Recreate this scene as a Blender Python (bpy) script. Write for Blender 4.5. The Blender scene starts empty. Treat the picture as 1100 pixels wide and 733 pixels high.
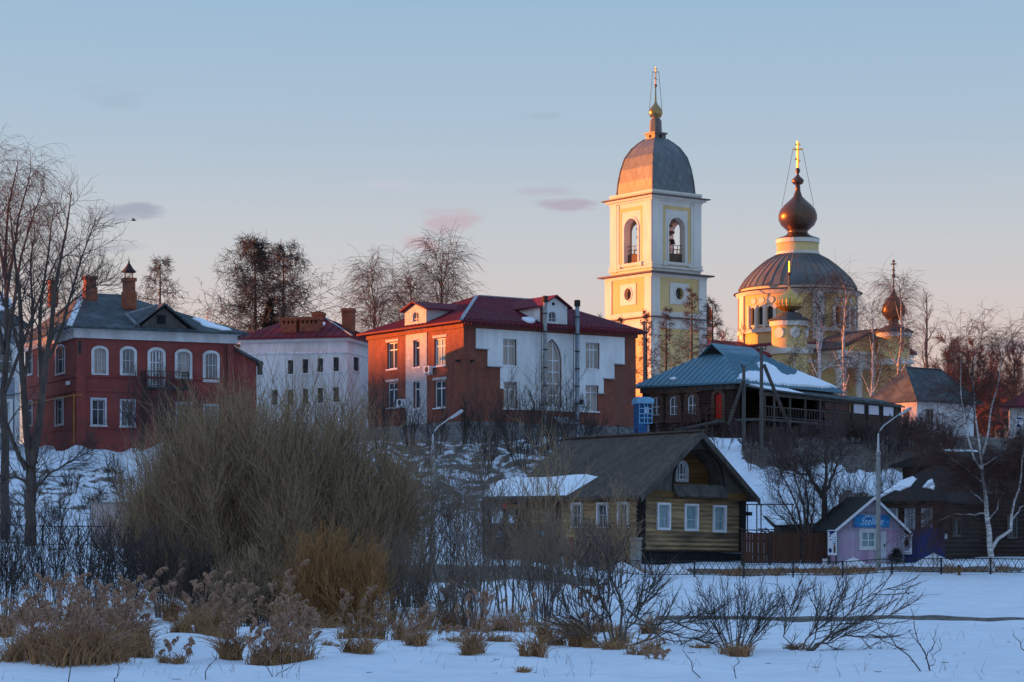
import bpy, math, random
import numpy as np
from mathutils import Vector, Matrix
sc = bpy.context.scene
COL = sc.collection
R_ = math.radians
F_, CX, HY, ZC = 2500.0, 550.0, 578.0, 3.0      # focal length in photo pixels, principal column, horizon row, eye height

# ---------------------------------------------------------------- camera, sky, sun, exposure
cam = bpy.data.cameras.new('camera'); co = bpy.data.objects.new('camera', cam); COL.objects.link(co)
co.location = (0, 0, ZC); co.rotation_euler = (R_(90), 0, 0)
cam.sensor_width = 36; cam.lens = 36*F_/1100; cam.shift_y = (HY-366.5)/1100
cam.clip_start = .5; cam.clip_end = 8000
sc.camera = co
SUN_EL, SUN_AZ = 2.9, math.atan2(.23, -.97)      # elevation (deg), azimuth in the xy plane
world = bpy.data.worlds.new('World'); sc.world = world; world.use_nodes = True
nt = world.node_tree; N = nt.nodes; LK = nt.links; N.clear()
def nn(t, **k):
    n = N.new(t)
    for a, v in k.items(): setattr(n, a, v)
    return n
def mth(op, a, b=None, c=None):
    n = nn('ShaderNodeMath', operation=op)
    for i, v in enumerate((a, b, c)):
        if v is None: continue
        if isinstance(v, (int, float)): n.inputs[i].default_value = v
        else: LK.new(v, n.inputs[i])
    return n.outputs[0]
sky = nn('ShaderNodeTexSky', sky_type='NISHITA', sun_disc=False, sun_elevation=R_(SUN_EL),
         sun_rotation=math.pi/2-SUN_AZ, altitude=100, air_density=1.0, dust_density=1.5, ozone_density=2.0)
tc = nn('ShaderNodeTexCoord'); sx = nn('ShaderNodeSeparateXYZ'); LK.new(tc.outputs['Generated'], sx.inputs[0])
ramp = nn('ShaderNodeValToRGB')
zz = mth('MULTIPLY', mth('ADD', sx.outputs['Z'], .02), 1.0); LK.new(zz, ramp.inputs[0])
er = ramp.color_ramp
stops = [(0, (.50, .33, .29)), (.075, (.585, .42, .37)), (.105, (.545, .45, .435)), (.145, (.45, .46, .485)), (.19, (.335, .42, .51)),
         (.25, (.248, .380, .515)), (.36, (.24, .41, .66)), (1.0, (.27, .47, .83))]
while len(er.elements) < len(stops): er.elements.new(.5)
for e, (p, c) in zip(er.elements, stops): e.position = p; e.color = (c[0]*.525, c[1]*.522, c[2]*.522, 1)
mixs = nn('ShaderNodeMix', data_type='RGBA', blend_type='MIX'); mixs.inputs[0].default_value = .8
skb = nn('ShaderNodeMix', data_type='RGBA', blend_type='MULTIPLY'); skb.inputs[0].default_value = 1; skb.inputs[7].default_value = (.064, .064, .064, 1)
LK.new(sky.outputs[0], skb.inputs[6]); LK.new(skb.outputs[2], mixs.inputs[6]); LK.new(ramp.outputs[0], mixs.inputs[7])
dt = mth('ADD', mth('MULTIPLY', sx.outputs['X'], -.94), mth('MULTIPLY', sx.outputs['Y'], .33))
anti = nn('ShaderNodeMix', data_type='RGBA'); LK.new(mth('MULTIPLY', mth('MINIMUM', mth('MAXIMUM', mth('MULTIPLY', dt, -1.3), 0.), 1.), mth('MAXIMUM', mth('SUBTRACT', 1., mth('MULTIPLY', sx.outputs['Z'], 2.2)), 0.)), anti.inputs[0])
LK.new(mixs.outputs[2], anti.inputs[6]); anti.inputs[7].default_value = (.15, .20, .285, 1)
glow = nn('ShaderNodeMix', data_type='RGBA'); LK.new(mth('MULTIPLY', mth('MINIMUM', mth('MAXIMUM', mth('MULTIPLY', mth('ADD', dt, -.6), 2.6), 0.), .85), mth('MAXIMUM', mth('SUBTRACT', 1., mth('MULTIPLY', sx.outputs['Z'], 1.7)), 0.)), glow.inputs[0])
LK.new(anti.outputs[2], glow.inputs[6]); glow.inputs[7].default_value = (.36, .20, .085, 1)
# faint wisps of cloud in the sky, low over the town
ty = mth('MAXIMUM', sx.outputs['Y'], .05)
ax = mth('DIVIDE', sx.outputs['X'], ty); az = mth('DIVIDE', sx.outputs['Z'], ty)
cmb = nn('ShaderNodeCombineXYZ'); LK.new(mth('MULTIPLY', ax, 45.), cmb.inputs[0]); LK.new(mth('MULTIPLY', az, 150.), cmb.inputs[1])
nz = nn('ShaderNodeTexNoise'); nz.inputs['Scale'].default_value = 1.0; nz.inputs['Detail'].default_value = 6; LK.new(cmb.outputs[0], nz.inputs[0])
prev = glow.outputs[2]
for (cx_, cy_, w_, h_, col_, am) in [(-.163, .140, .022, .0055, (.24, .26, .32), 1.0), (-.17, .125, .02, .004, (.29, .30, .35), .4),
                                 (-.027, .136, .017, .0075, (.38, .30, .335), 1.0), (-.04, .126, .010, .005, (.42, .31, .34), .8),
                                 (.026, .143, .017, .0042, (.31, .27, .33), 1.0), (.016, .149, .02, .003, (.33, .31, .37), .6),
                                 (.01, .181, .014, .003, (.23, .29, .37), .5), (-.17, .190, .02, .007, (.24, .31, .38), .5),
                                 (.213, .082, .03, .004, (.33, .28, .33), .8), (-.05, .151, .02, .003, (.40, .40, .46), .4)]:
    d = mth('ADD', mth('POWER', mth('DIVIDE', mth('ADD', ax, -cx_), w_), 2.), mth('POWER', mth('DIVIDE', mth('ADD', az, -cy_), h_), 2.))
    fo = mth('SUBTRACT', 1., d); k = mth('MULTIPLY', mth('ADD', mth('ADD', fo, mth('MULTIPLY', nz.outputs[0], 2.6)), -1.55), am*1.15)
    k = mth('MULTIPLY', mth('MINIMUM', mth('MAXIMUM', k, 0.), .8), mth('MAXIMUM', mth('MINIMUM', mth('ADD', fo, .6), 1.), 0.))
    m = nn('ShaderNodeMix', data_type='RGBA'); LK.new(k, m.inputs[0]); LK.new(prev, m.inputs[6]); m.inputs[7].default_value = (*(q*.51 for q in col_), 1)
    prev = m.outputs[2]
bg = nn('ShaderNodeBackground'); LK.new(prev, bg.inputs[0]); bg.inputs[1].default_value = 1.0
wo = nn('ShaderNodeOutputWorld'); LK.new(bg.outputs[0], wo.inputs[0])
sl = bpy.data.lights.new('sun', 'SUN'); sl.energy = 5.0; sl.angle = R_(.6); sl.color = (1, .265, .035)
so = bpy.data.objects.new('sun', sl); COL.objects.link(so)
ce = math.cos(R_(SUN_EL))
sdir = Vector((math.cos(SUN_AZ)*ce, math.sin(SUN_AZ)*ce, math.sin(R_(SUN_EL))))
so.rotation_euler = sdir.to_track_quat('Z', 'Y').to_euler(); so.location = (-300, 200, 120)
vs = sc.view_settings; vs.view_transform = 'Standard'; vs.look = 'None'; vs.exposure = 1.52; vs.gamma = 1; vs.use_curve_mapping = False
sc.cycles.max_bounces = 5; sc.cycles.diffuse_bounces = 3; sc.cycles.glossy_bounces = 2

# ---------------------------------------------------------------- helpers
def X(px, D): return (px-CX)/F_*D
def Z(py, D): return ZC+(HY-py)/F_*D
def tag(o, label=None, cat=None, group=None, kind=None):
    if label: o['label'] = label
    if cat: o['category'] = cat
    if group: o['group'] = group
    if kind: o['kind'] = kind
    return o
def thing(name, label, cat, loc=(0, 0, 0), rz=0, group=None):
    o = bpy.data.objects.new(name, None); COL.objects.link(o); o.empty_display_size = .3
    o.location = loc; o.rotation_euler = (0, 0, rz)
    return tag(o, label, cat, group)
def link_mesh(name, me, m, parent=None, smooth=False):
    if m: me.materials.append(m)
    if smooth: me.polygons.foreach_set('use_smooth', [True]*len(me.polygons))
    o = bpy.data.objects.new(name, me); COL.objects.link(o)
    if parent is not None: o.parent = parent
    return o
class MB:
    def __init__(s): s.v = []; s.f = []
    def poly(s, pts):
        i = len(s.v); s.v += [tuple(p) for p in pts]; s.f.append(tuple(range(i, i+len(pts))))
    def box(s, a, b, M=None):
        (x0, y0, z0), (x1, y1, z1) = a, b
        p = [(x0, y0, z0), (x1, y0, z0), (x1, y1, z0), (x0, y1, z0), (x0, y0, z1), (x1, y0, z1), (x1, y1, z1), (x0, y1, z1)]
        if M is not None: p = [M @ Vector(q) for q in p]
        s.hexa(p)
    def hexa(s, p):
        i = len(s.v); s.v += [tuple(q) for q in p]
        s.f += [tuple(i+k for k in q) for q in ((0, 3, 2, 1), (4, 5, 6, 7), (0, 1, 5, 4), (1, 2, 6, 5), (2, 3, 7, 6), (3, 0, 4, 7))]
    def bar(s, a, b, w, h=None, up=(0, 0, 1)):
        a, b = Vector(a), Vector(b); h = h or w
        d = (b-a).normalized(); u = Vector(up)
        if abs(d.dot(u)) > .95: u = Vector((0, 1, 0))
        sd = d.cross(u).normalized()*w/2; u2 = sd.cross(d).normalized()*h/2
        s.hexa([a-sd-u2, a+sd-u2, b+sd-u2, b-sd-u2, a-sd+u2, a+sd+u2, b+sd+u2, b-sd+u2])
    def tube(s, pts, rs, n=8, cap=True):
        pts = [Vector(p) for p in pts]
        if not hasattr(rs, '__len__'): rs = [rs]*len(pts)
        i0 = len(s.v)
        for k, p in enumerate(pts):
            t = (pts[min(k+1, len(pts)-1)]-pts[max(k-1, 0)]).normalized()
            a = t.cross(Vector((0, 0, 1)) if abs(t.z) < .9 else Vector((1, 0, 0))).normalized(); b = t.cross(a)
            for j in range(n):
                an = 2*math.pi*j/n; s.v.append(tuple(p+rs[k]*(a*math.cos(an)+b*math.sin(an))))
        for k in range(len(pts)-1):
            for j in range(n):
                j2 = (j+1) % n; s.f.append((i0+k*n+j, i0+k*n+j2, i0+(k+1)*n+j2, i0+(k+1)*n+j))
        if cap: s.f.append(tuple(i0+j for j in range(n))); s.f.append(tuple(i0+(len(pts)-1)*n+j for j in range(n)))
    def lathe(s, prof, n=24, c=(0, 0), lobes=0, amp=0):
        i0 = len(s.v)
        for (r, z) in prof:
            for j in range(n):
                an = 2*math.pi*j/n; rr = r*(1+amp*abs(math.cos(lobes*an/2)) if lobes else 1)
                s.v.append((c[0]+rr*math.cos(an), c[1]+rr*math.sin(an), z))
        for k in range(len(prof)-1):
            for j in range(n):
                j2 = (j+1) % n; s.f.append((i0+k*n+j, i0+k*n+j2, i0+(k+1)*n+j2, i0+(k+1)*n+j))
        if prof[0][0] > .01: s.f.append(tuple(i0+j for j in range(n)))
        if prof[-1][0] > .01: s.f.append(tuple(i0+(len(prof)-1)*n+j for j in range(n)))
    def prism(s, F, pts, w0, w1):          # closed outline (u,z) between two offsets
        i = len(s.v); n = len(pts)
        s.v += [tuple(F(u, z, w0)) for u, z in pts]+[tuple(F(u, z, w1)) for u, z in pts]
        s.f.append(tuple(i+k for k in range(n))); s.f.append(tuple(i+n+k for k in range(n)))
        for k in range(n): k2 = (k+1) % n; s.f.append((i+k, i+k2, i+n+k2, i+n+k))
    def ubox(s, F, u0, u1, z0, z1, w0, w1, du=None):
        m = max(1, int(math.ceil(abs(u1-u0)/du))) if du else 1
        for k in range(m):
            a = u0+(u1-u0)*k/m; b = u0+(u1-u0)*(k+1)/m
            s.hexa([F(a, z0, w0), F(b, z0, w0), F(b, z0, w1), F(a, z0, w1), F(a, z1, w0), F(b, z1, w0), F(b, z1, w1), F(a, z1, w1)])
    def mesh(s, name):
        me = bpy.data.meshes.new(name); me.from_pydata(s.v, [], s.f); me.update(); return me
    def pieces(s):
        # pieces of this part that stand clearly apart from each other become parts of their own
        n = len(s.v); root = list(range(n))
        def find(a):
            while root[a] != a: root[a] = root[root[a]]; a = root[a]
            return a
        for f in s.f:
            for k in f[1:]: root[find(k)] = find(f[0])
        ids = {}; isl = np.array([ids.setdefault(find(i), len(ids)) for i in range(n)]); k = len(ids)
        if k < 2 or k > 900: return None
        V = np.array(s.v, float); lo = np.full((k, 3), np.inf); hi = -lo
        np.minimum.at(lo, isl, V); np.maximum.at(hi, isl, V)
        sz = (hi-lo).max(1); gap = np.maximum(0, np.maximum(lo[:, None]-hi[None], lo[None]-hi[:, None]))
        near = np.sqrt((gap**2).sum(2)) <= np.maximum(.02, .5*np.maximum(sz[:, None], sz[None]))
        lab = np.arange(k)
        while True:
            new = np.where(near, lab[None], k).min(1)
            if (new == lab).all(): break
            lab = new
        u = np.unique(lab)
        if len(u) < 2 or len(u) > 45: return None
        out = []
        for q in u:
            fs = [f for f in s.f if lab[isl[f[0]]] == q]; vi = sorted({i for f in fs for i in f}); mp = {a: b for b, a in enumerate(vi)}
            m2 = MB(); m2.v = [s.v[i] for i in vi]; m2.f = [tuple(mp[i] for i in f) for f in fs]; out.append(m2)
        return sorted(out, key=lambda m: -len(m.f))
    def obj(s, name, m, parent=None, smooth=False):
        ps = s.pieces() if parent is not None else None
        if ps: return [link_mesh(name, p.mesh(name), m, parent, smooth) for p in ps][0]
        return link_mesh(name, s.mesh(name), m, parent, smooth)

# facade openings: kind rect / arch / point / circle, given by centre u, half width, bottom, spring line and rise
def hole(u0, u1, zb, zt, kind='rect', rise=0):
    hw = abs(u1-u0)/2
    if kind == 'arch' and not rise: rise = hw
    if kind == 'circle': return dict(u=(u0+u1)/2, hw=hw, zb=(zb+zt)/2, zs=(zb+zt)/2, rise=(zt-zb)/2, kind=kind)
    return dict(u=(u0+u1)/2, hw=hw, zb=zb, zs=zt-rise, rise=rise, kind=kind)
def h_top(h, u):
    x = min(1, abs(u-h['u'])/h['hw'])
    k = h['kind']
    if k == 'rect': return h['zs']
    if k == 'point': q = 1.6; return h['zs']+h['rise']*math.sqrt(max(0, q*q-(x+q-1)**2))/math.sqrt(q*q-(q-1)**2)
    return h['zs']+h['rise']*math.sqrt(max(0, 1-x*x))
def h_bot(h, u):
    if h['kind'] != 'circle': return h['zb']
    x = min(1, abs(u-h['u'])/h['hw']); return h['zb']-h['rise']*math.sqrt(max(0, 1-x*x))
def h_us(h):
    if h['kind'] == 'rect': return [-1, 1]
    return [-math.cos(math.pi*i/14) for i in range(15)]
def outline(h, g=0):
    h2 = dict(h); h2['hw'] += g; h2['rise'] = h['rise']+(g if h['rise'] else 0)
    if not h['rise']: h2['zs'] += g
    if h['kind'] != 'circle': h2['zb'] -= g
    us = [h2['u']+h2['hw']*t for t in h_us(h)]
    top = [(u, h_top(h2, u)) for u in us]
    if h['kind'] == 'circle': return top+[(u, h_bot(h2, u)) for u in us[::-1][1:-1]]
    return top+[(us[-1], h2['zb']), (us[0], h2['zb'])]
def panel(mb, F, u0, u1, z0, z1, holes=(), dep=.25, du=None, prof=None):
    bp = [u0, u1]
    for h in holes: bp += [h['u']+h['hw']*t for t in h_us(h)]
    if du: m = int(abs(u1-u0)/du)+1; bp += [u0+(u1-u0)*k/m for k in range(m+1)]
    bp = sorted(set(round(b, 5) for b in bp if u0-1e-5 <= b <= u1+1e-5))
    def quad(a, b, za, zb_, ta, tb):
        if max(ta-za, tb-zb_) < 1e-5: return
        if prof is None: mb.poly([F(a, za, 0), F(b, zb_, 0), F(b, tb, 0), F(a, ta, 0)]); return
        p, d = prof; lo, hi = min(za, zb_), max(ta, tb)
        cs = [lo]+[p*k/4 for k in range(int(lo*4/p)-1, int(hi*4/p)+2) if lo+1e-4 < p*k/4 < hi-1e-4]+[hi]
        for c0, c1 in zip(cs, cs[1:]):
            w = [-d*(abs(math.cos(math.pi*c/p))**3) for c in (c0, c1)]
            q = lambda z, l, h: min(max(z, l), h)
            mb.poly([F(a, q(c0, za, ta), w[0]), F(b, q(c0, zb_, tb), w[0]), F(b, q(c1, zb_, tb), w[1]), F(a, q(c1, za, ta), w[1])])
    for a, b in zip(bp, bp[1:]):
        m = (a+b)/2; hs = sorted([h for h in holes if abs(m-h['u']) < h['hw']], key=lambda h: h['zb'])
        ca, cb = z0, z0
        for h in hs:
            ba, bb = max(z0, h_bot(h, a)), max(z0, h_bot(h, b)); ta, tb = min(z1, h_top(h, a)), min(z1, h_top(h, b))
            if ta <= z0 or ba >= z1 or ta-ba < 1e-5 and tb-bb < 1e-5: continue
            quad(a, b, ca, cb, ba, bb)
            if h_bot(h, m) > z0: mb.poly([F(a, ba, 0), F(b, bb, 0), F(b, bb, -dep), F(a, ba, -dep)])
            if h_top(h, m) < z1: mb.poly([F(a, ta, 0), F(b, tb, 0), F(b, tb, -dep), F(a, ta, -dep)])
            for e, s_ in ((a, -1), (b, 1)):
                if abs(e-(h['u']+s_*h['hw'])) < 1e-4 and h['kind'] != 'circle':
                    mb.poly([F(e, max(z0, h['zb']), 0), F(e, min(z1, h['zs']), 0), F(e, min(z1, h['zs']), -dep), F(e, max(z0, h['zb']), -dep)])
            ca, cb = ta, tb
        quad(a, b, ca, cb, z1, z1)
def casing(mb, F, h, t, w0, w1, g0=0.0):
    A, B = outline(h, g0), outline(h, g0+t); n = len(A)
    for k in range(n):
        k2 = (k+1) % n
        a0, a1, b0, b1 = A[k], A[k2], B[k], B[k2]
        mb.hexa([F(*a0, w0), F(*a1, w0), F(*b1, w0), F(*b0, w0), F(*a0, w1), F(*a1, w1), F(*b1, w1), F(*b0, w1)])
def window(par, F, h, frame, glass, dep=.18, ft=.07, v=(0,), hz=(.65,), trim=None, sill=None, name='window', pane_name='pane', tname='casing', mt=.05):
    mb = MB(); casing(mb, F, h, ft, -dep, -dep+.07, -ft)
    for x in v:
        u = h['u']+x*h['hw']; mb.ubox(F, u-mt/2, u+mt/2, h_bot(h, u)+ft*.5, h_top(h, u)-ft*.5, -dep+.002, -dep+.06)
    for y in hz:
        z = h['zb']+y*(h['zs']-h['zb'])
        mb.ubox(F, h['u']-h['hw']+ft*.5, h['u']+h['hw']-ft*.5, z-mt/2, z+mt/2, -dep+.004, -dep+.055)
    o = mb.obj(name, frame, par)
    g = MB(); g.prism(F, outline(h, -.01), -dep-.03, -dep+.005); g.obj(pane_name, glass, o)
    if trim:
        t, proud, m = trim; c = MB(); casing(c, F, h, t, -.02, proud); c.obj(tname, m, o)
    if sill:
        t, proud, m = sill; c = MB(); c.ubox(F, h['u']-h['hw']-t, h['u']+h['hw']+t, h['zb']-.10, h['zb']-.003, -.05, proud); c.obj('sill', m, o)
    return o
# building frame: nearest corner at (px, D), local +x along the face running right, local +y along the face running left
class B:
    def __init__(s, name, label, cat, px, D, pybase, deg, group=None):
        s.x, s.y, s.z = X(px, D), D, Z(pybase, D); s.th = R_(deg); s.c, s.s = math.cos(s.th), math.sin(s.th)
        s.root = thing(name, label, cat, (s.x, s.y, s.z), s.th, group); s.D = D
    def uR(s, px, off=0): k = (px-CX)/F_; return (k*s.y-s.x)/(s.c-k*s.s)
    def uL(s, px): k = (px-CX)/F_; return (k*s.y-s.x)/(-s.s-k*s.c)
    def zR(s, px, py): return Z(py, s.y+s.uR(px)*s.s)-s.z
    def zL(s, px, py): return Z(py, s.y+s.uL(px)*s.c)-s.z
    def z0(s, py): return Z(py, s.y)-s.z
    def FR(s, u, z, w): return (u, -w, z)
    def FL(s, u, z, w): return (-w, u, z)
    def FRb(s, Ly): return lambda u, z, w: (u, Ly+w, z)
    def FLb(s, Lx): return lambda u, z, w: (Lx+w, u, z)
    def hR(s, p0, p1, ya, yb, kind='rect', rise=0):
        m = (p0+p1)/2; return hole(s.uR(p0), s.uR(p1), s.zR(m, yb), s.zR(m, ya), kind, rise)
    def hL(s, p0, p1, ya, yb, kind='rect', rise=0):
        m = (p0+p1)/2; return hole(s.uL(p1), s.uL(p0), s.zL(m, yb), s.zL(m, ya), kind, rise)
    def loc(s, wv):
        v = Vector(wv)-Vector((s.x, s.y, s.z)); return Vector((v.x*s.c+v.y*s.s, -v.x*s.s+v.y*s.c, v.z))
    def wld(s, p): p = Vector(p); return Vector((s.x+p.x*s.c-p.y*s.s, s.y+p.x*s.s+p.y*s.c, s.z+p.z))
    def hit(s, px, py, p0, n):              # where the sight line through (px,py) meets a local plane
        o = s.loc((0, 0, ZC)); d = s.loc((X(px, 1000), 1000, Z(py, 1000)))-o
        p0, n = Vector(p0), Vector(n); return o+d*((p0-o).dot(n)/d.dot(n))
def hip(x0, x1, y0, y1, z, zr, ix0, ix1, axis='x', th=.14):
    # hipped / gabled roof solid: eave rectangle at z, ridge at zr along an axis with the two end insets; returns mesh and the four top faces
    mb = MB()
    e = [(x0, y0, z), (x1, y0, z), (x1, y1, z), (x0, y1, z)]
    if axis == 'x': ym = (y0+y1)/2; ra, rb = (x0+ix0, ym, zr), (x1-ix1, ym, zr); tops = [[e[0], e[1], rb, ra], [e[1], e[2], rb], [e[2], e[3], ra, rb], [e[3], e[0], ra]]
    else: xm = (x0+x1)/2; ra, rb = (xm, y0+ix0, zr), (xm, y1-ix1, zr); tops = [[e[0], e[1], ra], [e[1], e[2], rb, ra], [e[2], e[3], rb], [e[3], e[0], ra, rb]]
    for t in tops: mb.poly(t)
    b = [(x, y, z-th) for x, y, z in e]
    for k in range(4): mb.poly([e[k], e[(k+1) % 4], b[(k+1) % 4], b[k]])
    mb.poly(b[::-1])
    return mb, tops
def seams(mb, face, pitch, w=.04, h=.05):
    p = [Vector(q) for q in face]; e = (p[1]-p[0]).normalized(); n = e.cross(p[2]-p[0]).normalized()
    if n.z < 0: n = -n
    s = n.cross(e)
    if s.z < 0: s = -s
    q = [((v-p[0]).dot(e), (v-p[0]).dot(s)) for v in p]; L = (p[1]-p[0]).length
    k = pitch/2
    while k < L:
        ts = []
        for (a, b), (c, d) in zip(q, q[1:]+q[:1]):
            if (a-k)*(c-k) < 0: ts.append(b+(d-b)*(k-a)/(c-a))
        if len(ts) == 2:
            t0, t1 = sorted(ts); mb.bar(p[0]+e*k+s*t0+n*h/2, p[0]+e*k+s*t1+n*h/2, w, h, up=n)
        k += pitch
def slab(mb, pts, n, th, rnd=None, lift=.004):
    n = Vector(n).normalized(); n = n if n.z > 0 else -n
    g = random.Random(len(pts)*7+int(abs(pts[0][0])*10)); q_ = []
    per = sum((Vector(a)-Vector(b)).length for a, b in zip(pts, pts[1:]+pts[:1]))/len(pts)
    for a, b in zip(pts, pts[1:]+pts[:1]):
        a, b = Vector(a), Vector(b); L = (b-a).length; k = max(1, min(7, int(L/.28))); sd = n.cross(b-a).normalized() if L > 1e-6 else Vector()
        q_.append(a)
        for j in range(1, k): q_.append(a.lerp(b, j/k)+sd*g.uniform(-1, 1)*min(.10, L*.09))
    pts = q_
    i = len(mb.v); m = len(pts)
    c = sum((Vector(p) for p in pts), Vector())/m
    mb.v += [tuple(Vector(p)+n*lift) for p in pts]+[tuple(c+(Vector(p)-c)*.93+n*th) for p in pts]
    mb.f.append(tuple(i+m+k for k in range(m)))
    for k in range(m): k2 = (k+1) % m; mb.f.append((i+k, i+k2, i+m+k2, i+m+k))

# ---------------------------------------------------------------- materials
def mat(name, c, rough=.8, c2=None, var=.18, scale=1.5, stretch=(1, 1, 1), metal=0, spec=.3, bump=0, bscale=None, kind=None, p=.3, c3=None, warp=.02):
    m = bpy.data.materials.new(name); m.use_nodes = True; t = m.node_tree; n = t.nodes; l = t.links
    b = n['Principled BSDF']; b.inputs['Roughness'].default_value = rough; b.inputs['Metallic'].default_value = metal; b.inputs['Specular IOR Level'].default_value = spec
    tcn = n.new('ShaderNodeTexCoord'); mp = n.new('ShaderNodeMapping'); mp.inputs['Scale'].default_value = stretch; l.new(tcn.outputs['Object'], mp.inputs[0])
    nz = n.new('ShaderNodeTexNoise'); nz.inputs['Scale'].default_value = scale; nz.inputs['Detail'].default_value = 8; nz.inputs['Roughness'].default_value = .62; l.new(mp.outputs[0], nz.inputs[0])
    rp = n.new('ShaderNodeValToRGB'); l.new(nz.outputs[0], rp.inputs[0])
    if c2 is None: c2 = tuple(x*(1-var*1.6) for x in c); ca = tuple(min(1, x*(1+var)) for x in c)
    else: ca = c
    rp.color_ramp.elements[0].position = .36; rp.color_ramp.elements[0].color = (*c2, 1)
    rp.color_ramp.elements[1].position = .64; rp.color_ramp.elements[1].color = (*ca, 1)
    out = rp.outputs[0]; hgt = nz.outputs[0]
    if kind in ('brick', 'boards', 'courses', 'diamond'):
        sp = n.new('ShaderNodeSeparateXYZ'); l.new(tcn.outputs['Object'], sp.inputs[0])
        ad = n.new('ShaderNodeMath'); ad.operation = 'ADD'; l.new(sp.outputs[0], ad.inputs[0]); l.new(sp.outputs[1], ad.inputs[1])
        cb = n.new('ShaderNodeCombineXYZ'); l.new(ad.outputs[0], cb.inputs[0]); l.new(sp.outputs[2], cb.inputs[1])
        bt = n.new('ShaderNodeTexBrick'); l.new(cb.outputs[0], bt.inputs[0]); bt.inputs['Scale'].default_value = 1
        if kind == 'brick': bw, bh, ms = .26, .077, .012
        elif kind == 'boards': bw, bh, ms = p, 40, .012; bt.offset = 0
        else: bw, bh, ms = 1.1, p, .02
        if kind == 'diamond':
            bw, bh, ms = .95, .95, .05; bt.offset = 0
            m2 = n.new('ShaderNodeMapping'); m2.inputs['Rotation'].default_value = (0, 0, math.pi/4); m2.inputs['Scale'].default_value = (1.25, .8, 1); l.new(cb.outputs[0], m2.inputs[0]); l.new(m2.outputs[0], bt.inputs[0])
        bt.inputs['Brick Width'].default_value = bw; bt.inputs['Row Height'].default_value = bh; bt.inputs['Mortar Size'].default_value = ms
        bt.inputs['Color1'].default_value = (1, 1, 1, 1); bt.inputs['Color2'].default_value = (.62, .62, .62, 1); bt.inputs['Mortar'].default_value = (.5, .5, .5, 1) if kind != 'brick' else (1.1, 1.15, 1.2, 1)
        mx = n.new('ShaderNodeMix'); mx.data_type = 'RGBA'; mx.blend_type = 'MULTIPLY'; mx.inputs[0].default_value = .8; l.new(out, mx.inputs[6]); l.new(bt.outputs[0], mx.inputs[7]); out = mx.outputs[2]
    if c3:          # second larger stain
        n2 = n.new('ShaderNodeTexNoise'); n2.inputs['Scale'].default_value = scale*.35; n2.inputs['Detail'].default_value = 6; l.new(mp.outputs[0], n2.inputs[0])
        r2 = n.new('ShaderNodeValToRGB'); r2.color_ramp.elements[0].position = .5; r2.color_ramp.elements[1].position = .68; l.new(n2.outputs[0], r2.inputs[0])
        mx = n.new('ShaderNodeMix'); mx.data_type = 'RGBA'; l.new(r2.outputs[0], mx.inputs[0]); l.new(out, mx.inputs[6]); mx.inputs[7].default_value = (*c3, 1); out = mx.outputs[2]
    l.new(out, b.inputs['Base Color'])
    if bump:
        bp = n.new('ShaderNodeBump'); bp.inputs['Strength'].default_value = bump; bp.inputs['Distance'].default_value = .05
        n3 = n.new('ShaderNodeTexNoise'); n3.inputs['Scale'].default_value = bscale or scale*4; n3.inputs['Detail'].default_value = 5; l.new(mp.outputs[0], n3.inputs[0]); l.new(n3.outputs[0], bp.inputs['Height']); l.new(bp.outputs[0], b.inputs['Normal'])
    return m
M = {}
M['red_plaster'] = mat('red_plaster', (.275, .058, .047), .85, (.185, .042, .037), scale=.9, c3=(.22, .066, .055), bump=.1)
M['white_plaster'] = mat('white_plaster', (.80, .80, .79), .85, (.64, .64, .63), scale=1.1, c3=(.56, .55, .52), stretch=(1, 1, .35))
M['pale_blue_plaster'] = mat('pale_blue_plaster', (.27, .29, .33), .9, (.18, .195, .22), scale=1.1, c3=(.22, .235, .26))
M['white_old'] = mat('white_old_plaster', (.66, .65, .64), .9, (.46, .45, .44), scale=1.1, stretch=(1, 1, .5), c3=(.52, .50, .48))
M['white_paint'] = mat('white_paint', (.72, .73, .75), .6, var=.08)
M['grey_paint'] = mat('grey_white_trim', (.50, .51, .54), .7, var=.12, scale=3)
M['brick'] = mat('red_brick', (.275, .088, .054), .9, (.17, .058, .040), scale=1.6, kind='brick', c3=(.18, .072, .052), stretch=(1, 1, .55))
M['white_brick'] = mat('white_brick', (.52, .50, .49), .9, (.42, .40, .39), scale=2, kind='brick')
M['old_brick'] = mat('chimney_brick', (.36, .12, .06), .95, (.22, .07, .04), scale=2.5, kind='brick')
M['slate'] = mat('dark_slate', (.075, .085, .088), .85, (.04, .046, .05), scale=2.2, c3=(.10, .115, .115), bump=.3)
M['slate_brown'] = mat('weathered_slate', (.115, .090, .070), .9, (.066, .053, .044), scale=2.5, stretch=(1, 1, 1), bump=.4, kind='boards', p=.55)
M['maroon_roof'] = mat('maroon_sheet_roof', (.145, .012, .024), .7, (.10, .010, .020), scale=.8, spec=.15, c3=(.105, .018, .028))
M['maroon_old'] = mat('dull_maroon_roof', (.20, .022, .028), .75, (.10, .018, .024), scale=.7, spec=.15, c3=(.06, .06, .075))
M['blue_roof'] = mat('blue_sheet_roof', (.095, .205, .26), .5, (.075, .165, .21), scale=.7, spec=.35, c3=(.095, .175, .205))
M['snow'] = mat('snow', (.80, .82, .85), .6, (.74, .76, .80), scale=1.2, bump=.25, bscale=3, spec=.3)
M['log_yellow'] = mat('weathered_yellow_logs', (.50, .33, .165), .85, (.20, .135, .08), scale=.9, stretch=(.6, .6, 5), c3=(.075, .06, .042))
M['log_orange'] = mat('ochre_boards', (.20, .105, .032), .8, (.10, .055, .022), scale=.8, stretch=(.6, .6, 5))
M['log_dark'] = mat('dark_brown_logs', (.066, .032, .023), .85, (.034, .019, .015), scale=1.2, stretch=(.6, .6, 5), c3=(.052, .032, .027))
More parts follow.
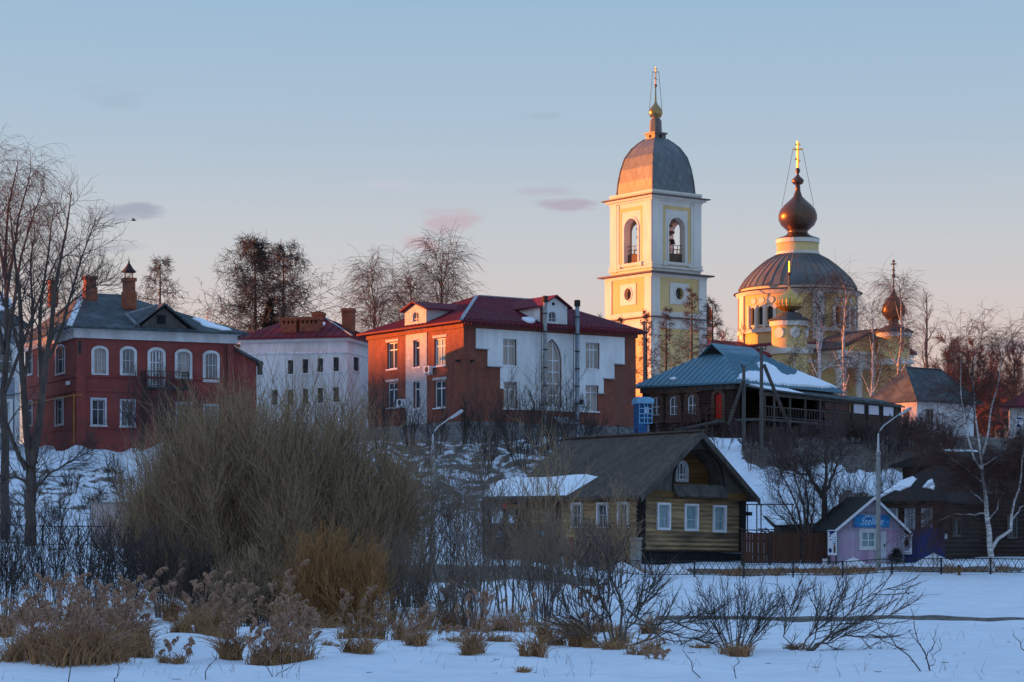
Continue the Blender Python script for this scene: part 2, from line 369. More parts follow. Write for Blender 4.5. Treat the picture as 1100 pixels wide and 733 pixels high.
M['log_black'] = mat('blackened_logs', (.046, .029, .023), .9, (.023, .016, .013), scale=1.2, stretch=(.6, .6, 5), c3=(.048, .034, .028))
M['wood_grey'] = mat('grey_weathered_wood', (.12, .105, .092), .9, (.055, .048, .042), scale=2, stretch=(1, 1, .3))
M['wood_brown'] = mat('brown_carved_wood', (.15, .085, .055), .85, (.085, .05, .035), scale=3)
M['wood_black'] = mat('black_plinth_boards', (.028, .025, .023), .95, (.012, .011, .010), scale=3, stretch=(4, 4, .4))
M['board_brown'] = mat('brown_fence_boards', (.105, .042, .022), .8, (.065, .027, .016), scale=2, stretch=(4, 4, .4), kind='boards', p=.16)
M['board_maroon'] = mat('maroon_boards', (.075, .028, .024), .8, (.045, .018, .017), scale=2, stretch=(4, 4, .4), kind='boards', p=.14)
M['board_red'] = mat('brown_red_panels', (.11, .05, .036), .8, (.07, .034, .027), scale=2, stretch=(4, 4, .6))
M['pink'] = mat('pink_lilac_paint', (.48, .29, .41), .8, (.44, .37, .46), scale=1.1, c3=(.42, .39, .45), kind='boards', p=.35)
M['lilac'] = mat('pale_lilac_boards', (.42, .37, .45), .8, (.33, .29, .37), scale=2, kind='boards', p=.13, stretch=(3, 3, .4))
M['blue_paint'] = mat('deep_blue_paint', (.010, .035, .165), .55, (.008, .026, .12), scale=2, stretch=(5, 5, .5), kind='boards', p=.4)
M['sign_ice'] = mat('pale_sign_lettering', (.45, .72, .85), .5, var=.05)
M['booth_blue'] = mat('booth_blue', (.02, .095, .24), .6, var=.2, scale=2)
M['booth_light'] = mat('booth_light_blue', (.20, .42, .60), .6, var=.15, scale=3)
M['sign_blue'] = mat('sign_blue', (.012, .10, .34), .45, (.03, .30, .55), scale=3.5)
M['red_door'] = mat('bright_red_door', (.55, .028, .016), .5, var=.1)
M['yellow'] = mat('yellow_ochre_plaster', (.70, .485, .20), .85, (.58, .41, .18), scale=.8, c3=(.62, .46, .22), stretch=(1, 1, .4))
M['dome_grey'] = mat('zinc_shingles', (.165, .178, .175), .5, (.12, .13, .13), scale=1.5, metal=.1, spec=.5, c3=(.105, .11, .115), kind='diamond')
M['copper'] = mat('patinated_copper', (.115, .135, .13), .5, (.165, .11, .08), scale=.9, stretch=(1, 1, .25), metal=.1, c3=(.07, .07, .07))
M['bronze'] = mat('dark_bronze', (.15, .075, .045), .34, (.10, .055, .038), scale=2, metal=.65, c3=(.11, .07, .05))
M['gold'] = mat('gilding', (.85, .55, .18), .25, (.70, .42, .12), scale=6, metal=1.0)
M['gold_old'] = mat('tarnished_gilding', (.85, .50, .13), .32, (.45, .26, .08), scale=5, metal=.9)
M['gold_dark'] = mat('darkened_gilding', (.46, .29, .11), .26, (.26, .16, .07), scale=6, metal=.9)
M['iron'] = mat('dark_iron', (.022, .022, .025), .6, var=.2, scale=6)
M['steel_dark'] = mat('dull_sheet_edge', (.11, .085, .075), .7, var=.2, scale=4)
M['rust'] = mat('rusty_iron', (.05, .028, .022), .8, var=.3, scale=5)
M['steel'] = mat('galvanised_steel', (.32, .34, .36), .5, (.20, .21, .23), scale=3, metal=.5, stretch=(1, 1, .4))
M['concrete'] = mat('concrete', (.30, .29, .27), .9, (.22, .21, .20), scale=4, bump=.2)
M['lamp_paint'] = mat('pale_lamp_paint', (.48, .49, .50), .6, var=.12, scale=6)
M['foundation'] = mat('grey_foundation_blocks', (.26, .25, .245), .95, (.17, .165, .16), scale=2, kind='courses', p=.35)
M['pole'] = mat('weathered_pole', (.125, .105, .09), .9, (.07, .06, .052), scale=3, stretch=(2, 2, .2))
M['gas_yellow'] = mat('gas_pipe_yellow', (.50, .25, .03), .6, var=.2)
M['dark'] = mat('dark_interior', (.012, .011, .012), .9)
M['snowdirt'] = mat('snow_bank', (.74, .76, .79), .7, (.58, .58, .59), scale=2, bump=.4, bscale=5, c3=(.66, .67, .69))
M['glass'] = mat('window_glass', (.025, .03, .036), .08, (.07, .075, .08), scale=1.3, spec=.6)
M['glass_curtain'] = mat('curtained_glass', (.20, .19, .18), .12, (.07, .07, .075), scale=2.2, stretch=(3, 3, .3), spec=.6)
M['glass_dull'] = mat('dusty_window_glass', (.045, .055, .065), .85, (.07, .08, .09), scale=1.5, spec=.02)
M['glass_pale'] = mat('painted_reflection_glass', (.40, .34, .28), .10, (.32, .28, .24), scale=1.2, spec=.5)  # warm beige sky reflection painted into the pane colour
M['glass_light_blue'] = mat('light_blue_panes', (.50, .62, .72), .2, (.56, .62, .68), scale=1, spec=.5)  # light blue base colour with slight random variation
M['glass_teal'] = mat('curtained_teal_glass', (.12, .26, .28), .3, (.36, .42, .42), scale=3, stretch=(3, 3, .3), spec=.03)
M['bark'] = mat('dark_bark', (.115, .086, .070), .95, (.06, .047, .040), scale=6, stretch=(1, 1, .3))
M['bark_grey'] = mat('grey_bark', (.17, .135, .11), .95, (.095, .075, .06), scale=6, stretch=(1, 1, .3))
M['bark_birch'] = mat('birch_bark', (.78, .74, .71), .8, (.22, .20, .19), scale=2.2, stretch=(1.2, 1.2, 6))
M['twig'] = mat('brown_twigs', (.085, .063, .055), .9, (.055, .042, .038), scale=1)
M['twig_rust'] = mat('rusty_twigs', (.12, .06, .046), .9, (.08, .042, .034), scale=1)
M['white_tower'] = mat('cream_white_plaster', (.70, .655, .56), .85, (.59, .55, .475), scale=.8, c3=(.62, .575, .49), stretch=(1, 1, .4))
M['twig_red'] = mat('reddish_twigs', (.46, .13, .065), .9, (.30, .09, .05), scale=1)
M['twig_grey'] = mat('grey_twigs', (.26, .19, .14), .9, (.17, .125, .095), scale=1)
M['twig_olive'] = mat('olive_tan_twigs', (.47, .31, .165), .85, (.20, .135, .08), scale=9)
M['twig_orange'] = mat('orange_brown_twigs', (.46, .23, .08), .85, (.22, .11, .045), scale=9)
M['twig_plum'] = mat('plum_brown_twigs', (.118, .077, .070), .9, (.075, .052, .050), scale=1)
M['needle'] = mat('dark_needles', (.012, .020, .014), .8, (.007, .011, .008), scale=2)
M['reed'] = mat('dry_reed_leaves', (.46, .245, .11), .85, (.24, .125, .06), scale=4)
M['plume'] = mat('reed_seed_heads', (.46, .275, .18), .95, (.29, .165, .11), scale=6)
M['wire'] = mat('wire', (.03, .03, .032), .7)
# ---------------------------------------------------------------- the ground: one sheet, frozen river in front, bank, road ledge, hill, plateau
GC = [-600, 0, 150, 300, 420, 550, 640, 720, 850, 980, 1100, 1700]
GD = [0, 38, 46, 52, 57, 64, 71.6, 72.0, 80, 90, 100, 103.5, 105, 112, 117, 122, 128, 134, 140, 150, 160, 168, 176, 190, 400]
_l = [.60, .62, .62, .82, .85, .60, .80, .80, 1.05, 1.65, 2.25, 2.45, 2.50, 2.60, 2.62, 2.75, 3.0, 3.4, 4.2, 6.4, 8.7, 9.4, 9.8, 10.4, 11]
_w = [.60, .62, .60, .72, .70, .55, .65, .65, .80, 1.10, 1.60, 2.10, 2.15, 2.20, 2.25, 2.4, 2.6, 3.0, 3.8, 5.8, 8.2, 9.2, 9.8, 10.4, 11]
_m = [.60, .62, .60, .60, .58, .56, .55, .57, .65, .80, 1.00, 1.70, 1.75, 1.80, 1.85, 2.0, 2.2, 2.6, 3.4, 5.3, 7.8, 9.6, 10.3, 10.8, 11]
_n = [.60, .62, .60, .58, .56, .54, .52, .58, .64, .74, .88, 1.05, 1.12, 1.25, 1.35, 1.5, 1.65, 1.9, 2.6, 4.9, 7.6, 9.8, 10.6, 11, 11]
_r = [.60, .64, .62, .60, .56, .52, .47, .57, .62, .70, .80, .83, .85, .92, 1.10, 1.45, 1.65, 1.8, 2.0, 4.3, 7.2, 9.6, 10.6, 11, 11]
_e = [.60, .64, .62, .60, .56, .52, .47, .57, .62, .74, .86, .90, .93, 1.05, 1.25, 1.55, 1.7, 1.8, 1.95, 3.9, 6.8, 9.4, 10.6, 11, 11]
GT = np.array([_l, _l, _l, _w, _m, _m, _n, _r, _r, _e, _e, _e])
def smooth(t): t = np.clip(t, 0, 1); return t*t*(3-2*t)
def _h0(px, D):
    px = np.clip(px, GC[0], GC[-1]); D = np.clip(D, 0, 399)
    i = np.clip(np.searchsorted(GC, px, 'right')-1, 0, len(GC)-2); j = np.clip(np.searchsorted(GD, D, 'right')-1, 0, len(GD)-2)
    gc, gd = np.array(GC, float), np.array(GD, float)
    a = smooth((px-gc[i])/(gc[i+1]-gc[i])); b = (D-gd[j])/(gd[j+1]-gd[j])
    return (GT[i, j]*(1-b)+GT[i, j+1]*b)*(1-a)+(GT[i+1, j]*(1-b)+GT[i+1, j+1]*b)*a
def height(x, y):
    x = np.asarray(x, float); y = np.asarray(y, float)
    px = CX+F_*x/np.maximum(y, 25.)
    h = _h0(px, y)
    n = np.sin(x*.9+y*.35)*np.sin(y*.55-x*.31)+.6*np.sin(x*2.3-y*1.1)*np.sin(y*1.7+x*.8)+.5*np.sin(x*.23+1)*np.sin(y*.19)
    hill = smooth((y-138)/12)*(1-smooth((y-168)/10))
    amp = .045+.30*hill+.03*smooth((px-700)/-300)
    n2 = np.sin(x*4.1+y*2.2)*np.sin(y*3.7-x*1.3)
    h = h+amp*n+(.012+.06*hill)*n2
    d = np.hypot(x, y)
    far = smooth((d-420)/500); h = h*(1-far)+0*far
    rg = smooth((-x-210)/190)*smooth((y+250)/200); h = h*(1-rg)+rg*(36.2+1.2*np.sin(y*.05)+.8*np.sin(y*.17+1))           # unseen ridge off to the left, added to shade the lower town
    return h
def gz(px, D): return float(height(X(px, D), D))
def build_ground():
    us = np.concatenate([np.linspace(-12, -2.7, 24), np.linspace(-2.6, -.27, 26), np.linspace(-.265, .265, 330), np.linspace(.27, 2.6, 26)])
    ds = np.concatenate([np.linspace(-60, 20, 5), np.linspace(26, 71.5, 90), np.linspace(71.6, 72.1, 4), np.linspace(72.6, 103, 55), np.linspace(103.4, 106, 8), np.linspace(106.6, 190, 130), np.linspace(195, 420, 30), [500, 650, 900, 1300, 2000, 3500, 6000]])
    U, Dm = np.meshgrid(us, ds)
    xx = U*np.maximum(Dm, 60) if False else U*np.maximum(Dm, 24.); yy = Dm
    zz = height(xx, yy)
    V = np.stack([xx, yy, zz], -1).reshape(-1, 3); nc, nr = len(us), len(ds)
    idx = np.arange(nr*nc).reshape(nr, nc)
    Q = np.stack([idx[:-1, :-1], idx[:-1, 1:], idx[1:, 1:], idx[1:, :-1]], -1).reshape(-1, 4)
    me = np_mesh('snow_ground', V, Q)
    # where the thaw has bared earth and dead grass
    px = CX+F_*xx/np.maximum(yy, 25.)
    bare = np.zeros_like(xx)
    def band(d0, d1, p0, p1, v, soft=1.0, ps=30.):
        return v*smooth((yy-d0)/soft)*smooth((d1-yy)/soft)*smooth((px-p0)/ps)*smooth((p1-px)/ps)
    bare = np.maximum(bare, band(117.2, 121.5, 690, 1120, .62, .8))
    bare = np.maximum(bare, band(71.4, 72.35, 690, 1200, .95, .15))
    bare = np.maximum(bare, band(100, 106.2, 380, 660, .85, 1.2))
    bare = np.maximum(bare, band(103, 107, -200, 330, .42, 1.0))
    bare = np.maximum(bare, band(140, 182, 380, 700, .50, 6))
    bare = np.maximum(bare, band(158, 200, 780, 1300, .85, 8))
    bare = np.maximum(bare, band(140, 160, 880, 1300, .55, 4))
    bare = np.maximum(bare, band(136, 160, -300, 380, .44, 6))
    bare = np.maximum(bare, band(56, 68, 400, 700, .44, 3))
    bare = np.maximum(bare, .6*smooth((-xx-230)/60))
    at = me.attributes.new('bare', 'FLOAT', 'POINT'); at.data.foreach_set('value', bare.reshape(-1).astype('f'))
    me.polygons.foreach_set('use_smooth', [True]*len(me.polygons))
    m = bpy.data.materials.new('snow_and_bare_earth'); m.use_nodes = True; t = m.node_tree; n = t.nodes; l = t.links; b = n['Principled BSDF']
    tcn = n.new('ShaderNodeTexCoord'); an = n.new('ShaderNodeAttribute'); an.attribute_name = 'bare'
    n1 = n.new('ShaderNodeTexNoise'); n1.inputs['Scale'].default_value = .9; n1.inputs['Detail'].default_value = 9; n1.inputs['Roughness'].default_value = .68; l.new(tcn.outputs['Object'], n1.inputs[0])
    ad = n.new('ShaderNodeMath'); ad.operation = 'ADD'; l.new(an.outputs['Fac'], ad.inputs[0]); l.new(n1.outputs[0], ad.inputs[1])
    r = n.new('ShaderNodeValToRGB'); r.color_ramp.elements[0].position = .98-.05; r.color_ramp.elements[1].position = 1.0; l.new(ad.outputs[0], r.inputs[0])
    n2 = n.new('ShaderNodeTexNoise'); n2.inputs['Scale'].default_value = 5; n2.inputs['Detail'].default_value = 6; l.new(tcn.outputs['Object'], n2.inputs[0])
    re = n.new('ShaderNodeValToRGB'); re.color_ramp.elements[0].color = (.030, .022, .017, 1); re.color_ramp.elements[1].color = (.155, .105, .065, 1); re.color_ramp.elements[0].position = .35; re.color_ramp.elements[1].position = .68; l.new(n2.outputs[0], re.inputs[0])
    rs = n.new('ShaderNodeValToRGB'); rs.color_ramp.elements[0].color = (.60, .635, .69, 1); rs.color_ramp.elements[1].color = (.73, .755, .79, 1); rs.color_ramp.elements[0].position = .3; rs.color_ramp.elements[1].position = .6; l.new(n1.outputs[0], rs.inputs[0])
    mx = n.new('ShaderNodeMix'); mx.data_type = 'RGBA'; l.new(r.outputs[0], mx.inputs[0]); l.new(rs.outputs[0], mx.inputs[6]); l.new(re.outputs[0], mx.inputs[7]); l.new(mx.outputs[2], b.inputs['Base Color'])
    bp = n.new('ShaderNodeBump'); bp.inputs['Strength'].default_value = .8; bp.inputs['Distance'].default_value = .12
    n3 = n.new('ShaderNodeTexNoise'); n3.inputs['Scale'].default_value = 1.3; n3.inputs['Detail'].default_value = 10; n3.inputs['Roughness'].default_value = .62; l.new(tcn.outputs['Object'], n3.inputs[0]); l.new(n3.outputs[0], bp.inputs['Height']); l.new(bp.outputs[0], b.inputs['Normal'])
    b.inputs['Roughness'].default_value = .65
    o = link_mesh('snow_ground', me, m); o['kind'] = 'structure'
def np_mesh(name, V, Q, T=None):
    me = bpy.data.meshes.new(name)
    me.vertices.add(len(V)); me.vertices.foreach_set('co', np.ascontiguousarray(V, dtype='f').reshape(-1))
    nq = len(Q); me.loops.add(nq*4); me.loops.foreach_set('vertex_index', np.ascontiguousarray(Q, dtype='i').reshape(-1))
    me.polygons.add(nq); me.polygons.foreach_set('loop_start', np.arange(0, nq*4, 4, dtype='i')); me.polygons.foreach_set('loop_total', np.full(nq, 4, dtype='i'))
    me.update(calc_edges=True); return me
build_ground()

# ---------------------------------------------------------------- branching plants
def tubes(P, R, S):
    Nn, K, _ = P.shape
    T = np.gradient(P, axis=1); T /= np.linalg.norm(T, axis=2, keepdims=True)+1e-9
    ref = np.where(np.abs(T[:, :1, 2:3]) > .7, np.array([1., .13, 0]), np.array([.07, .05, 1.]))
    A = np.cross(T, np.broadcast_to(ref, T.shape)); A /= np.linalg.norm(A, axis=2, keepdims=True)+1e-9
    Bv = np.cross(T, A)
    an = 2*np.pi*np.arange(S)/S
    V = P[:, :, None]+R[:, :, None, None]*(np.cos(an)[None, None, :, None]*A[:, :, None]+np.sin(an)[None, None, :, None]*Bv[:, :, None])
    ix = np.arange(Nn*K*S).reshape(Nn, K, S); nx = np.roll(ix, -1, axis=2)
    Q = np.stack([ix[:, :-1], nx[:, :-1], nx[:, 1:], ix[:, 1:]], -1).reshape(-1, 4)
    return V.reshape(-1, 3), Q
def tube_obj(name, sets, m, parent, smooth=False):
    Vs, Qs, o = [], [], 0
    for P, R, S in sets:
        if len(P) == 0: continue
        v, q = tubes(P, R, S); Vs.append(v); Qs.append(q+o); o += len(v)
    return link_mesh(name, np_mesh(name, np.concatenate(Vs), np.concatenate(Qs)), m, parent, smooth)
def grow(rng, P, R, n, t0, t1, ang, L, K=5, up=0., wig=.12, rr=.6, tip=.01, angv=.2, prof=None, lv=.3, maxr=9.):
    # n children on every parent line; L absolute length or ('rel', factor)
    Nn, Kp, _ = P.shape; Mn = Nn*n
    t = t0+(t1-t0)*((np.arange(n)[None]+rng.random((Nn, n)))/n)
    f = t*(Kp-1); i = np.clip(f.astype(int), 0, Kp-2); fr = (f-i)[..., None]
    a = np.arange(Nn)[:, None]
    p = P[a, i]*(1-fr)+P[a, i+1]*fr; T = P[a, i+1]-P[a, i]; T /= np.linalg.norm(T, axis=2, keepdims=True)+1e-9
    r = (R[a, i]*(1-fr[..., 0])+R[a, i+1]*fr[..., 0])*rr
    plen = np.linalg.norm(np.diff(P, axis=1), axis=2).sum(1)[:, None]
    Ln = plen*L[1] if isinstance(L, tuple) else np.full((Nn, n), float(L))
    if prof is not None: Ln = Ln*prof(t)
    Ln = Ln*(1+lv*(rng.random((Nn, n))*2-1))
    p, T, r, Ln = p.reshape(Mn, 3), T.reshape(Mn, 3), r.reshape(Mn), Ln.reshape(Mn)
    az = (rng.random((Nn, 1))*6.28+np.arange(n)[None]*2.4+rng.normal(0, .4, (Nn, n))).reshape(Mn, 1)
    ref = np.where(np.abs(T[:, 2:3]) > .8, np.array([1., 0, 0]), np.array([0, 0, 1.]))
    A = np.cross(T, ref); A /= np.linalg.norm(A, axis=1, keepdims=True)+1e-9; Bv = np.cross(T, A)
    th = np.clip(ang+angv*rng.normal(size=(Mn, 1)), .05, 2.2)
    d = T*np.cos(th)+(A*np.cos(az)+Bv*np.sin(az))*np.sin(th)
    out = np.zeros((Mn, K, 3)); out[:, 0] = p
    for k in range(1, K):
        d = d+np.array([0, 0, up])/(K-1)*1.5+rng.normal(0, wig, (Mn, 3)); d /= np.linalg.norm(d, axis=1, keepdims=True)+1e-9
        out[:, k] = out[:, k-1]+d*(Ln/(K-1))[:, None]
    r0 = np.minimum(np.maximum(r, tip), maxr)
    Rr = r0[:, None]+(tip*.6-r0)[:, None]*np.linspace(0, 1, K)[None]
    return out, np.maximum(Rr, tip*.5)
def line(rng, pts, K, wig=0):
    pts = np.array(pts, float); s = np.concatenate([[0], np.cumsum(np.linalg.norm(np.diff(pts, axis=0), axis=1))]); t = np.linspace(0, s[-1], K)
    q = np.stack([np.interp(t, s, pts[:, k]) for k in range(3)], 1)
    if wig: q[1:] += rng.normal(0, wig, (K-1, 3))
    return q
def trunk(rng, h, r, lean=(0, 0), K=10, wig=.02, tip=.02):
    z = np.linspace(0, 1, K); P = np.stack([lean[0]*z**1.5, lean[1]*z**1.5, h*z], 1)
    P[1:-1, :2] += np.cumsum(rng.normal(0, wig*h/K, (K-2, 2)), 0)
    P[0, 2] = -.3
    return P[None], (r*(1-z)**.8+tip)[None]
def plant(name, label, cat, px, D, group=None, base=None):
    x = X(px, D); return thing(name, label, cat, (x, D, gz(px, D) if base is None else base), 0, group)
def birch(px, D, top, wpx, seed, label, group, tw='twig', bark='bark_birch', base=None, weep=.9, n=(14, 7, 9), lean=0, tips=.011, name='birch_tree', split=0):
    rng = np.random.default_rng(seed); o = plant(name, label, 'tree', px, D, group, base); h = Z(top, D)-o.location.z; w = wpx/2*D/F_
    T = trunk(rng, h*.93, .012*h+.04, (lean*D/F_, 0), 10, .05)
    L1 = grow(rng, *T, n[0], .28, .97, .62, w*1.35, 7, .30, .07, .55, .03, .15, lambda t: np.clip(1.15-.75*t, .3, 1.)*np.clip(t*2.2, .5, 1))
    L2 = grow(rng, *L1, n[1], .2, 1., .6, w*.55, 6, -.25, .10, .55, .016, .2)
    tops = grow(rng, *T, n[1]*2, .7, 1., .5, w*.55, 6, .1, .1, .4, .016)
    L2 = (np.concatenate([L2[0], tops[0]]), np.concatenate([L2[1], tops[1]]))
    L3 = grow(rng, *L2, n[2], .25, 1., .7, .11*h, 5, -weep, .08, .5, tips, .3, lv=.5)
    tube_obj('trunk', [(*T, 8), (*L1, 5)], M[bark], o, True)
    tube_obj('crown', [(*L2, 3), (*L3, 3)], M[tw], o); return o
def larch(px, D, top, wpx, seed, label, group, tw='twig', base=None, n=(46, 9, 4), lean=0, z0=.12, tips=.011, irregular=.5, pk=.42):
    rng = np.random.default_rng(seed); o = plant('larch_tree', label, 'tree', px, D, group, base); h = Z(top, D)-o.location.z; w = wpx/2*D/F_
    T = trunk(rng, h*.99, .010*h+.05, (lean*D/F_, 0), 12, .01)
    pr = lambda t: np.where(t > pk, np.clip(1.08-1.0*((t-pk)/(1.02-pk))**.9, .10, 1), .55+.45*t/pk)
    L1 = grow(rng, *T, n[0], z0, .985, 1.42, w, 6, .10, .07, .30, .02, .16, pr, lv=irregular)
    L2 = grow(rng, *L1, n[1], .15, 1., .95, ('rel', .34), 4, -.12, .12, .5, .013, .2, lv=.5)
    L3 = grow(rng, *L2, n[2], .1, 1., .8, w*.10+.12, 3, -.25, .1, .6, tips, .3, lv=.5)
    tube_obj('trunk', [(*T, 8), (*L1, 4)], M['bark'], o, True); tube_obj('crown', [(*L2, 3), (*L3, 3)], M[tw], o); return o
def decid(px, D, top, wpx, seed, label, group, tw='twig', bark='bark', base=None, n=(14, 8, 8), name='bare_tree', tips=.011, upw=.35, t0=.22, cat='tree', lean=0):
    rng = np.random.default_rng(seed); o = plant(name, label, cat, px, D, group, base); h = Z(top, D)-o.location.z; w = wpx/2*D/F_
    T = trunk(rng, h*.92, .012*h+.05, (lean*D/F_, 0), 9, .06)
    L1 = grow(rng, *T, n[0], t0, .97, .75, w*1.25, 7, upw, .09, .6, .025, .15, lambda t: np.clip(1.2-.8*t, .35, 1.))
    L2 = grow(rng, *L1, n[1], .2, 1., .6, ('rel', .42), 5, .15, .1, .55, .015, .2)
    L3 = grow(rng, *L2, n[2], .15, 1., .6, ('rel', .45), 4, .1, .1, .55, tips, .3, lv=.5)
    tube_obj('trunk', [(*T, 7), (*L1, 4)], M[bark], o, True); tube_obj('crown', [(*L2, 3), (*L3, 3)], M[tw], o); return o
def shrub(px, D, top, wpx, seed, label, group, tw='twig', bark='bark_grey', stems=14, n=(7, 5), tips=.008, base=None, name='bare_shrub', spread=.65, r0=.03, upw=.25, basew=.25, lean=0, wig=.09):
    rng = np.random.default_rng(seed); o = plant(name, label, 'shrub', px, D, group, base); h = Z(top, D)-o.location.z; w = wpx/2*D/F_
    P = np.zeros((stems, 8, 3)); R = np.zeros((stems, 8)); z = np.linspace(0, 1, 8)
    for k in range(stems):
        a = rng.random()*6.28; q = math.sqrt(rng.random()); rad = q*w*.92
        hh = h*math.sqrt(max(.12, 1-.75*q*q))*rng.uniform(.72, 1.02); b0 = basew*w*q
        rr = b0+(rad-b0)*z**(1.15-spread*.3)
        P[k, :, 0] = rr*math.cos(a)+lean*D/F_*z; P[k, :, 1] = rr*math.sin(a)*.8; P[k, :, 2] = hh*z**.92; P[k, 0, 2] = -.15
        P[k, 1:] += np.cumsum(rng.normal(0, wig*h/16, (7, 3)), 0)
        R[k] = r0*(1-z*.85)*rng.uniform(.6, 1.2)
    L2 = grow(rng, P, R, n[0], .22, 1., .5, h*.24, 5, upw, .1, .5, tips*1.2, .2)
    L3 = grow(rng, *L2, n[1], .15, 1., .5, h*.10, 4, upw, .1, .6, tips, .25, lv=.5)
    tube_obj('stems', [(P, R, 5)], M[bark], o, True); tube_obj('twigs', [(*L2, 3), (*L3, 3)], M[tw], o); return o
def reeds(px, D, top, wpx, seed, label, group=None, blades=160, heads=20, name='reed_clump', lean=0., low=.55, mt='reed', hm='plume'):
    rng = np.random.default_rng(seed); o = plant(name, label, 'reeds', px, D, group); h = Z(top, D)-o.location.z; w = wpx/2*D/F_
    K = 6; z = np.linspace(0, 1, K)
    nc = max(3, blades//28); ci = rng.integers(0, nc, blades); ca = rng.random(nc)*6.28; cq = np.sqrt(rng.random(nc)); g = np.clip(rng.normal(0, .16, (2, blades)), -.4, .4); bx, by = (cq*np.cos(ca))[ci]*w*.72+g[0]*w*.9, (cq*np.sin(ca))[ci]*w*1.1+g[1]*w; q = np.clip(np.abs(bx)/w, 0, 1.1); ch = rng.uniform(.55, 1.1, nc)[ci]
    hh = h*low*rng.uniform(.3, 1.05, blades)*(1-.45*q**2)*ch; da = rng.random(blades)*6.28; dr = hh*rng.uniform(.1, .95, blades)
    P = np.stack([bx[:, None]+(dr*np.cos(da))[:, None]*z**1.8, by[:, None]+(dr*np.sin(da))[:, None]*z**1.8, hh[:, None]*(z-.32*z**3.2)-.05], -1)
    R = np.broadcast_to(.0125*(1-.75*z), (blades, K)).copy()
    sets = [(P, R, 3)]
    if heads:
        a = rng.random(heads)*6.28; q = np.sqrt(rng.random(heads)); bx, by = q*np.cos(a)*w*.9, q*np.sin(a)*w*1.1
        hh = h*rng.uniform(.42, 1., heads)*(1-.3*q**2); dx = rng.normal(lean, .12, heads)*hh
        S = np.stack([bx[:, None]+dx[:, None]*z**1.6, by[:, None]+0*z, hh[:, None]*z-.05], -1)
        ST = (S, np.broadcast_to(.007*(1-.4*z), (heads, K)).copy(), 3)
        # drooping seed head at every tip
        nf = 26; tp = S[:, -1]; dr_ = S[:, -1]-S[:, -2]; dr_ /= np.linalg.norm(dr_, axis=1, keepdims=True)
        side = np.where(rng.random(heads) < .6, 1, -1)[:, None]
        t = rng.random((heads, nf)); sz = rng.uniform(.16, .27, (heads, 1))
        c = tp[:, None]+dr_[:, None]*(t*sz)[..., None]+np.stack([side*.5*sz*t**2, 0*t, -.35*sz*t**2], -1)
        d = rng.normal(0, 1, (heads, nf, 3))*np.array([.6, .6, .35])+np.stack([side*(.9+0*t), 0*t, -.4+0*t], -1); d /= np.linalg.norm(d, axis=2, keepdims=True)
        Lf = (sz*.42)[..., None]*(1-.5*np.abs(t-.4))[..., None]
        PP = np.stack([c, c+d*Lf*.5, c+d*Lf+np.array([0, 0, -.03])], 2).reshape(-1, 3, 3)
        RR = np.broadcast_to(np.array([.010, .014, .004]), (len(PP), 3)).copy()
    tube_obj('leaves', sets, M[mt], o)
    if heads: tube_obj('seed_heads', [ST, (PP, RR, 3)], M[hm], o)
    return o
# ================================================================ BUILDINGS
def walls(b, m, Lx, Ly, z1, hr=(), hl=(), dep=.25, prof=None, zb=-1.5, name='wall', top=True):
    mb = MB(); panel(mb, b.FR, 0, Lx, zb, z1, hr, dep, None, prof); panel(mb, b.FL, 0, Ly, zb, z1, hl, dep, None, prof)
    panel(mb, b.FRb(Ly), 0, Lx, zb, z1, (), dep, None, prof); panel(mb, b.FLb(Lx), 0, Ly, zb, z1, (), dep, None, prof)
    if top: mb.poly([(0, 0, z1), (Lx, 0, z1), (Lx, Ly, z1), (0, Ly, z1)])
    return mb.obj(name, m, b.root)
def trim_run(mb, b, Lx, Ly, z0, z1, w, both=True, off=0):
    # a belt round the two visible faces, mitred at the corner
    a = [(-w, -w), (Lx+w, -w), (Lx+w, Ly+w), (-w, Ly+w)]; i = [(0, 0), (Lx, 0), (Lx, Ly), (0, Ly)]
    for k in range(4):
        k2 = (k+1) % 4
        mb.hexa([(*i[k], z0), (*i[k2], z0), (*a[k2], z0), (*a[k], z0), (*i[k], z1), (*i[k2], z1), (*a[k2], z1), (*a[k], z1)])

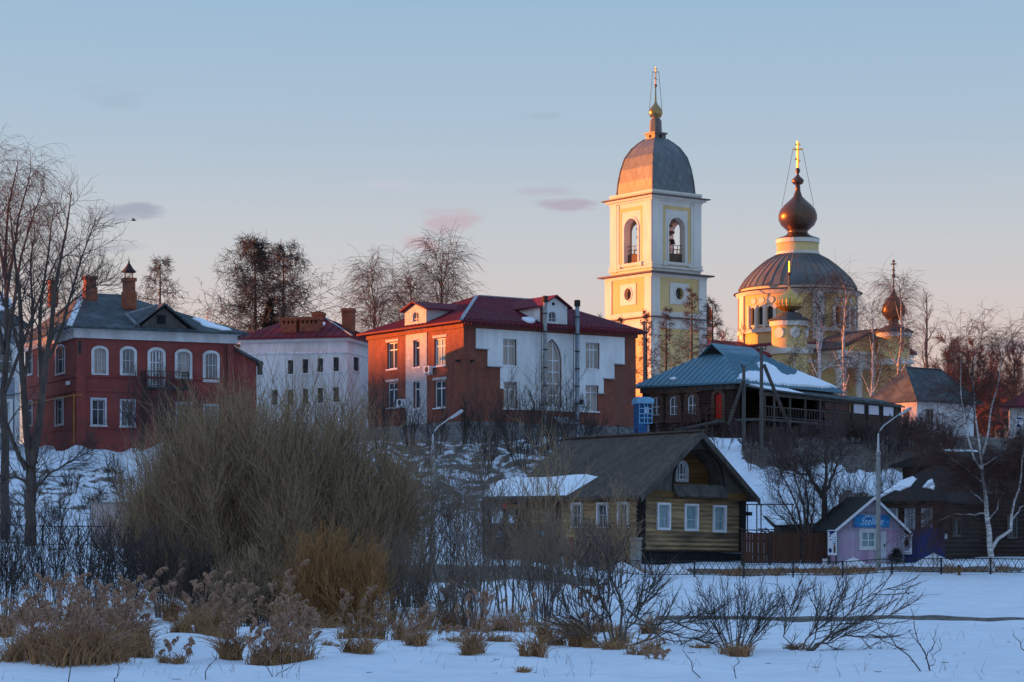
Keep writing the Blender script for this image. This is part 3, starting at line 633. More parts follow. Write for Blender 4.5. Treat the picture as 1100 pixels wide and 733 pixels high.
# ---------------------------------------------------------------- red manor on the left of the hill
def red_manor():
    b = B('brick_manor', 'two-storey dark red manor with white arched window surrounds, grey roof and iron balcony', 'house', 82, 165, 482, 26)
    Lx, Ly = b.uR(276), b.uL(28); ze = b.z0(363)
    Lm = b.uR(251)
    HR = [b.hR(101, 113.5, 374.5, 401.5, 'arch', .22), b.hR(131.5, 144, 375, 402, 'arch', .22), b.hR(161.5, 174.5, 376.5, 414, 'arch', .22), b.hR(190.5, 203.5, 378, 405.5, 'arch', .22), b.hR(220.5, 233, 379.5, 408, 'arch', .22),
          b.hR(99, 112.5, 429.5, 457), b.hR(130.5, 144, 431, 458), b.hR(190, 203.5, 434, 461), b.hR(220, 233, 436, 463)]
    HL = [b.hL(60.5, 69.5, 372, 401, 'arch', .3), b.hL(42, 50, 373, 402, 'arch', .3), b.hL(28, 35, 374, 402, 'arch', .3), b.hL(60, 68, 429, 456), b.hL(28, 35, 431, 457)]
    walls(b, M['red_plaster'], Lm, Ly, ze, HR, HL)
    for i, h in enumerate(HR):
        up = h['rise'] > 0
        if i == 2: window(b.root, b.FR, h, M['white_paint'], M['glass_curtain'], v=(0, -.55, .55), hz=(.42, .72), trim=(.22, .07, M['white_old']), name='balcony_door', mt=.09)
        else: window(b.root, b.FR, h, M['grey_paint'], (M['glass_curtain'] if i % 3 else M['glass_pale']) if up else (M['glass'] if i % 2 else M['glass_curtain']), v=(-.33, .33) if up else (0,), hz=(.62,), trim=(.20 if up else .13, .06, M['white_old'] if up else M['grey_paint']), sill=(.2, .12, M['white_old']))
    for h in HL: window(b.root, b.FL, h, M['grey_paint'], M['glass_dull'], v=(0,), hz=(.62,), trim=(.14, .06, M['white_old']), sill=(.12, .1, M['white_old']))
    # cornice, belts, plinth
    mb = MB(); trim_run(mb, b, Lm, Ly, ze, b.z0(353.5), .22); trim_run(mb, b, Lm, Ly, b.z0(353.5), b.z0(351), .50); mb.obj('cornice', M['white_old'], b.root)
    mb = MB()
    for ya, yb, w in ((404.5, 402, .08), (420, 417, .08), (460, 458, .06)): trim_run(mb, b, Lm, Ly, b.z0(ya), b.z0(yb), w)
    mb.ubox(b.FR, Lm-.7, Lm-.002, -1, ze-.003, .002, .09); mb.ubox(b.FR, .002, .7, -1, ze-.003, .002, .09)
    mb.obj('belt_course', M['red_plaster'], b.root)
    zt = b.z0(351.5)+.02; zr = Z(313, b.y+6.5)-b.z
    rb, tops = hip(-.7, Lm+.9, -.7, Ly+.7, zt, zr, 3.2, 7.4)
    rf = rb.obj('roof', M['slate'], b.root)
    mb = MB(); p = [Vector(q) for q in tops[0]]; mb.bar(p[0], p[3], .42, .07); mb.obj('snow_strip', M['snowdirt'], b.root)
    n = (p[1]-p[0]).cross(p[3]-p[0])
    mb = MB(); slab(mb, [b.hit(x, y, p[0], n) for x, y in ((206, 342), (214, 342), (226, 347), (249, 355), (238, 355), (219, 350.5), (212, 345.5))], n, .09); mb.obj('snow_patch', M['snow'], b.root)
    # pediment dormer
    u0, u1 = b.uR(143.5), b.uR(206); um = (u0+u1)/2; z0, z1 = zt+.05, b.zR(176, 328.5)
    d = MB(); d.prism(b.FR, [(u0+.25, z0), (u1-.25, z0), (um, z1-.15)], -3.5, .25); dw = d.obj('dormer', M['wood_grey'], b.root)
    d = MB()
    for s, e in ((u0, um), (u1, um)):
        for w0 in (0,): d.hexa([b.FR(s-.25*(1 if s < e else -1), z0-.1, -4), b.FR(e, z1, -4), b.FR(e, z1, .55), b.FR(s-.25*(1 if s < e else -1), z0-.1, .55), b.FR(s-.25*(1 if s < e else -1), z0+.06, -4), b.FR(e, z1+.16, -4), b.FR(e, z1+.16, .55), b.FR(s-.25*(1 if s < e else -1), z0+.06, .55)])
    d.obj('dormer_roof', M['slate'], dw)
    d = MB(); uu = b.uR(172); d.ubox(b.FR, uu-.33, uu+.33, b.zR(172, 348.5), b.zR(172, 339), .24, .275); d.obj('vent_opening', M['dark'], dw)
    d = MB(); d.bar(b.FR(u0+.2, z0+.1, .58), b.FR(u0-.2, z0+1.15, -1.3), .12); d.bar(b.FR(u0-.2, z0+1.15, -1.3), b.FR(um, z1+.2, -1.3), .12); d.obj('flashing', M['steel'], dw)
    # chimneys on the roof
    for (px, ya, yb, wpx, dd) in ((138.5, 299, 321, 11, 5.6), (96.5, 297, 316, 11, 6.2), (57, 301, 316, 8, 9.0)):
        yy = b.y+dd; s = wpx*yy/F_; c0 = b.loc((X(px, yy), yy, Z(yb, yy))); zt2 = Z(ya, yy)-b.z
        ch = MB(); ch.box((c0.x-s/2, c0.y-s/2, c0.z-1), (c0.x+s/2, c0.y+s/2, zt2-.25)); ch.box((c0.x-s*.62, c0.y-s*.62, zt2-.25), (c0.x+s*.62, c0.y+s*.62, zt2)); ch.box((c0.x-s*.6, c0.y-s*.6, c0.z-.8), (c0.x+s*.6, c0.y+s*.6, c0.z+.5))
        co_ = ch.obj('chimney', M['old_brick'], rf)
        if px > 130:
            cp = MB(); zc = zt2
            for a in range(6): t = a/6*6.283; cp.tube([(c0.x+.3*math.cos(t), c0.y+.3*math.sin(t), zc), (c0.x+.3*math.cos(t), c0.y+.3*math.sin(t), zc+.45)], .03, 5)
            cp.lathe([(.52, zc+.42), (.55, zc+.5), (.30, zc+.75), (.14, zc+1.0), (.05, zc+1.15), (.09, zc+1.22), (.02, zc+1.3), (.015, zc+1.6)], 8, (c0.x, c0.y)); cp.obj('chimney_cap', M['rust'], rf)
    # lean-to at the right end
    mb = MB(); za = b.z0(372)
    mb.hexa([(Lm+.004, .1, -1), (Lx, .1, -1), (Lx, Ly, -1), (Lm+.004, Ly, -1), (Lm+.004, .1, za+.2), (Lx, .1, za-.75), (Lx, Ly, za-.75), (Lm+.004, Ly, za+.2)]); mb.obj('annex', M['red_plaster'], b.root)
    mb = MB(); mb.hexa([(Lm, -.3, za+.2), (Lx+.4, -.3, za-.9), (Lx+.4, Ly, za-.9), (Lm, Ly, za+.2), (Lm, -.3, za+.38), (Lx+.4, -.3, za-.72), (Lx+.4, Ly, za-.72), (Lm, Ly, za+.38)]); mb.obj('annex_roof', M['slate'], b.root)
    # balcony
    u0, u1 = b.uR(151), b.uR(198); zs = b.zR(174, 417); zr_ = b.zR(174, 400.5)
    mb = MB(); mb.ubox(b.FR, u0, u1, zs-.14, zs, .0, 1.15)
    for u in (u0+.4, u1-.4): mb.bar(b.FR(u, zs-.14, 1.0), b.FR(u, zs-.95, .05), .06)
    bo = mb.obj('balcony', M['iron'], b.root)
    mb = MB(); w = 1.1
    pts = [b.FR(u0+.04, 0, .05), b.FR(u0+.04, 0, w), b.FR(u1-.04, 0, w), b.FR(u1-.04, 0, .05)]
    for p0, p1 in zip(pts, pts[1:]):
        p0, p1 = Vector(p0), Vector(p1)
        for z in (zs+.1, zr_): mb.bar(p0+Vector((0, 0, z)), p1+Vector((0, 0, z)), .055)
        k = max(2, int((p1-p0).length/.22))
        for i in range(k+1):
            q = p0.lerp(p1, i/k); mb.bar(q+Vector((0, 0, zs)), q+Vector((0, 0, zr_)), .02 if i % 4 else .06)
            if i < k: q2 = p0.lerp(p1, (i+1)/k); mb.bar(q+Vector((0, 0, zs+.1)), q2+Vector((0, 0, zr_)), .016)
    mb.obj('balcony_railing', M['iron'], bo)
    # gas pipe, lamp, downpipe
    mb = MB(); zg = b.z0(424.5)
    mb.tube([b.FL(Ly*.95, zg+.02, .12), b.FL(.1, zg, .12), b.FR(.12, zg, .12), b.FR(.35, zg, .12)], .035, 6); mb.tube([b.FL(.12, zg, .14), b.FL(.12, b.z0(476), .14)], .035, 6); mb.obj('gas_pipe', M['gas_yellow'], b.root)
    mb = MB(); mb.ubox(b.FR, .12, .32, b.z0(380), b.z0(366), .004, .1); mb.obj('meter_box', M['iron'], b.root)
    mb = MB(); mb.ubox(b.FL, 1.6, 2.2, b.z0(412), b.z0(408), .01, .18); mb.obj('wall_lamp', M['white_paint'], b.root)
    mb = MB(); u = b.uR(243); mb.tube([b.FR(u, 0, .12), b.FR(u, ze-.1, .12)], .05, 6); mb.obj('downpipe', M['rust'], b.root)
red_manor()

# ---------------------------------------------------------------- pale plastered house at the left edge
def pale_house():
    b = B('plastered_house', 'pale blue-white plastered house with tall arched window at the left edge of the photo', 'house', -62, 160, 482, 20)
    Lx = b.uR(21); ze = b.zR(10, 352)
    H = [b.hR(-2, 14, 371, 402, 'arch', .5), b.hR(-40, -24, 371, 402, 'arch', .5), b.hR(-2, 10, 432, 462), b.hR(-40, -28, 432, 462)]
    walls(b, M['pale_blue_plaster'], Lx, 9, ze, H)
    for h in H: window(b.root, b.FR, h, M['white_paint'], M['glass_curtain'], v=(0,), hz=(.6,), trim=(.22, .08, M['white_plaster']), sill=(.2, .1, M['white_plaster']))
    mb = MB(); trim_run(mb, b, Lx, 9, ze-.45, ze, .15); trim_run(mb, b, Lx, 9, ze, ze+.18, .4)
    for p in (15.5,): mb.ubox(b.FR, b.uR(p), Lx-.003, -1, ze-.46, .003, .12)
    mb.obj('cornice', M['white_old'], b.root)
    rb, t = hip(-.6, Lx+.6, -.6, 9.6, ze+.2, Z(311, b.y+6)-b.z, 3.5, 3.0); rf = rb.obj('roof', M['slate'], b.root)
    n = Vector((0, -(Z(311, b.y+6)-b.z-ze), 5.1))
    mb = MB(); slab(mb, [b.hit(x, y, t[0][0], (Vector(t[0][1])-Vector(t[0][0])).cross(Vector(t[0][3])-Vector(t[0][0]))) for x, y in ((-30, 316), (8, 316), (14, 326), (10, 334), (-20, 336))], n, .1); mb.obj('snow_patch', M['snow'], b.root)
pale_house()

# ---------------------------------------------------------------- long white house with red roof and broad brick chimneys
def white_long():
    b = B('long_house', 'long two-storey white house with dull maroon roof and broad brick chimney stacks', 'house', 373, 190, 470, 76)
    Ly = b.uL(258); Lx = 9; ze = b.z0(366)
    HL = [b.hL(c-3, c+3, y0, y1) for c, y0, y1 in ((361, 384, 399), (344, 385, 400), (328, 386, 401), (312, 387, 402), (279, 388, 403), (361, 416, 432), (344, 417, 433), (328, 418, 434), (312, 419, 435), (295, 419, 435))]
    HR = [b.hR(380, 386, 384, 399)]
    walls(b, M['white_plaster'], Lx, Ly, ze, HR, HL)
    for F, hs in ((b.FL, HL), (b.FR, HR)):
        for h in hs: window(b.root, F, h, M['wood_grey'], M['glass_dull'], v=(0,), hz=(.6,), sill=(.12, .1, M['white_paint']))
    mb = MB(); trim_run(mb, b, Lx, Ly, ze, ze+.34, .35); trim_run(mb, b, Lx, Ly, ze-1.0, ze-.85, .07); mb.obj('cornice', M['white_paint'], b.root)
    rb, t = hip(-.6, Lx+.6, -.6, Ly+.6, ze+.36, Z(340, b.y+5)-b.z, 4.2, 4.2, 'y'); rf = rb.obj('roof', M['maroon_old'], b.root)
    sm = MB(); seams(sm, t[3], .7); seams(sm, t[0], .7); sm.obj('roof_seams', M['maroon_old'], rf)
    mb = MB(); p = [Vector(q) for q in t[0]]; mb.bar(p[0], p[2], .2, .08); mb.obj('flashing', M['steel'], rf)
    n = (Vector(t[3][1])-Vector(t[3][0])).cross(Vector(t[3][2])-Vector(t[3][0]))
    mb = MB(); slab(mb, [b.hit(x, y, t[3][0], n) for x, y in ((340, 350), (343, 348.5), (349, 347.5), (350, 349), (346, 351.5), (341, 352))], n, .15); mb.obj('snow_patch', M['snow'], b.root)
    for (p0, p1, ya, yb, dx) in ((300.5, 319, 341, 361, .5), (320.5, 344, 340, 360, .7), (334, 346.5, 335, 348, 3.0), (366, 379, 331, 346, 3.0)):
        P = b.hit(p1, yb, (dx, 0, 0), (1, 0, 0)); Q = b.hit(p0, yb, (dx, 0, 0), (1, 0, 0)); T = b.hit(p1, ya, (dx, 0, 0), (1, 0, 0))
        y0, y1 = sorted((P.y, Q.y)); zt = T.z
        ch = MB(); ch.box((dx, y0+.1, P.z-1), (dx+1.0, y1-.1, zt-.55))
        k = max(3, int((y1-y0)/.42))
        for i in range(k+1): yy = y0+.1+(y1-y0-.2-.2)*i/k; ch.box((dx+.003, yy, zt-.55), (dx+.997, yy+.2, zt-.28))
        ch.box((dx-.06, y0+.04, zt-.28), (dx+1.06, y1-.04, zt)); ch.obj('chimney', M['old_brick'], rf)
white_long()

# ---------------------------------------------------------------- brick and white plaster building
def brick_house():
    b = B('brick_building', 'two-storey orange brick building with stepped white plaster front, pointed arch window and maroon roof', 'building', 498, 176, 471, 35)
    Lx, Ly = b.uR(683), b.uL(395.5); ze = b.z0(347)
    PW = b.hR(581, 602.5, 364, 438, 'point', 1.75)
    HR = [b.hR(540, 554.5, 364.5, 393), b.hR(628.5, 643.5, 368.5, 396.5), b.hR(541, 555, 410.5, 439), b.hR(628.5, 642.5, 414, 442), PW]
    HL = [b.hL(416, 427, 368, 396.5), b.hL(444.5, 451.5, 365.5, 394.5), b.hL(466.5, 478.5, 363.5, 393), b.hL(416, 427, 411, 438), b.hL(444.5, 451.5, 410, 439), b.hL(466.5, 478.5, 409, 438)]
    walls(b, M['brick'], Lx, Ly, ze, HR, HL, .28)
    # stepped white plaster, 3 cm proud
    mb = MB(); Fp = lambda u, z, w: b.FR(u, z, w+.07)
    zt = lambda py: b.z0(py+1.0)
    rows = [(351.5, 373.5, 511, 670.5), (373.5, 382, 523.5, 670.5), (382, 392, 523.5, 659.5), (392, 399, 537, 659.5), (399, 416, 537, 648), (416, 429, 541, 636), (429, 438, 556, 628)]
    for k, (ya, yb, pa, pb) in enumerate(rows):
        panel(mb, Fp, b.uR(pa), b.uR(pb), b.z0(yb), b.z0(ya), HR, .09)
        for u in (b.uR(pa), b.uR(pb)): mb.poly([b.FR(u, b.z0(yb), 0), b.FR(u, b.z0(yb), .07), b.FR(u, b.z0(ya), .07), b.FR(u, b.z0(ya), 0)])
    wp = mb.obj('plaster_front', M['white_plaster'], b.root)
    mb = MB()
    for py, pa, pb in ((373.5, 511, 524), (392, 523.5, 538), (382, 659.5, 671), (399, 648, 660), (416, 636, 649)): mb.ubox(b.FR, b.uR(pa)-.1, b.uR(pb)+.0, b.z0(py)-.07, b.z0(py)-.005, .075, .17)
    mb.obj('step_flashing', M['steel'], wp)
    for i, h in enumerate(HR):
        if i == 4:
            window(b.root, b.FR, h, M['white_paint'], M['glass_pale'], .22, .09, (-.3, .3), (.27, .52, .77, 1.02), name='arched_window', mt=.08)
            mb = MB(); casing(mb, b.FR, h, .16, .075, .14); mb.obj('arch_surround', M['white_plaster'], b.root)
        else: window(b.root, b.FR, h, M['white_paint'], M['glass_pale'], .24, .08, (.0,) if i != 1 else (-.15, .35), (.74,) if i < 2 else (.72,), sill=(.1, .12, M['white_paint']), mt=.08)
    for i, h in enumerate(HL):
        window(b.root, b.FL, h, M['white_paint'], M['glass_dull'] if i != 2 else M['glass_teal'], .22, .08, (.0,) if i not in (1, 4) else (), (.72,), sill=(.1, .1, M['white_paint']), mt=.08)
        mb = MB(); mb.ubox(b.FL, h['u']-h['hw']-.2, h['u']+h['hw']+.2, h['zs']+.05, h['zs']+.25, .004, .05); mb.obj('lintel', M['white_brick'], b.root)
    mb = MB(); panel(mb, lambda u, z, w: b.FL(u, z, w+.06), b.uL(459), b.uL(436.5), .8, ze-.25, [HL[1], HL[4]], .06)
    for u in (b.uL(459), b.uL(436.5)): mb.poly([b.FL(u, .8, 0), b.FL(u, .8, .06), b.FL(u, ze-.25, .06), b.FL(u, ze-.25, 0)])
    mb.obj('pale_brick_bay', M['white_brick'], b.root)
    mb = MB(); trim_run(mb, b, Lx, Ly, -1.5, b.z0(452.5), .10); mb.obj('plinth', M['foundation'], b.root)
    mb = MB(); trim_run(mb, b, Lx, Ly, ze-.35, ze, .12); trim_run(mb, b, Lx, Ly, ze, ze+.12, .3); mb.obj('cornice', M['brick'], b.root)
    zt_, zr = ze+.14, Z(317.5, b.y+9)-b.z
    rb, t = hip(-.7, Lx+.7, -.7, Ly+.7, zt_, zr, 6.6, 5.0); rf = rb.obj('roof', M['maroon_roof'], b.root)
    sm = MB()
    for f in t: seams(sm, f, .55, .03, .035)
    sm.obj('roof_seams', M['maroon_roof'], rf)
    mb = MB(); p = [Vector(q) for q in t[0]]; mb.bar(p[0], p[3], .28, .09); mb.bar(p[1], p[2], .2, .08); mb.bar(p[3], p[2], .25, .1); mb.obj('ridge_cap', M['steel'], rf)
    mb = MB()
    for k in range(60):
        u = -.4+k*(Lx+.8)/60; mb.ubox(b.FR, u, u+.12, zt_-.3, zt_+.02, .69, .735)
    mb.ubox(b.FR, -.7, Lx+.7, zt_+.12, zt_+.2, .3, .36); mb.obj('snow_guard', M['maroon_old'], rf)
    # dormers: gabled, on both faces
    def dormer(F, u0, u1, z0, zw, za, m, wh, back, front=.05, name='dormer'):
        um = (u0+u1)/2
        d = MB()
        panel(d, lambda u, z, w: F(u, z, w+front), u0, u1, z0, zw, [wh] if wh else [], .2)
        d.poly([F(u0, zw, front), F(u1, zw, front), F(um, za-.08, front)])
        for u in (u0, u1): d.poly([F(u, z0, front), F(u, zw, front), F(u, zw, -back), F(u, z0, -back)])
        do = d.obj(name, m, b.root)
        r = MB()
        for s in (u0-.28, u1+.28):
            zs = zw-.28*(za-zw)/((u1-u0)/2)
            r.hexa([F(s, zs, front+.35), F(um, za, front+.35), F(um, za, -back), F(s, zs, -back), F(s, zs+.1, front+.35), F(um, za+.1, front+.35), F(um, za+.1, -back), F(s, zs+.1, -back)])
        r.obj('dormer_roof', M['maroon_roof'], do)
        if wh: window(do, lambda u, z, w: F(u, z, w+front), wh, M['grey_paint'], M['glass'], .15, .05, (0,), (.5,), mt=.05)
        return do
    wh = hole(b.uR(588.5), b.uR(596.5), b.zR(592, 346), b.zR(592, 335), 'arch', .25)
    dormer(b.FR, b.uR(581), b.uR(608.5), ze-.1, b.zR(595, 329), b.zR(594, 318.5), M['white_plaster'], wh, 5.2, .10)
    d = MB(); uu = b.uR(593.5); d.prism(b.FR, outline(hole(uu-.13, uu+.13, b.zR(593, 328.5), b.zR(593, 325), 'circle'), 0), .095, .13); d.obj('gable_vent', M['dark'], b.root)
    mb = MB(); mb.ubox(b.FR, b.uR(579.5), b.uR(582), ze, b.zR(580, 330), .06, .16); mb.obj('dormer_pier', M['brick'], b.root)
    wh = hole(b.uL(451.5), b.uL(445), b.zL(448, 346), b.zL(448, 335.5), 'arch', .3)
    dormer(b.FL, b.uL(459.5), b.uL(436.5), ze-.05, b.zL(448, 333), b.zL(448, 325.5), M['white_brick'], wh, 4.6, .14)
    pn = t[0]; n = (Vector(pn[1])-Vector(pn[0])).cross(Vector(pn[3])-Vector(pn[0]))
    mb = MB(); slab(mb, [b.hit(x, y, pn[0], n) for x, y in ((560, 343), (571, 342.5), (575, 345.5), (573, 347.5), (566, 347))], n, .18); mb.obj('snow_patch', M['snow'], b.root)
    # air-conditioning boxes
    for F, p, py, wp, hp, f in ((b.FL, 463, 397.5, 10, 7, b.uL), (b.FL, 434, 433, 8, 7, b.uL), (b.FR, 621.5, 432.5, 9, 9, b.uR)):
        u = f(p); zz = (b.zL if F == b.FL else b.zR)(p, py); w = .42
        mb = MB(); mb.ubox(F, u-w, u+w, zz-.28, zz+.28, .12, .45); mb.ubox(F, u-w*.7, u-w*.6, zz-.4, zz-.28, .0, .45); mb.ubox(F, u+w*.6, u+w*.7, zz-.4, zz-.28, .0, .45); ac = mb.obj('air_conditioner', M['white_paint'], b.root)
        fm = MB(); fm.prism(F, [(u-.06+.23*math.cos(a*.4488), zz+.23*math.sin(a*.4488)) for a in range(14)], .44, .47); fm.obj('fan_grille', M['iron'], ac)
    mb = MB()
    for p in (493.5, 506):
        F, f, zf = (b.FL, b.uL, b.zL) if p < 498 else (b.FR, b.uR, b.zR)
        u = f(p); zz = zf(p, 388); mb.ubox(F, u-.06, u+.06, zz-.1, zz+.08, 0, .25); mb.ubox(F, u-.1, u+.1, zz-.02, zz+.1, .2, .38)
    mb.obj('floodlight', M['iron'], b.root)
    mb = MB(); mb.tube([b.FR(b.uR(618.5), b.zR(618, 438), .06), b.FR(b.uR(618.5), b.zR(618, 421), .06)], .04, 6); mb.obj('vent_pipe', M['iron'], b.root)
    # entrance canopy low in the middle
    mb = MB(); u0, u1 = b.uR(592), b.uR(612); z0 = b.zR(600, 449); mb.hexa([b.FR(u0, z0, .1), b.FR(u1, z0, .1), b.FR(u1, z0-.5, 1.2), b.FR(u0, z0-.5, 1.2), b.FR(u0, z0+.08, .1), b.FR(u1, z0+.08, .1), b.FR(u1, z0-.42, 1.2), b.FR(u0, z0-.42, 1.2)]); mb.obj('basement_canopy', M['steel'], b.root)
    # two free-standing flue pipes in front of the white wall
    for px, ytop, D, m, lab in ((579.5, 318, None, 'concrete', 'tall rust-stained flue pipe left of the white gable, in front of the plaster wall'), (614, 322.5, None, 'steel', 'tall grey steel flue pipe right of the pointed arch window')):
        u = b.uR(px); P = b.wld(b.FR(u, 0, .75)); Dp = P.y; base = gz(CX+F_*P.x/Dp, Dp)
        t = thing('flue_pipe', lab, 'flue pipe', (P.x, P.y, base), 0, 'flue pipes on the brick building'); ht = Z(ytop, Dp)-base
        r = .155 if m == 'concrete' else .17
        mb = MB(); mb.tube([(0, 0, -.2), (0, 0, ht-.15)], r, 10); mb.obj('pipe', M[m], t, True)
        mb = MB(); mb.lathe([(r+.02, ht-.5), (r+.07, ht-.45), (r+.07, ht-.05), (r+.02, ht)], 10); mb.obj('rain_cap', M['rust'], t)
        mb = MB()
        for k in range(1, 8): zz = ht*k/8; mb.lathe([(r+.005, zz), (r+.03, zz), (r+.03, zz+.08), (r+.005, zz+.08)], 10)
        mb.bar((-r-.12, 0, ht*.1), (-r-.12, 0, ht*.92), .05); mb.obj('pipe_bracket', M['rust'], t)
    return b
BH = brick_house()
# ---------------------------------------------------------------- onion dome with cross
def cross(par, x, y, z, h, m, w=None, wires=None):
    w = w or h*.055; mb = MB()
    mb.box((x-w/2, y-w/2, z), (x+w/2, y+w/2, z+h))
    d = Vector((1, -1, 0)).normalized()
    for f, l in ((.88, .10), (.70, .19)): c = Vector((x, y, z+h*f)); mb.bar(c-d*l*h, c+d*l*h, w*.8, w)
    c = Vector((x, y, z+h*.30)); mb.bar(c-d*h*.10+Vector((0, 0, .05*h)), c+d*h*.10-Vector((0, 0, .05*h)), w*.8, w)
    o = mb.obj('cross', m, par)
    if wires:
        zb, r = wires; wm = MB()
        for s in (-1, 1): wm.bar(Vector((x, y, z+h*.70))+d*s*h*.18, Vector((x, y, zb))+d*s*r, .035)
        wm.obj('guy_wire', M['wire'], o)
    return o
def onion(par, x, y, z, r, h, m, n=28, lobes=0, amp=0):
    prof = [(.42, 0), (.62, .05), (.90, .17), (1.0, .31), (.93, .46), (.72, .60), (.46, .71), (.26, .80), (.13, .89), (.07, 1.0)]
    mb = MB(); mb.lathe([(a*r, z+b_*h) for a, b_ in prof], n, (x, y), lobes, amp); return mb.obj('onion_dome', m, par, lobes == 0)
# ---------------------------------------------------------------- bell tower
def bell_tower():
    b = B('bell_tower', 'tall yellow and white bell tower with grey vaulted dome, open belfry arches and gilded onion', 'tower', 700.5, 260, 501, 37)
    Lr, Ll = b.uR(752.6), b.uL(656); L = (Lr+Ll)/2; cx = cy = L/2; e = .42
    Dc = b.wld((cx, cy, 0)).y; zc = lambda py: Z(py, Dc)-b.z
    FRo, FLo = (lambda u, z, w: b.FR(u, z, w+e)), (lambda u, z, w: b.FL(u, z, w+e))
    FRb, FLb = b.FRb(L), b.FLb(L)
    faces = ((b.FR, 1), (b.FL, 1), (FRb, 0), (FLb, 0))
    # belfry with four open arches
    za, zb, hw = b.z0(231), b.z0(279.5), L*.165; H = hole(cx-hw, cx+hw, zb, za, 'arch')
    mb = MB()
    for F, v in faces:
        panel(mb, F, 0, L, b.z0(292), b.z0(206), [H], .85)
        panel(mb, lambda u, z, w, F=F: F(u, z, w-.85), .85, L-.85, b.z0(284), b.z0(213), [H], .0)
    mb.poly([(0, 0, b.z0(283)), (L, 0, b.z0(283)), (L, L, b.z0(283)), (0, L, b.z0(283))]); mb.poly([(0, 0, b.z0(213)), (L, 0, b.z0(213)), (L, L, b.z0(213)), (0, L, b.z0(213))])
    bel = mb.obj('belfry', M['white_tower'], b.root)
    mb = MB()
    for F, v in faces[:2]:
        G = lambda u, z, w, F=F: F(u, z, w)
        fr = hole(cx-hw*1.40, cx+hw*1.40, zb-.25, b.z0(223))
        A = outline(fr, 0); Bo = outline(fr, .42)
        casing(mb, G, fr, .42, .003, .03)
    mb.obj('yellow_frame', M['yellow'], bel)
    mb = MB()
    for F, v in faces:
        casing(mb, F, H, .22, .004, .10)
        for u in (.02, L-1.15): mb.ubox(F, u, u+1.13, b.z0(288), b.z0(212), .003, .12)
        for u in (1.17, L-1.17-.35): mb.ubox(F, u, u+.35, b.z0(284), b.z0(215), .003, .09)
        for u in (cx-hw*1.75, cx+hw*1.35): mb.ubox(F, u, u+hw*.4, zb-.5, zb, .004, .3)
        mb.ubox(F, cx-hw*1.5, cx+hw*1.5, zb-.32, zb-.06, .004, .26)
    mb.obj('white_trim', M['white_tower'], bel)
    # bells, beams and the railing inside
    mb = MB()
    for z in (b.z0(243), b.z0(252)):
        mb.box((.9, cy-.15, z), (L-.9, cy+.15, z+.28)); mb.box((cx-.15, .9, z+.3), (cx+.15, L-.9, z+.56))
    mb.obj('bell_beam', M['wood_brown'], bel)
    for i, (dx, dy, s) in enumerate(((0, -.9, .62), (-1.5, .3, .40), (.9, -1.9, .34), (-1.9, -.6, .34), (1.4, .6, .42))):
        mb = MB(); z = b.z0(252)-.05; mb.lathe([(s*.98, z-s*1.5), (s, z-s*1.42), (s*.72, z-s*.95), (s*.55, z-s*.5), (s*.42, z-s*.2), (s*.15, z), (.05, z+.05)], 16, (cx+dx, cy+dy)); mb.obj('bell', M['iron'], bel, True)
    for F, v in faces:
        mb = MB(); zz = zb
        mb.ubox(F, cx-hw, cx+hw, zz, zz+1.05, -.55, -.48)
        mb.obj('arch_boarding', M['wood_brown'], bel)
        mb = MB()
        for q in (1.5, 1.95): mb.ubox(F, cx-hw, cx+hw, zz+q, zz+q+.06, -.55, -.48)
        for u in (cx-hw*.5, cx, cx+hw*.5): mb.ubox(F, u-.03, u+.03, zz+1.0, zz+1.95, -.545, -.49)
        mb.obj('arch_railing', M['iron'], bel)
    def ring(mb, za_, zb_, w):
        a, q = -w, L+w; mb.box((a, a, za_), (q, q, zb_))
    mb = MB(); ring(mb, b.z0(214), b.z0(212), .16); ring(mb, b.z0(212)+.002, b.z0(209.5), .45); ring(mb, b.z0(205.8), b.z0(203), .12); ring(mb, b.z0(283.5), b.z0(281.5), .16); ring(mb, b.z0(287), b.z0(284.6), .20)
    ring(mb, b.z0(297), b.z0(293.5), e+.1); mb.obj('cornice', M['white_tower'], b.root)
    mb = MB(); ring(mb, b.z0(209.5)+.002, b.z0(208.3), .80); ring(mb, b.z0(293.5)+.002, b.z0(291.9), e+.70); ring(mb, b.z0(341.2), b.z0(340.0), e+.5); mb.obj('cornice_flashing', M['steel_dark'], b.root)
    mb = MB(); ring(mb, b.z0(208.3)+.003, b.z0(205.8)-.002, .05); mb.obj('attic', M['white_tower'], b.root)
    # middle and lower tiers, 42 cm wider
    C1 = lambda: hole(cx-.62, cx+.62, b.z0(320.5), b.z0(307), 'circle')
    ft = ((FRo, 1), (FLo, 1), (lambda u, z, w: FRb(u, z, w+e), 0), (lambda u, z, w: FLb(u, z, w+e), 0))
    mb = MB()
    for F, v in ft: panel(mb, F, -e, L+e, -1, b.z0(293), [C1()] if v else [], .5)
    mt = mb.obj('lower_tier', M['yellow'], b.root)
    mb = MB(); t = 1.15
    for F, v in ft:
        for u in (-e, L+e-t): mb.ubox(F, u, u+t, -1, b.z0(297)-.003, .004, .10)
        mb.ubox(F, -e+t, L+e-t, b.z0(339.6)+.002, b.z0(334), .004, .09); mb.ubox(F, -e+t, L+e-t, b.z0(352), b.z0(341.6), .004, .085)
        if v: panel(mb, lambda u, z, w, F=F: F(u, z, w+.06), cx-1.4, cx+1.4, b.z0(325.5), b.z0(302.5), [C1()], .08); casing(mb, F, C1(), .14, .06, .13)
    mb.obj('white_trim', M['white_tower'], mt)
    for F, v in ft[:2]:
        mb = MB(); h = C1(); mb.prism(F, outline(h, .05), -.5, -.42); o = mb.obj('round_window', M['glass'], mt)
    # vaulted dome, pedestal, gilded onion
    bh = L/2*.87; q2 = math.sqrt(2); zt, z0_ = zc(150), b.z0(203)+.002
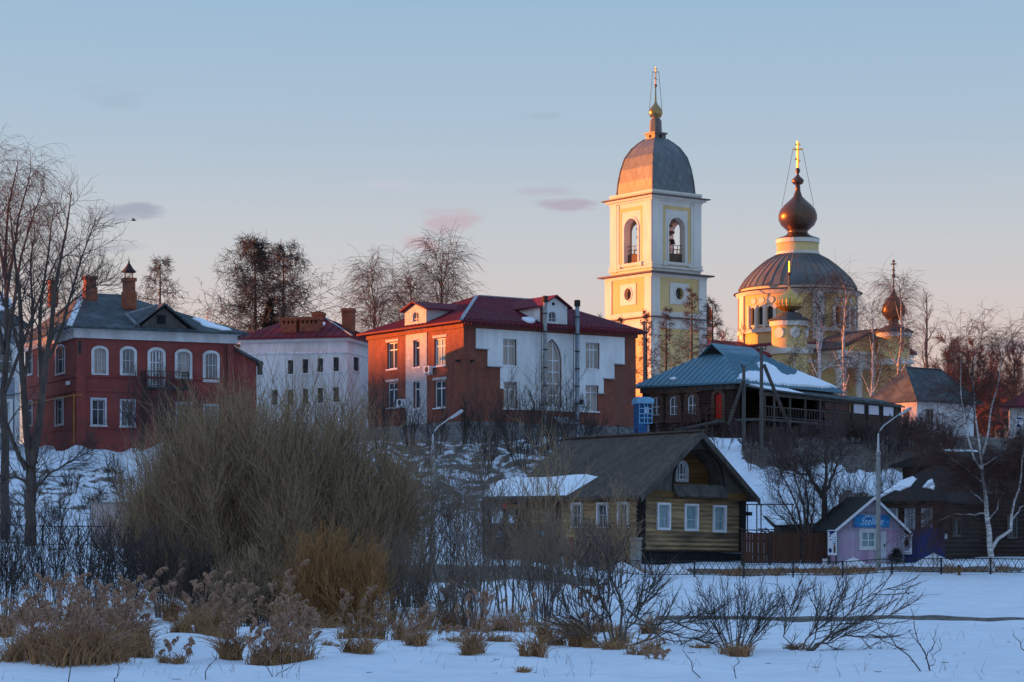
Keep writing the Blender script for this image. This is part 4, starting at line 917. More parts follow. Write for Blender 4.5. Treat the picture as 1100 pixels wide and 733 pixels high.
    prof = [(1.0, 0), (.985, .08), (.965, .22), (.90, .45), (.80, .66), (.62, .83), (.46, .92), (.28, 1.0)]
    mb = MB(); rr = [Vector((bh*q2*a, 0, z0_+(zt-z0_)*t_)) for a, t_ in prof]; V = []
    for p in rr: V.append([(cx+p.x*math.cos(math.pi/4+k*math.pi/2), cy+p.x*math.sin(math.pi/4+k*math.pi/2), p.z) for k in range(4)])
    for a, c in zip(V, V[1:]):
        for k in range(4): mb.poly([a[k], a[(k+1) % 4], c[(k+1) % 4], c[k]])
    do = mb.obj('vaulted_dome', M['dome_grey'], b.root)
    mb = MB()
    for k in range(4): mb.tube([v[k] for v in V], .10, 5)
    mb.obj('dome_rib', M['dome_grey'], do)
    mb = MB(); s = .82
    mb.box((cx-s, cy-s, zt-.3), (cx+s, cy+s, zc(145))); mb.box((cx-s-.14, cy-s-.14, zc(145)+.002), (cx+s+.14, cy+s+.14, zc(143.2))); mb.lathe([(.72, zc(143.2)), (.66, zc(130)), (.5, zc(128)), (.42, zc(126))], 8, (cx, cy))
    pd = mb.obj('pedestal', M['copper'], b.root)
    mb = MB()
    for F in (b.FR, b.FL): mb.ubox(lambda u, z, w, F=F: F(u, z, w-(L/2-s)), cx-.2, cx+.2, zc(149), zc(146), .003, .02)
    mb.obj('pedestal_opening', M['dark'], pd)
    mb = MB(); r = .80; zo = zc(128); mb.lathe([(.45*r, zo), (.8*r, zo+.22), (r, zo+.62), (.95*r, zo+.98), (.65*r, zo+1.35), (.3*r, zo+1.65), (.16*r, zo+1.9), (.10, zc(107)), (.055, zc(93))], 20, (cx, cy)); mb.obj('onion_dome', M['gold_dark'], b.root, True)
    mb = MB(); mb.lathe([(.03, zc(94.5)), (.13, zc(93.4)), (.17, zc(92)), (.12, zc(90.8)), (.03, zc(90))], 12, (cx, cy)); mb.obj('finial_ball', M['bronze'], b.root, True)
    cross(b.root, cx, cy, zc(90.3), zc(72)-zc(90.3), M['gold_dark'], .085, (zc(122), .75))
bell_tower()

# ---------------------------------------------------------------- cathedral
def cathedral():
    D = 288; xc = X(857, D); z0 = 11.; th = R_(38)
    root = thing('cathedral', 'yellow and white cathedral with big ribbed copper dome, bronze onion and smaller corner cupolas', 'church', (xc, D, z0), th)
    c_, s_ = math.cos(th), math.sin(th)
    zz = lambda py, d=D: Z(py, d)-z0
    def lp(px, d): x, y = X(px, d)-xc, d-D; return x*c_+y*s_, -x*s_+y*c_
    R = 66/F_*D*.945
    cyl = lambda R_0, a0=0.: (lambda u, z, w: ((R_0+w)*math.sin(u/R_0+a0), -(R_0+w)*math.cos(u/R_0+a0), z))
    F = cyl(R); C = 2*math.pi*R
    # groups of three windows at the four diagonals and single ones between, angles measured in the local frame (camera side = -38 deg)
    HS = []; yt = zz(334); yb = zz(353)
    groups = [-83, 7, 97, 187]
    for g in groups:
        for d in (-10.5, 0, 10.5):
            u = math.radians(g+d)*R; HS.append(hole(u-.42, u+.42, yb, yt, 'arch'))
    mb = MB(); panel(mb, F, -math.pi*R*.75, math.pi*R*1.25, zz(400), zz(316), HS, .35, .8); dr = mb.obj('drum', M['yellow'], root)
    mb = MB()
    for g in groups:
        for d in (-32, 32): u = math.radians(g+d)*R; mb.ubox(F, u-.75, u+.75, zz(372), zz(320), .004, .22, .4)
        u = math.radians(g)*R
        for d in (-10.5, 0, 10.5):
            uu = math.radians(g+d)*R; casing(mb, F, hole(uu-.42, uu+.42, yb, yt, 'arch'), .20, .004, .14)
            casing(mb, F, hole(uu-.45, uu+.45, zz(330.6), zz(324), 'circle'), .05, .004, .08); mb.prism(F, outline(hole(uu-.44, uu+.44, zz(330.4), zz(324.2), 'circle')), .004, .05)
        for d in (-5.2, 5.2, -16, 16): uu = math.radians(g+d)*R; mb.ubox(F, uu-.17, uu+.17, zz(358), zz(332), .15, .34)
    m2 = len(mb.v)
    mb.lathe([(R+.01, zz(361)), (R+.28, zz(361)), (R+.28, zz(357)), (R+.01, zz(356.5))], 64); mb.lathe([(R+.01, zz(321)), (R+.2, zz(320.5)), (R+.5, zz(317)), (R+.5, zz(315.5)), (R-.4, zz(315))], 64); mb.lathe([(R*.975, zz(316)), (R*.975, zz(311))], 64)
    mb.obj('white_trim', M['white_tower'], dr)
    for h in HS: window(dr, F, h, M['wood_grey'], M['glass_dull'], .28, .06, (0,), (.33, .66), name='window', mt=.05)
    mb = MB(); mb.lathe([(R+.52, zz(315.4)), (R+.75, zz(316.8)), (R+.75, zz(316.2)), (R*.9, zz(314.2))], 64); mb.obj('cornice_flashing', M['rust'], dr)
    # ribbed dome
    pr = [(63.5, 312), (62.2, 309.5), (57.5, 302), (50, 294), (41.5, 286.5), (33, 280), (22, 274)]
    pr = [(a/F_*D, zz(y)) for a, y in pr]
    mb = MB(); mb.lathe(pr, 64); do = mb.obj('ribbed_dome', M['copper'], root, True)
    mb = MB()
    for k in range(40): a = k/40*6.2832; mb.tube([(r*math.cos(a), r*math.sin(a), z+.02) for r, z in pr], .075, 4)
    mb.obj('dome_seams', M['copper'], do)
    k = D/F_
    mb = MB(); mb.lathe([(22.3*k, zz(276)), (22.3*k, zz(259))], 32); la = mb.obj('lantern_drum', M['yellow'], root, True)
    mb = MB()
    for ya, yb_ in ((275.5, 271.5), (262, 257.5)): mb.lathe([(22.4*k, zz(ya)), (23.2*k, zz(ya)), (23.2*k, zz(yb_)), (22.4*k, zz(yb_))], 32)
    mb.obj('lantern_band', M['white_tower'], la)
    mb = MB(); mb.lathe([(r*k, zz(y)) for r, y in ((23.6, 257.5), (22.5, 256.5), (15, 254), (11.5, 251.5), (10.5, 249), (13, 246.5), (18, 242), (20.7, 236), (20.7, 231), (18.5, 225), (14, 220), (9, 215.5), (5, 211.5), (3, 206), (2.4, 199), (5.5, 197.5), (6.8, 194), (4.5, 191.5), (1.8, 189), (1.1, 187), (2.6, 184.5), (2.6, 182.5), (.8, 180))], 40); mb.obj('onion_dome', M['bronze'], root, True)
    cross(root, 0, 0, zz(180.5), zz(152)-zz(180.5), M['gold'], .22, (zz(222), 17*k))
    # body: cube under the drum, transepts with pediments, long refectory running to the bell tower
    hb = 9.2; zt = zz(380)
    mb = MB(); mb.box((-hb, -hb, -1), (hb, hb, zt)); bo = mb.obj('body', M['yellow'], root)
    rb, t = hip(-hb-.4, hb+.4, -hb-.4, hb+.4, zt+.35, zz(364), 7.5, 7.5); rb.obj('roof', M['maroon_old'], root)
    mb = MB(); mb.box((-hb-.35, -hb-.35, zt-.9), (hb+.35, hb+.35, zt+.2)); mb.box((-hb-.12, -hb-.12, zz(398)), (hb+.12, hb+.12, zz(394)))
    for q in (-hb, -hb*.45, hb*.45-.9, hb-.9):
        mb.box((q, -hb-.15, -1), (q+.9, -hb-.003, zt-.91)); mb.box((-hb-.15, q, -1), (-hb-.003, q+.9, zt-.91))
    mb.obj('entablature', M['white_tower'], bo)
    # columned porch on the right-hand face: pediment (905..990, apex 940)
    px0, px1 = -4.6, 7.6; d0 = hb+4.6; ze = zz(386, D-4); za = zz(362, D-4); mid = (px0+px1)/2
    Fp = lambda u, z, w: (hb+4.4+w, u, z)
    mb = MB(); mb.ubox(Fp, -6.2, 6.2, ze-1.6, ze, -4.4, 0); mb.ubox(Fp, -6.5, 6.5, ze, ze+.3, -4.3, .35); po = mb.obj('porch_entablature', M['white_tower'], root)
    for u in (-5.4, -2.0, 2.0, 5.4):
        mb = MB(); p = Fp(u, 0, -.6); mb.lathe([(.62, -1), (.62, .3), (.5, .4), (.44, ze-2.1), (.6, ze-1.9), (.6, ze-1.61)], 14, (p[0], p[1])); mb.obj('column', M['white_tower'], po, True)
    # the same porch towards the camera-right face
    Fq = lambda u, z, w: (u, -hb-3.6-w, z)
    mb = MB(); mb.ubox(Fq, -6.2, 6.2, ze-1.6, ze, -3.6, 0); mb.ubox(Fq, -6.6, 6.6, ze, ze+.3, -3.5, .4); pq = mb.obj('porch_entablature', M['white_tower'], root)
    mb = MB(); mb.prism(Fq, [(-6.0, ze+.3), (6.0, ze+.3), (0, za)], -3.5, .05); mb.obj('pediment', M['yellow'], pq)
    mb = MB()
    for s in (-1, 1): mb.hexa([Fq(s*6.9, ze+.3, -12), Fq(0, za+.1, -12), Fq(0, za+.1, .6), Fq(s*6.9, ze+.3, .6), Fq(s*6.9, ze+.6, -12), Fq(0, za+.42, -12), Fq(0, za+.42, .6), Fq(s*6.9, ze+.6, .6)])
    mb.obj('pediment_roof', M['slate'], pq)
    for u in (-5.4, -2.0, 2.0, 5.4):
        mb = MB(); p = Fq(u, 0, -.6); mb.lathe([(.62, -1), (.62, .3), (.5, .4), (.44, ze-2.1), (.6, ze-1.9), (.6, ze-1.61)], 14, (p[0], p[1])); mb.obj('column', M['white_tower'], pq, True)
    mb = MB(); mb.ubox(Fq, -6, 6, -1, ze-1.6, -3.59, -3.2); mb.obj('porch_wall', M['yellow'], pq)
    for u in (-3.6, 0, 3.6): window(pq, Fq, hole(u-.7, u+.7, 1.5, 5.0, 'arch'), M['wood_grey'], M['glass'], -3.25+6.5-3.2, .08, (0,), (.5,)) if False else None
    # refectory
    x1, y1 = lp(742, 268); x0, y0 = -hb, 0
    mb = MB(); mb.box((x1, -5.2, -1), (-hb-.004, 5.2, zz(386, 275))); rf = mb.obj('refectory', M['yellow'], root)
    mb = MB(); mb.box((x1-.2, -5.5, zz(386, 275)+.002), (-hb-.36, 5.5, zz(382, 275)))
    for i in range(6): xx = x1+(-hb-x1)*i/6; mb.box((xx, -5.35, -1), (xx+.8, -5.203, zz(386, 275)-.004))
    mb.obj('refectory_cornice', M['white_tower'], rf)
    rb, t = hip(x1-.5, -hb-.37, -5.9, 5.9, zz(382, 275)+.16, zz(362, 275), 3, .02); rb.obj('refectory_roof', M['maroon_old'], rf)
    # corner cupolas
    def cupola(px, d, rpx, yw0, yw1, ycap, yo0, yo1, ro, m, ycr, capm, lobes=0, disc=True, neck=None):
        x, y = lp(px, d); q = d/F_; Y = lambda py: Z(py, d)-z0
        mb = MB(); mb.lathe([(rpx*q, -1), (rpx*q, Y(yw1))], 28, (x, y)); cu = mb.obj('cupola', M['yellow'], root, True)
        mb = MB()
        for a, c in ((yw1+5, yw1), (yw0+5, yw0-1)): mb.lathe([(rpx*q+.01, Y(a)), (rpx*q+.18, Y(a)), (rpx*q+.3, Y(c)), (rpx*q-.3, Y(c)-.01)], 28, (x, y))
        if disc:
            for an in (-38-42, -38+12, -38+66):
                ang = math.radians(an); G = lambda u, z, w: (x+(rpx*q+w)*math.sin(ang)+u*math.cos(ang), y-(rpx*q+w)*math.cos(ang)+u*math.sin(ang), z)
                zc_ = (Y(yw0)+Y(yw1))/2+.25; mb.prism(G, outline(hole(-.62, .62, zc_-.62, zc_+.62, 'circle')), -.1, .06)
        mb.obj('cupola_trim', M['white_tower'], cu)
        mb = MB(); r = rpx*q; mb.lathe([(r+.45, Y(yw1)+.02), (r+.45, Y(yw1)+.2), (r*.85, Y(yw1-5)), (r*.72, Y(yw1-6)), (r*.72, Y(ycap+2)), (r*.5, Y(ycap)), (r*.32, Y(ycap)), (r*.30, Y(yo0)-.05)], 28, (x, y)); mb.obj('cupola_cap', capm, cu, True)
        onion(cu, x, y, Y(yo0)-.15, ro*q, Y(yo1)-Y(yo0), m, 28 if not lobes else 64, lobes, .10 if lobes else 0)
        mb = MB(); mb.lathe([(.10, Y(yo1)-.1), (.07, Y(yo1-10)), (.22, Y(yo1-12)), (.22, Y(yo1-13.5)), (.05, Y(yo1-15))], 10, (x, y)); mb.obj('spike', capm, cu)
        cross(cu, x, y, Y(yo1-14), Y(ycr)-Y(yo1-14), m if m != M['bronze'] else M['iron'], .13)
    cupola(848, 270, 19, 376, 346, 336, 333, 307, 14.2, M['gold_old'], 281, M['slate'], 20)
    cupola(960, 276, 17, 388, 358, 350, 343, 309, 12.8, M['bronze'], 279, M['slate'], 0, False)
    cupola(757, 284, 7.5, 380, 352, 349, 347, 318, 9.0, M['bronze'], 300, M['bronze'], 0, False)
cathedral()
# ---------------------------------------------------------------- veranda house with the blue roof
def blue_house():
    b = B('veranda_house', 'dark log house with blue sheet roof half under snow, red door and open veranda', 'house', 788, 185, 462, 52)
    Ly = b.uL(690); Lx = b.uR(893); ze = b.z0(412)
    HL = [b.hL(699.5, 709.5, 426.5, 446.5, 'arch', .30), b.hL(719, 728.5, 426, 446, 'arch', .30), b.hL(738.5, 748, 424.5, 445, 'arch', .30), b.hL(767.5, 776, 422, 449.5, 'arch', .3)]
    zf = b.z0(462)
    mb = MB(); panel(mb, b.FL, 0, Ly, -1.5, ze, HL, .3, None, (.24, .07)); panel(mb, lambda u, z, w: b.FR(u, z, w-3.2), 0, Lx, -1.5, ze, (), .2, None, (.24, .07)); panel(mb, b.FRb(Ly), 0, Lx, -1.5, ze); panel(mb, b.FLb(Lx), 0, Ly, -1.5, ze)
    panel(mb, b.FR, 0, 1.0, -1.5, ze, (), .2, None, (.24, .07))
    mb.obj('wall', M['log_dark'], b.root)
    for i, h in enumerate(HL):
        if i == 3:
            mb = MB(); mb.prism(b.FL, outline(h, -.02), -.22, -.14); d = mb.obj('door', M['red_door'], b.root)
            c = MB(); casing(c, b.FL, h, .26, -.02, .10); c.obj('door_casing', M['wood_brown'], b.root)
            c = MB(); c.ubox(b.FL, h['u']+.22, h['u']+.28, h['zb']+.95, h['zb']+1.1, -.14, -.08); c.obj('handle', M['iron'], d)
        else:
            w = window(b.root, b.FL, h, M['white_paint'], M['glass_curtain'], .16, .08, (0,), (.58,), trim=(.30, .09, M['wood_brown']), mt=.07)
            c = MB(); u0, u1 = h['u']-h['hw']-.42, h['u']+h['hw']+.42; zt = h['zs']+h['rise']+.34
            c.prism(b.FL, [(u0, zt-.12), (u1, zt-.12), (u1-.05, zt+.05), (h['u']+.25, zt+.22), (h['u'], zt+.34), (h['u']-.25, zt+.22), (u0+.05, zt+.05)], .0, .16); c.ubox(b.FL, u0+.05, u1-.05, h['zb']-.62, h['zb']-.32, .003, .11); c.obj('carved_head', M['wood_brown'], w)
    mb = MB(); trim_run(mb, b, Lx, Ly, ze-.45, ze+.05, .14); mb.obj('frieze', M['wood_grey'], b.root)
    mb = MB(); panel(mb, lambda u, z, w: b.FL(u, z, w+.04), -.1, Ly+.04, -1.5, .15); mb.ubox(b.FL, -.1, Ly+.04, .15, .3, 0, .14); mb.obj('plinth', M['rust'], b.root)
    # roof: hip with a small gablet, standing seams, snow
    zt = ze+.1; yr = b.y+Lx*b.s*.34+Ly*b.c*.4; zr = Z(372, yr)-b.z
    rb, t = hip(-.55, Lx+.9, -.75, Ly+.75, zt, zr, 5.6, 6.2); rf = rb.obj('roof', M['blue_roof'], b.root)
    sm = MB()
    for f in t: seams(sm, f, .55, .05, .06)
    sm.obj('roof_seams', M['blue_roof'], rf)
    ra, rb_ = Vector(t[0][3]), Vector(t[0][2])
    g = MB(); q = ra+Vector((-1.2, 0, 0)); g.prism(lambda u, z, w: (q.x-w*1.0, q.y+u, z), [(-.95, zr-.95), (.95, zr-.95), (0, zr+.05)], -.5, 0); g.obj('gablet', M['wood_black'], rf)
    g = MB()
    for s in (-1, 1): g.hexa([(q.x-.35, q.y+s*1.5, zr-1.15), (q.x-.35, q.y, zr+.1), (rb_.x, rb_.y, zr+.1), (rb_.x, rb_.y+s*1.5, zr-1.15), (q.x-.35, q.y+s*1.5, zr-1.05), (q.x-.35, q.y, zr+.2), (rb_.x, rb_.y, zr+.2), (rb_.x, rb_.y+s*1.5, zr-1.05)])
    g.obj('gablet_roof', M['blue_roof'], rf)
    n = (Vector(t[0][1])-Vector(t[0][0])).cross(Vector(t[0][3])-Vector(t[0][0]))
    mb = MB(); slab(mb, [b.hit(x, y, t[0][0], n) for x, y in ((792, 407), (794, 402), (800, 400), (812, 400.5), (817, 400), (816, 396), (812, 391), (814, 389), (822, 390), (830, 394), (838, 402), (846, 405), (854, 403.5), (857, 399), (868, 404), (886, 411), (899, 416.5), (880, 417), (850, 415), (820, 411.5))], n, .16); mb.obj('snow', M['snow'], b.root)
    n2 = (Vector(t[3][1])-Vector(t[3][0])).cross(Vector(t[3][2])-Vector(t[3][0]))
    mb = MB(); slab(mb, [b.hit(x, y, t[3][0], n2) for x, y in ((719, 407.5), (726, 406), (727, 408), (721, 409))], n2, .12); mb.obj('snow_patch', M['snow'], b.root)
    # veranda: lower skirt roof, posts, floor, parapet boards
    L2 = b.uR(942)
    za, zb_ = b.zR(800, 416)+.0, b.z0(419)
    mb = MB(); mb.hexa([(.2, -.3, ze-.12), (L2+.3, -.3, ze-.35), (L2+.3, -2.6, ze-1.0), (.2, -2.6, ze-.62), (.2, -.3, ze), (L2+.3, -.3, ze-.23), (L2+.3, -2.6, ze-.88), (.2, -2.6, ze-.5)]); vr = mb.obj('veranda_roof', M['slate'], b.root)
    mb = MB(); mb.hexa([(1.2, -.6, ze-.08), (7, -.6, ze-.14), (7, -2.3, ze-.62), (1.2, -2.3, ze-.52), (1.2, -.6, ze+.06), (7, -.6, ze-.02), (7, -2.3, ze-.52), (1.2, -2.3, ze-.4)]); mb.obj('snow', M['snow'], vr)
    fz = .9
    mb = MB(); mb.box((.2, -2.4, fz-.2), (L2, -.02, fz)); mb.obj('veranda_floor', M['wood_grey'], b.root)
    FV = lambda u, z, w: (u, -2.35-w, z)
    for p in (795, 805.5, 823, 839.5, 856, 873):
        u = b.uR(p)*.985; mb = MB(); mb.ubox(FV, u-.09, u+.09, -2, ze-.7, -.12, .0); mb.obj('post', M['wood_grey'], b.root)
    mb = MB(); mb.ubox(FV, .2, L2, ze-1.02, ze-.72, -.1, .03); mb.obj('veranda_beam', M['wood_grey'], b.root)
    mb = MB(); mb.ubox(FV, .2, L2*.72, fz+.9, fz+1.0, -.1, -.02); mb.ubox(FV, .2, L2*.72, fz+.1, fz+.18, -.1, -.03)
    for k in range(40): u = .3+k*(L2*.72)/40; mb.ubox(FV, u, u+.05, fz+.1, fz+.9, -.08, -.04)
    mb.obj('veranda_railing', M['wood_grey'], b.root)
    ua, ub = b.uR(862)*.985, b.uR(889)*.985
    mb = MB(); mb.ubox(FV, ua, ub, fz-2, ze-1.03, -.14, -.09); mb.obj('board_panel', M['board_red'], b.root)
    mb = MB()
    for q in (.15, 1.0, 1.75): mb.ubox(FV, ua, ub, fz+q, fz+q+.09, -.085, -.03)
    mb.obj('panel_rail', M['wood_black'], b.root)
    H3 = [hole(b.uR(p0)*.985, b.uR(p1)*.985, fz+.95, fz+2.15) for p0, p1 in ((892, 905), (908.5, 921), (924.5, 937))]
    mb = MB(); panel(mb, FV, ub+.002, L2, -2, ze-1.03, H3, .12); mb.poly([(L2, -2.35, -2), (L2, -.02, -2), (L2, -.02, ze-.4), (L2, -2.35, ze-1.03)]); ex = mb.obj('glazed_bay', M['log_dark'], b.root)
    for h in H3: window(ex, FV, h, M['wood_black'], M['glass_light_blue'], .06, .05, (), (), name='window')
    mb = MB()
    for u in (ub+.05, (H3[0]['u']+H3[1]['u'])/2, (H3[1]['u']+H3[2]['u'])/2, L2-.1): mb.ubox(FV, u-.07, u+.07, -1, ze-1.03, .004, .05)
    mb.obj('bay_post', M['wood_black'], ex)
    # ramp with red-brown railings up to the door
    mb = MB(); ua, ub = b.uL(768), b.uL(735)
    Fr = lambda u, z, w: b.FL(u, z, w)
    for w in (.35, 1.3):
        for q in (.95, .55, .15): mb.bar(Fr(ua, .9+q, w), Fr(ub, .3+q, w), .06)
        for k in range(6): t_ = k/5; u = ua+(ub-ua)*t_; mb.bar(Fr(u, -1, w), Fr(u, .9-.6*t_+.95, w), .06)
    for q in (.95, .5): mb.bar(Fr(b.uL(795.0) if False else -.0, .9+q, 1.3), Fr(ua, .9+q, 1.3), .06)
    mb.obj('ramp_railing', M['board_red'], b.root)
    mb = MB(); mb.hexa([Fr(ua-1.2, .6, .3), Fr(ub, .0, .3), Fr(ub, .0, 1.35), Fr(ua-1.2, .6, 1.35), Fr(ua-1.2, .78, .3), Fr(ub, .15, .3), Fr(ub, .15, 1.35), Fr(ua-1.2, .78, 1.35)]); mb.obj('ramp', M['wood_grey'], b.root)
    return b
blue_house()

def booth():
    D = 178; x = X(690, D); z = gz(690, D); zz = lambda py: Z(py, D)-z; w = 12.5*D/F_/2
    t = thing('blue_booth', 'narrow blue booth with light blue canopy and white rails beside the brick building', 'booth', (x, D, z), R_(12))
    mb = MB(); mb.box((-w, -.5, -1), (w, .9, zz(434))); mb.obj('body', M['booth_blue'], t)
    mb = MB(); mb.box((-w-.12, -.75, zz(434)+.002), (w+.28, 1.0, zz(428.5))); mb.box((-w-.05, -.62, zz(428.5)+.002), (w+.1, .9, zz(427))); mb.obj('canopy', M['booth_light'], t)
    mb = MB()
    for py in (439.5, 445, 449.5, 455): mb.bar((-w, -.62, zz(py)), (w+.2, -.62, zz(py)), .06)
    for xx in (-w+.05, 0, w*.55, w+.15): mb.bar((xx, -.6, zz(455)), (xx, -.6, zz(434)), .05)
    mb.obj('rail', M['booth_light'], t)
    mb = MB(); mb.box((w*.1, -.53, zz(444)), (w*.8, -.502, zz(438))); mb.obj('notice', M['white_paint'], t)
    mb = MB(); mb.box((w*.55, -.62, -.5), (w*.78, -.44, zz(457))); mb.obj('pipe', M['concrete'], t)
booth()

def white_cottage():
    b = B('white_cottage', 'white-walled house with grey hipped slate roof behind the birch, right of the veranda house', 'house', 985, 207, 470, 40)
    Ly, Lx = b.uL(938), b.uR(1046); ze = b.z0(431)
    H = [b.hR(994, 1002.5, 440, 456)]; HL = [b.hL(970, 977, 440, 455), b.hL(950, 957, 440, 455)]
    walls(b, M['white_old'], Lx, Ly, ze, H, HL)
    for h in H: window(b.root, b.FR, h, M['wood_brown'], M['glass'], .1, .09, (0,), (.6,))
    for h in HL: window(b.root, b.FL, h, M['wood_brown'], M['glass'], .1, .09, (0,), (.6,))
    zr = Z(398, b.y+7)-b.z; rb, t = hip(-.6, Lx+.6, -.6, Ly+.6, ze+.1, zr, Ly*.42, Ly*.42); rf = rb.obj('roof', M['slate'], b.root)
    mb = MB(); p = [Vector(q) for q in t[0]]
    for a, c in ((0, 3), (1, 2), (3, 2)): mb.bar(p[a], p[c], .25, .1)
    mb.obj('ridge_tiles', M['slate'], rf)
white_cottage()

def edge_shop():
    b = B('notice_house', 'pale house with red roof and blue-and-white notice boards at the far right edge', 'house', 1150, 198, 478, 79)
    Ly = b.uL(1085); ze = b.z0(437)
    walls(b, M['white_old'], 6, Ly, ze, (), ())
    rb, t = hip(-.7, 6.7, -.7, Ly+.7, ze+.1, Z(412, b.y+3)-b.z, 3.0, 3.0, 'y'); rb.obj('roof', M['maroon_roof'], b.root)
    for k, (ya, yb) in enumerate(((447.5, 452), (453.5, 460.5), (461.5, 469))):
        for j, (pa, pb) in enumerate(((1091, 1099.5), (1100.5, 1110))):
            mb = MB(); u1, u0 = b.uL(pa), b.uL(pb); z0, z1 = b.zL(pa, yb), b.zL(pa, ya); mb.ubox(b.FL, u0, u1, z0, z1, .01, .06); s = mb.obj('notice_board', M['white_paint'], b.root)
            mb = MB()
            if k == 0: mb.ubox(b.FL, u0+.1, u1-.1, z0+.1, z1-.1, .058, .07)
            else: mb.prism(b.FL, [(u0+.1, z0+.12), (u1-.1, z0+.12), (u1-.1, z1-.25), (u0+.4, z1-.1), (u0+.25, z1-.3)], .058, .07)
            mb.obj('notice_print', M['blue_paint'] if k else M['booth_blue'], s)
edge_shop()

# ---------------------------------------------------------------- yellow-brown log house with the arched gable niche
def log_house():
    b = B('log_house', 'old log house with steep gable, arched balcony niche and white-framed windows', 'house', 688, 126, 607, 36)
    b.root.rotation_euler[1] = R_(.8)
    Lx, Ly = b.uR(797), b.uL(556); ze = b.z0(526.5)
    HR = [b.hR(706.5, 717.5, 542, 567), b.hR(736, 747.5, 542.5, 567.5), b.hR(766.5, 777.5, 543.5, 568.5)]
    HL = [b.hL(642.5, 651.5, 542, 565), b.hL(665, 674, 541.5, 565.5), b.hL(615, 624, 542, 565)]
    zb = b.z0(592)
    walls(b, M['log_yellow'], Lx, Ly, ze, HR, HL, .2, (.25, .09), zb)
    for i, (F, h) in enumerate([(b.FR, h) for h in HR]+[(b.FL, h) for h in HL]):
        window(b.root, F, h, M['grey_paint'], M['glass_teal'] if i < 3 else M['glass'], .08, .055, (0,) if i > 2 else (), (.5,) if i > 2 else (.4,), trim=(.11, .10, M['white_paint']))
    # log ends at the corners
    mb = MB(); k = 0; z = zb+.125
    for (x, y) in ((0, 0), (0, Ly)):
        z = zb+.125; k = 0
        while z < ze-.1:
            if k % 2: mb.tube([(x-.28, y, z), (x+.28, y, z)], .115, 7)
            else: mb.tube([(x, y-.28, z), (x, y+.28, z)], .115, 7)
            z += .25; k += 1
    mb.box((Lx-.22, -.16, zb), (Lx+.14, .3, ze-.43)); mb.box((-.14, -.15, zb), (.2, .1, ze-.43)); mb.obj('log_end', M['wood_black'], b.root)
    mb = MB(); trim_run(mb, b, Lx, Ly, ze-.42, ze, .16); mb.obj('frieze', M['log_orange'], b.root)
    mb = MB(); trim_run(mb, b, Lx, Ly, zb-.04, zb+.02, .38); panel(mb, lambda u, z, w: b.FR(u, z, w+.3), -.3, Lx+.3, -1, zb-.05); panel(mb, lambda u, z, w: b.FL(u, z, w+.3), -.3, Ly+.3, -1, zb-.05)
    random.seed(4)
    for k in range(52): u = -.25+k*(Lx+.5)/52; mb.ubox(b.FR, u, u+.12, -1, zb-.06-random.random()*.06, .305, .33)
    pl = mb.obj('plinth', M['wood_black'], b.root)
    # gable with the niche
    um = Lx/2; za = b.zR(742, 467); hw = (b.uR(774)-b.uR(721))/2; un = (b.uR(774)+b.uR(721))/2
    NH = hole(un-hw, un+hw, b.zR(745, 527), b.zR(745, 483.5), 'arch', hw*1.02)
    sl = (za-ze)/(um+.0)
    def gable(F, holes, dep):
        mb = MB(); bp = sorted(set([0, um, Lx]+[round(un+hw*t, 5) for t in h_us(NH)]))
        top = lambda u: ze+(za-ze)*(1-abs(u-um)/um)
        for a, c in zip(bp, bp[1:]):
            m = (a+c)/2
            if holes and abs(m-un) < hw:
                mb.poly([F(a, ze, 0), F(c, ze, 0), F(c, NH['zb'], 0), F(a, NH['zb'], 0)]); ta, tc = h_top(NH, a), h_top(NH, c)
                mb.poly([F(a, ta, 0), F(c, tc, 0), F(c, top(c), 0), F(a, top(a), 0)]); mb.poly([F(a, ta, 0), F(c, tc, 0), F(c, tc, -dep), F(a, ta, -dep)])
                mb.poly([F(a, NH['zb'], 0), F(c, NH['zb'], 0), F(c, NH['zb'], -dep), F(a, NH['zb'], -dep)])
            else: mb.poly([F(a, ze, 0), F(c, ze, 0), F(c, top(c), 0), F(a, top(a), 0)])
        if holes:
            for u in (un-hw, un+hw): mb.poly([F(u, NH['zb'], 0), F(u, NH['zs'], 0), F(u, NH['zs'], -dep), F(u, NH['zb'], -dep)])
        return mb
    mb = gable(lambda u, z, w: b.FR(u, z, w+.12), True, 1.15); gable(b.FRb(Ly), False, 0).obj('gable', M['wood_grey'], b.root)
    mb.obj('gable', M['wood_grey'], b.root)
    Fn = lambda u, z, w: b.FR(u, z, w-1.05)
    wh = hole(b.uR(736.5)+.18, b.uR(746.5)+.18, b.zR(741, 515)+.05, b.zR(741, 495.5), 'arch', .38)
    mb = MB(); cs = [un-hw*1.02+hw*2.04*i/24 for i in range(25)]
    for a, c in zip(cs, cs[1:]): panel(mb, Fn, a, c, NH['zb']-.05, min(ze+(za-ze)*(1-abs(u-um)/um) for u in (a, c))-.03, [wh], .15, None, (.22, .06))
    mb.obj('niche_wall', M['log_orange'], b.root)
    window(b.root, Fn, wh, M['white_paint'], M['glass'], .06, .06, (-.36, .36), (.5,), trim=(.13, .08, M['grey_paint']), name='niche_window', mt=.07)
    mb = MB(); mb.hexa([b.FR(un-hw-.05, NH['zb']-.1, .10), b.FR(un+hw+.05, NH['zb']-.1, .10), b.FR(un+hw+.05, NH['zb']-.35, .55), b.FR(un-hw-.05, NH['zb']-.35, .55), b.FR(un-hw-.05, NH['zb']+.38, .13), b.FR(un+hw+.05, NH['zb']+.38, .13), b.FR(un+hw+.05, NH['zb']-.27, .6), b.FR(un-hw-.05, NH['zb']-.27, .6)]); mb.obj('niche_apron', M['wood_grey'], b.root)
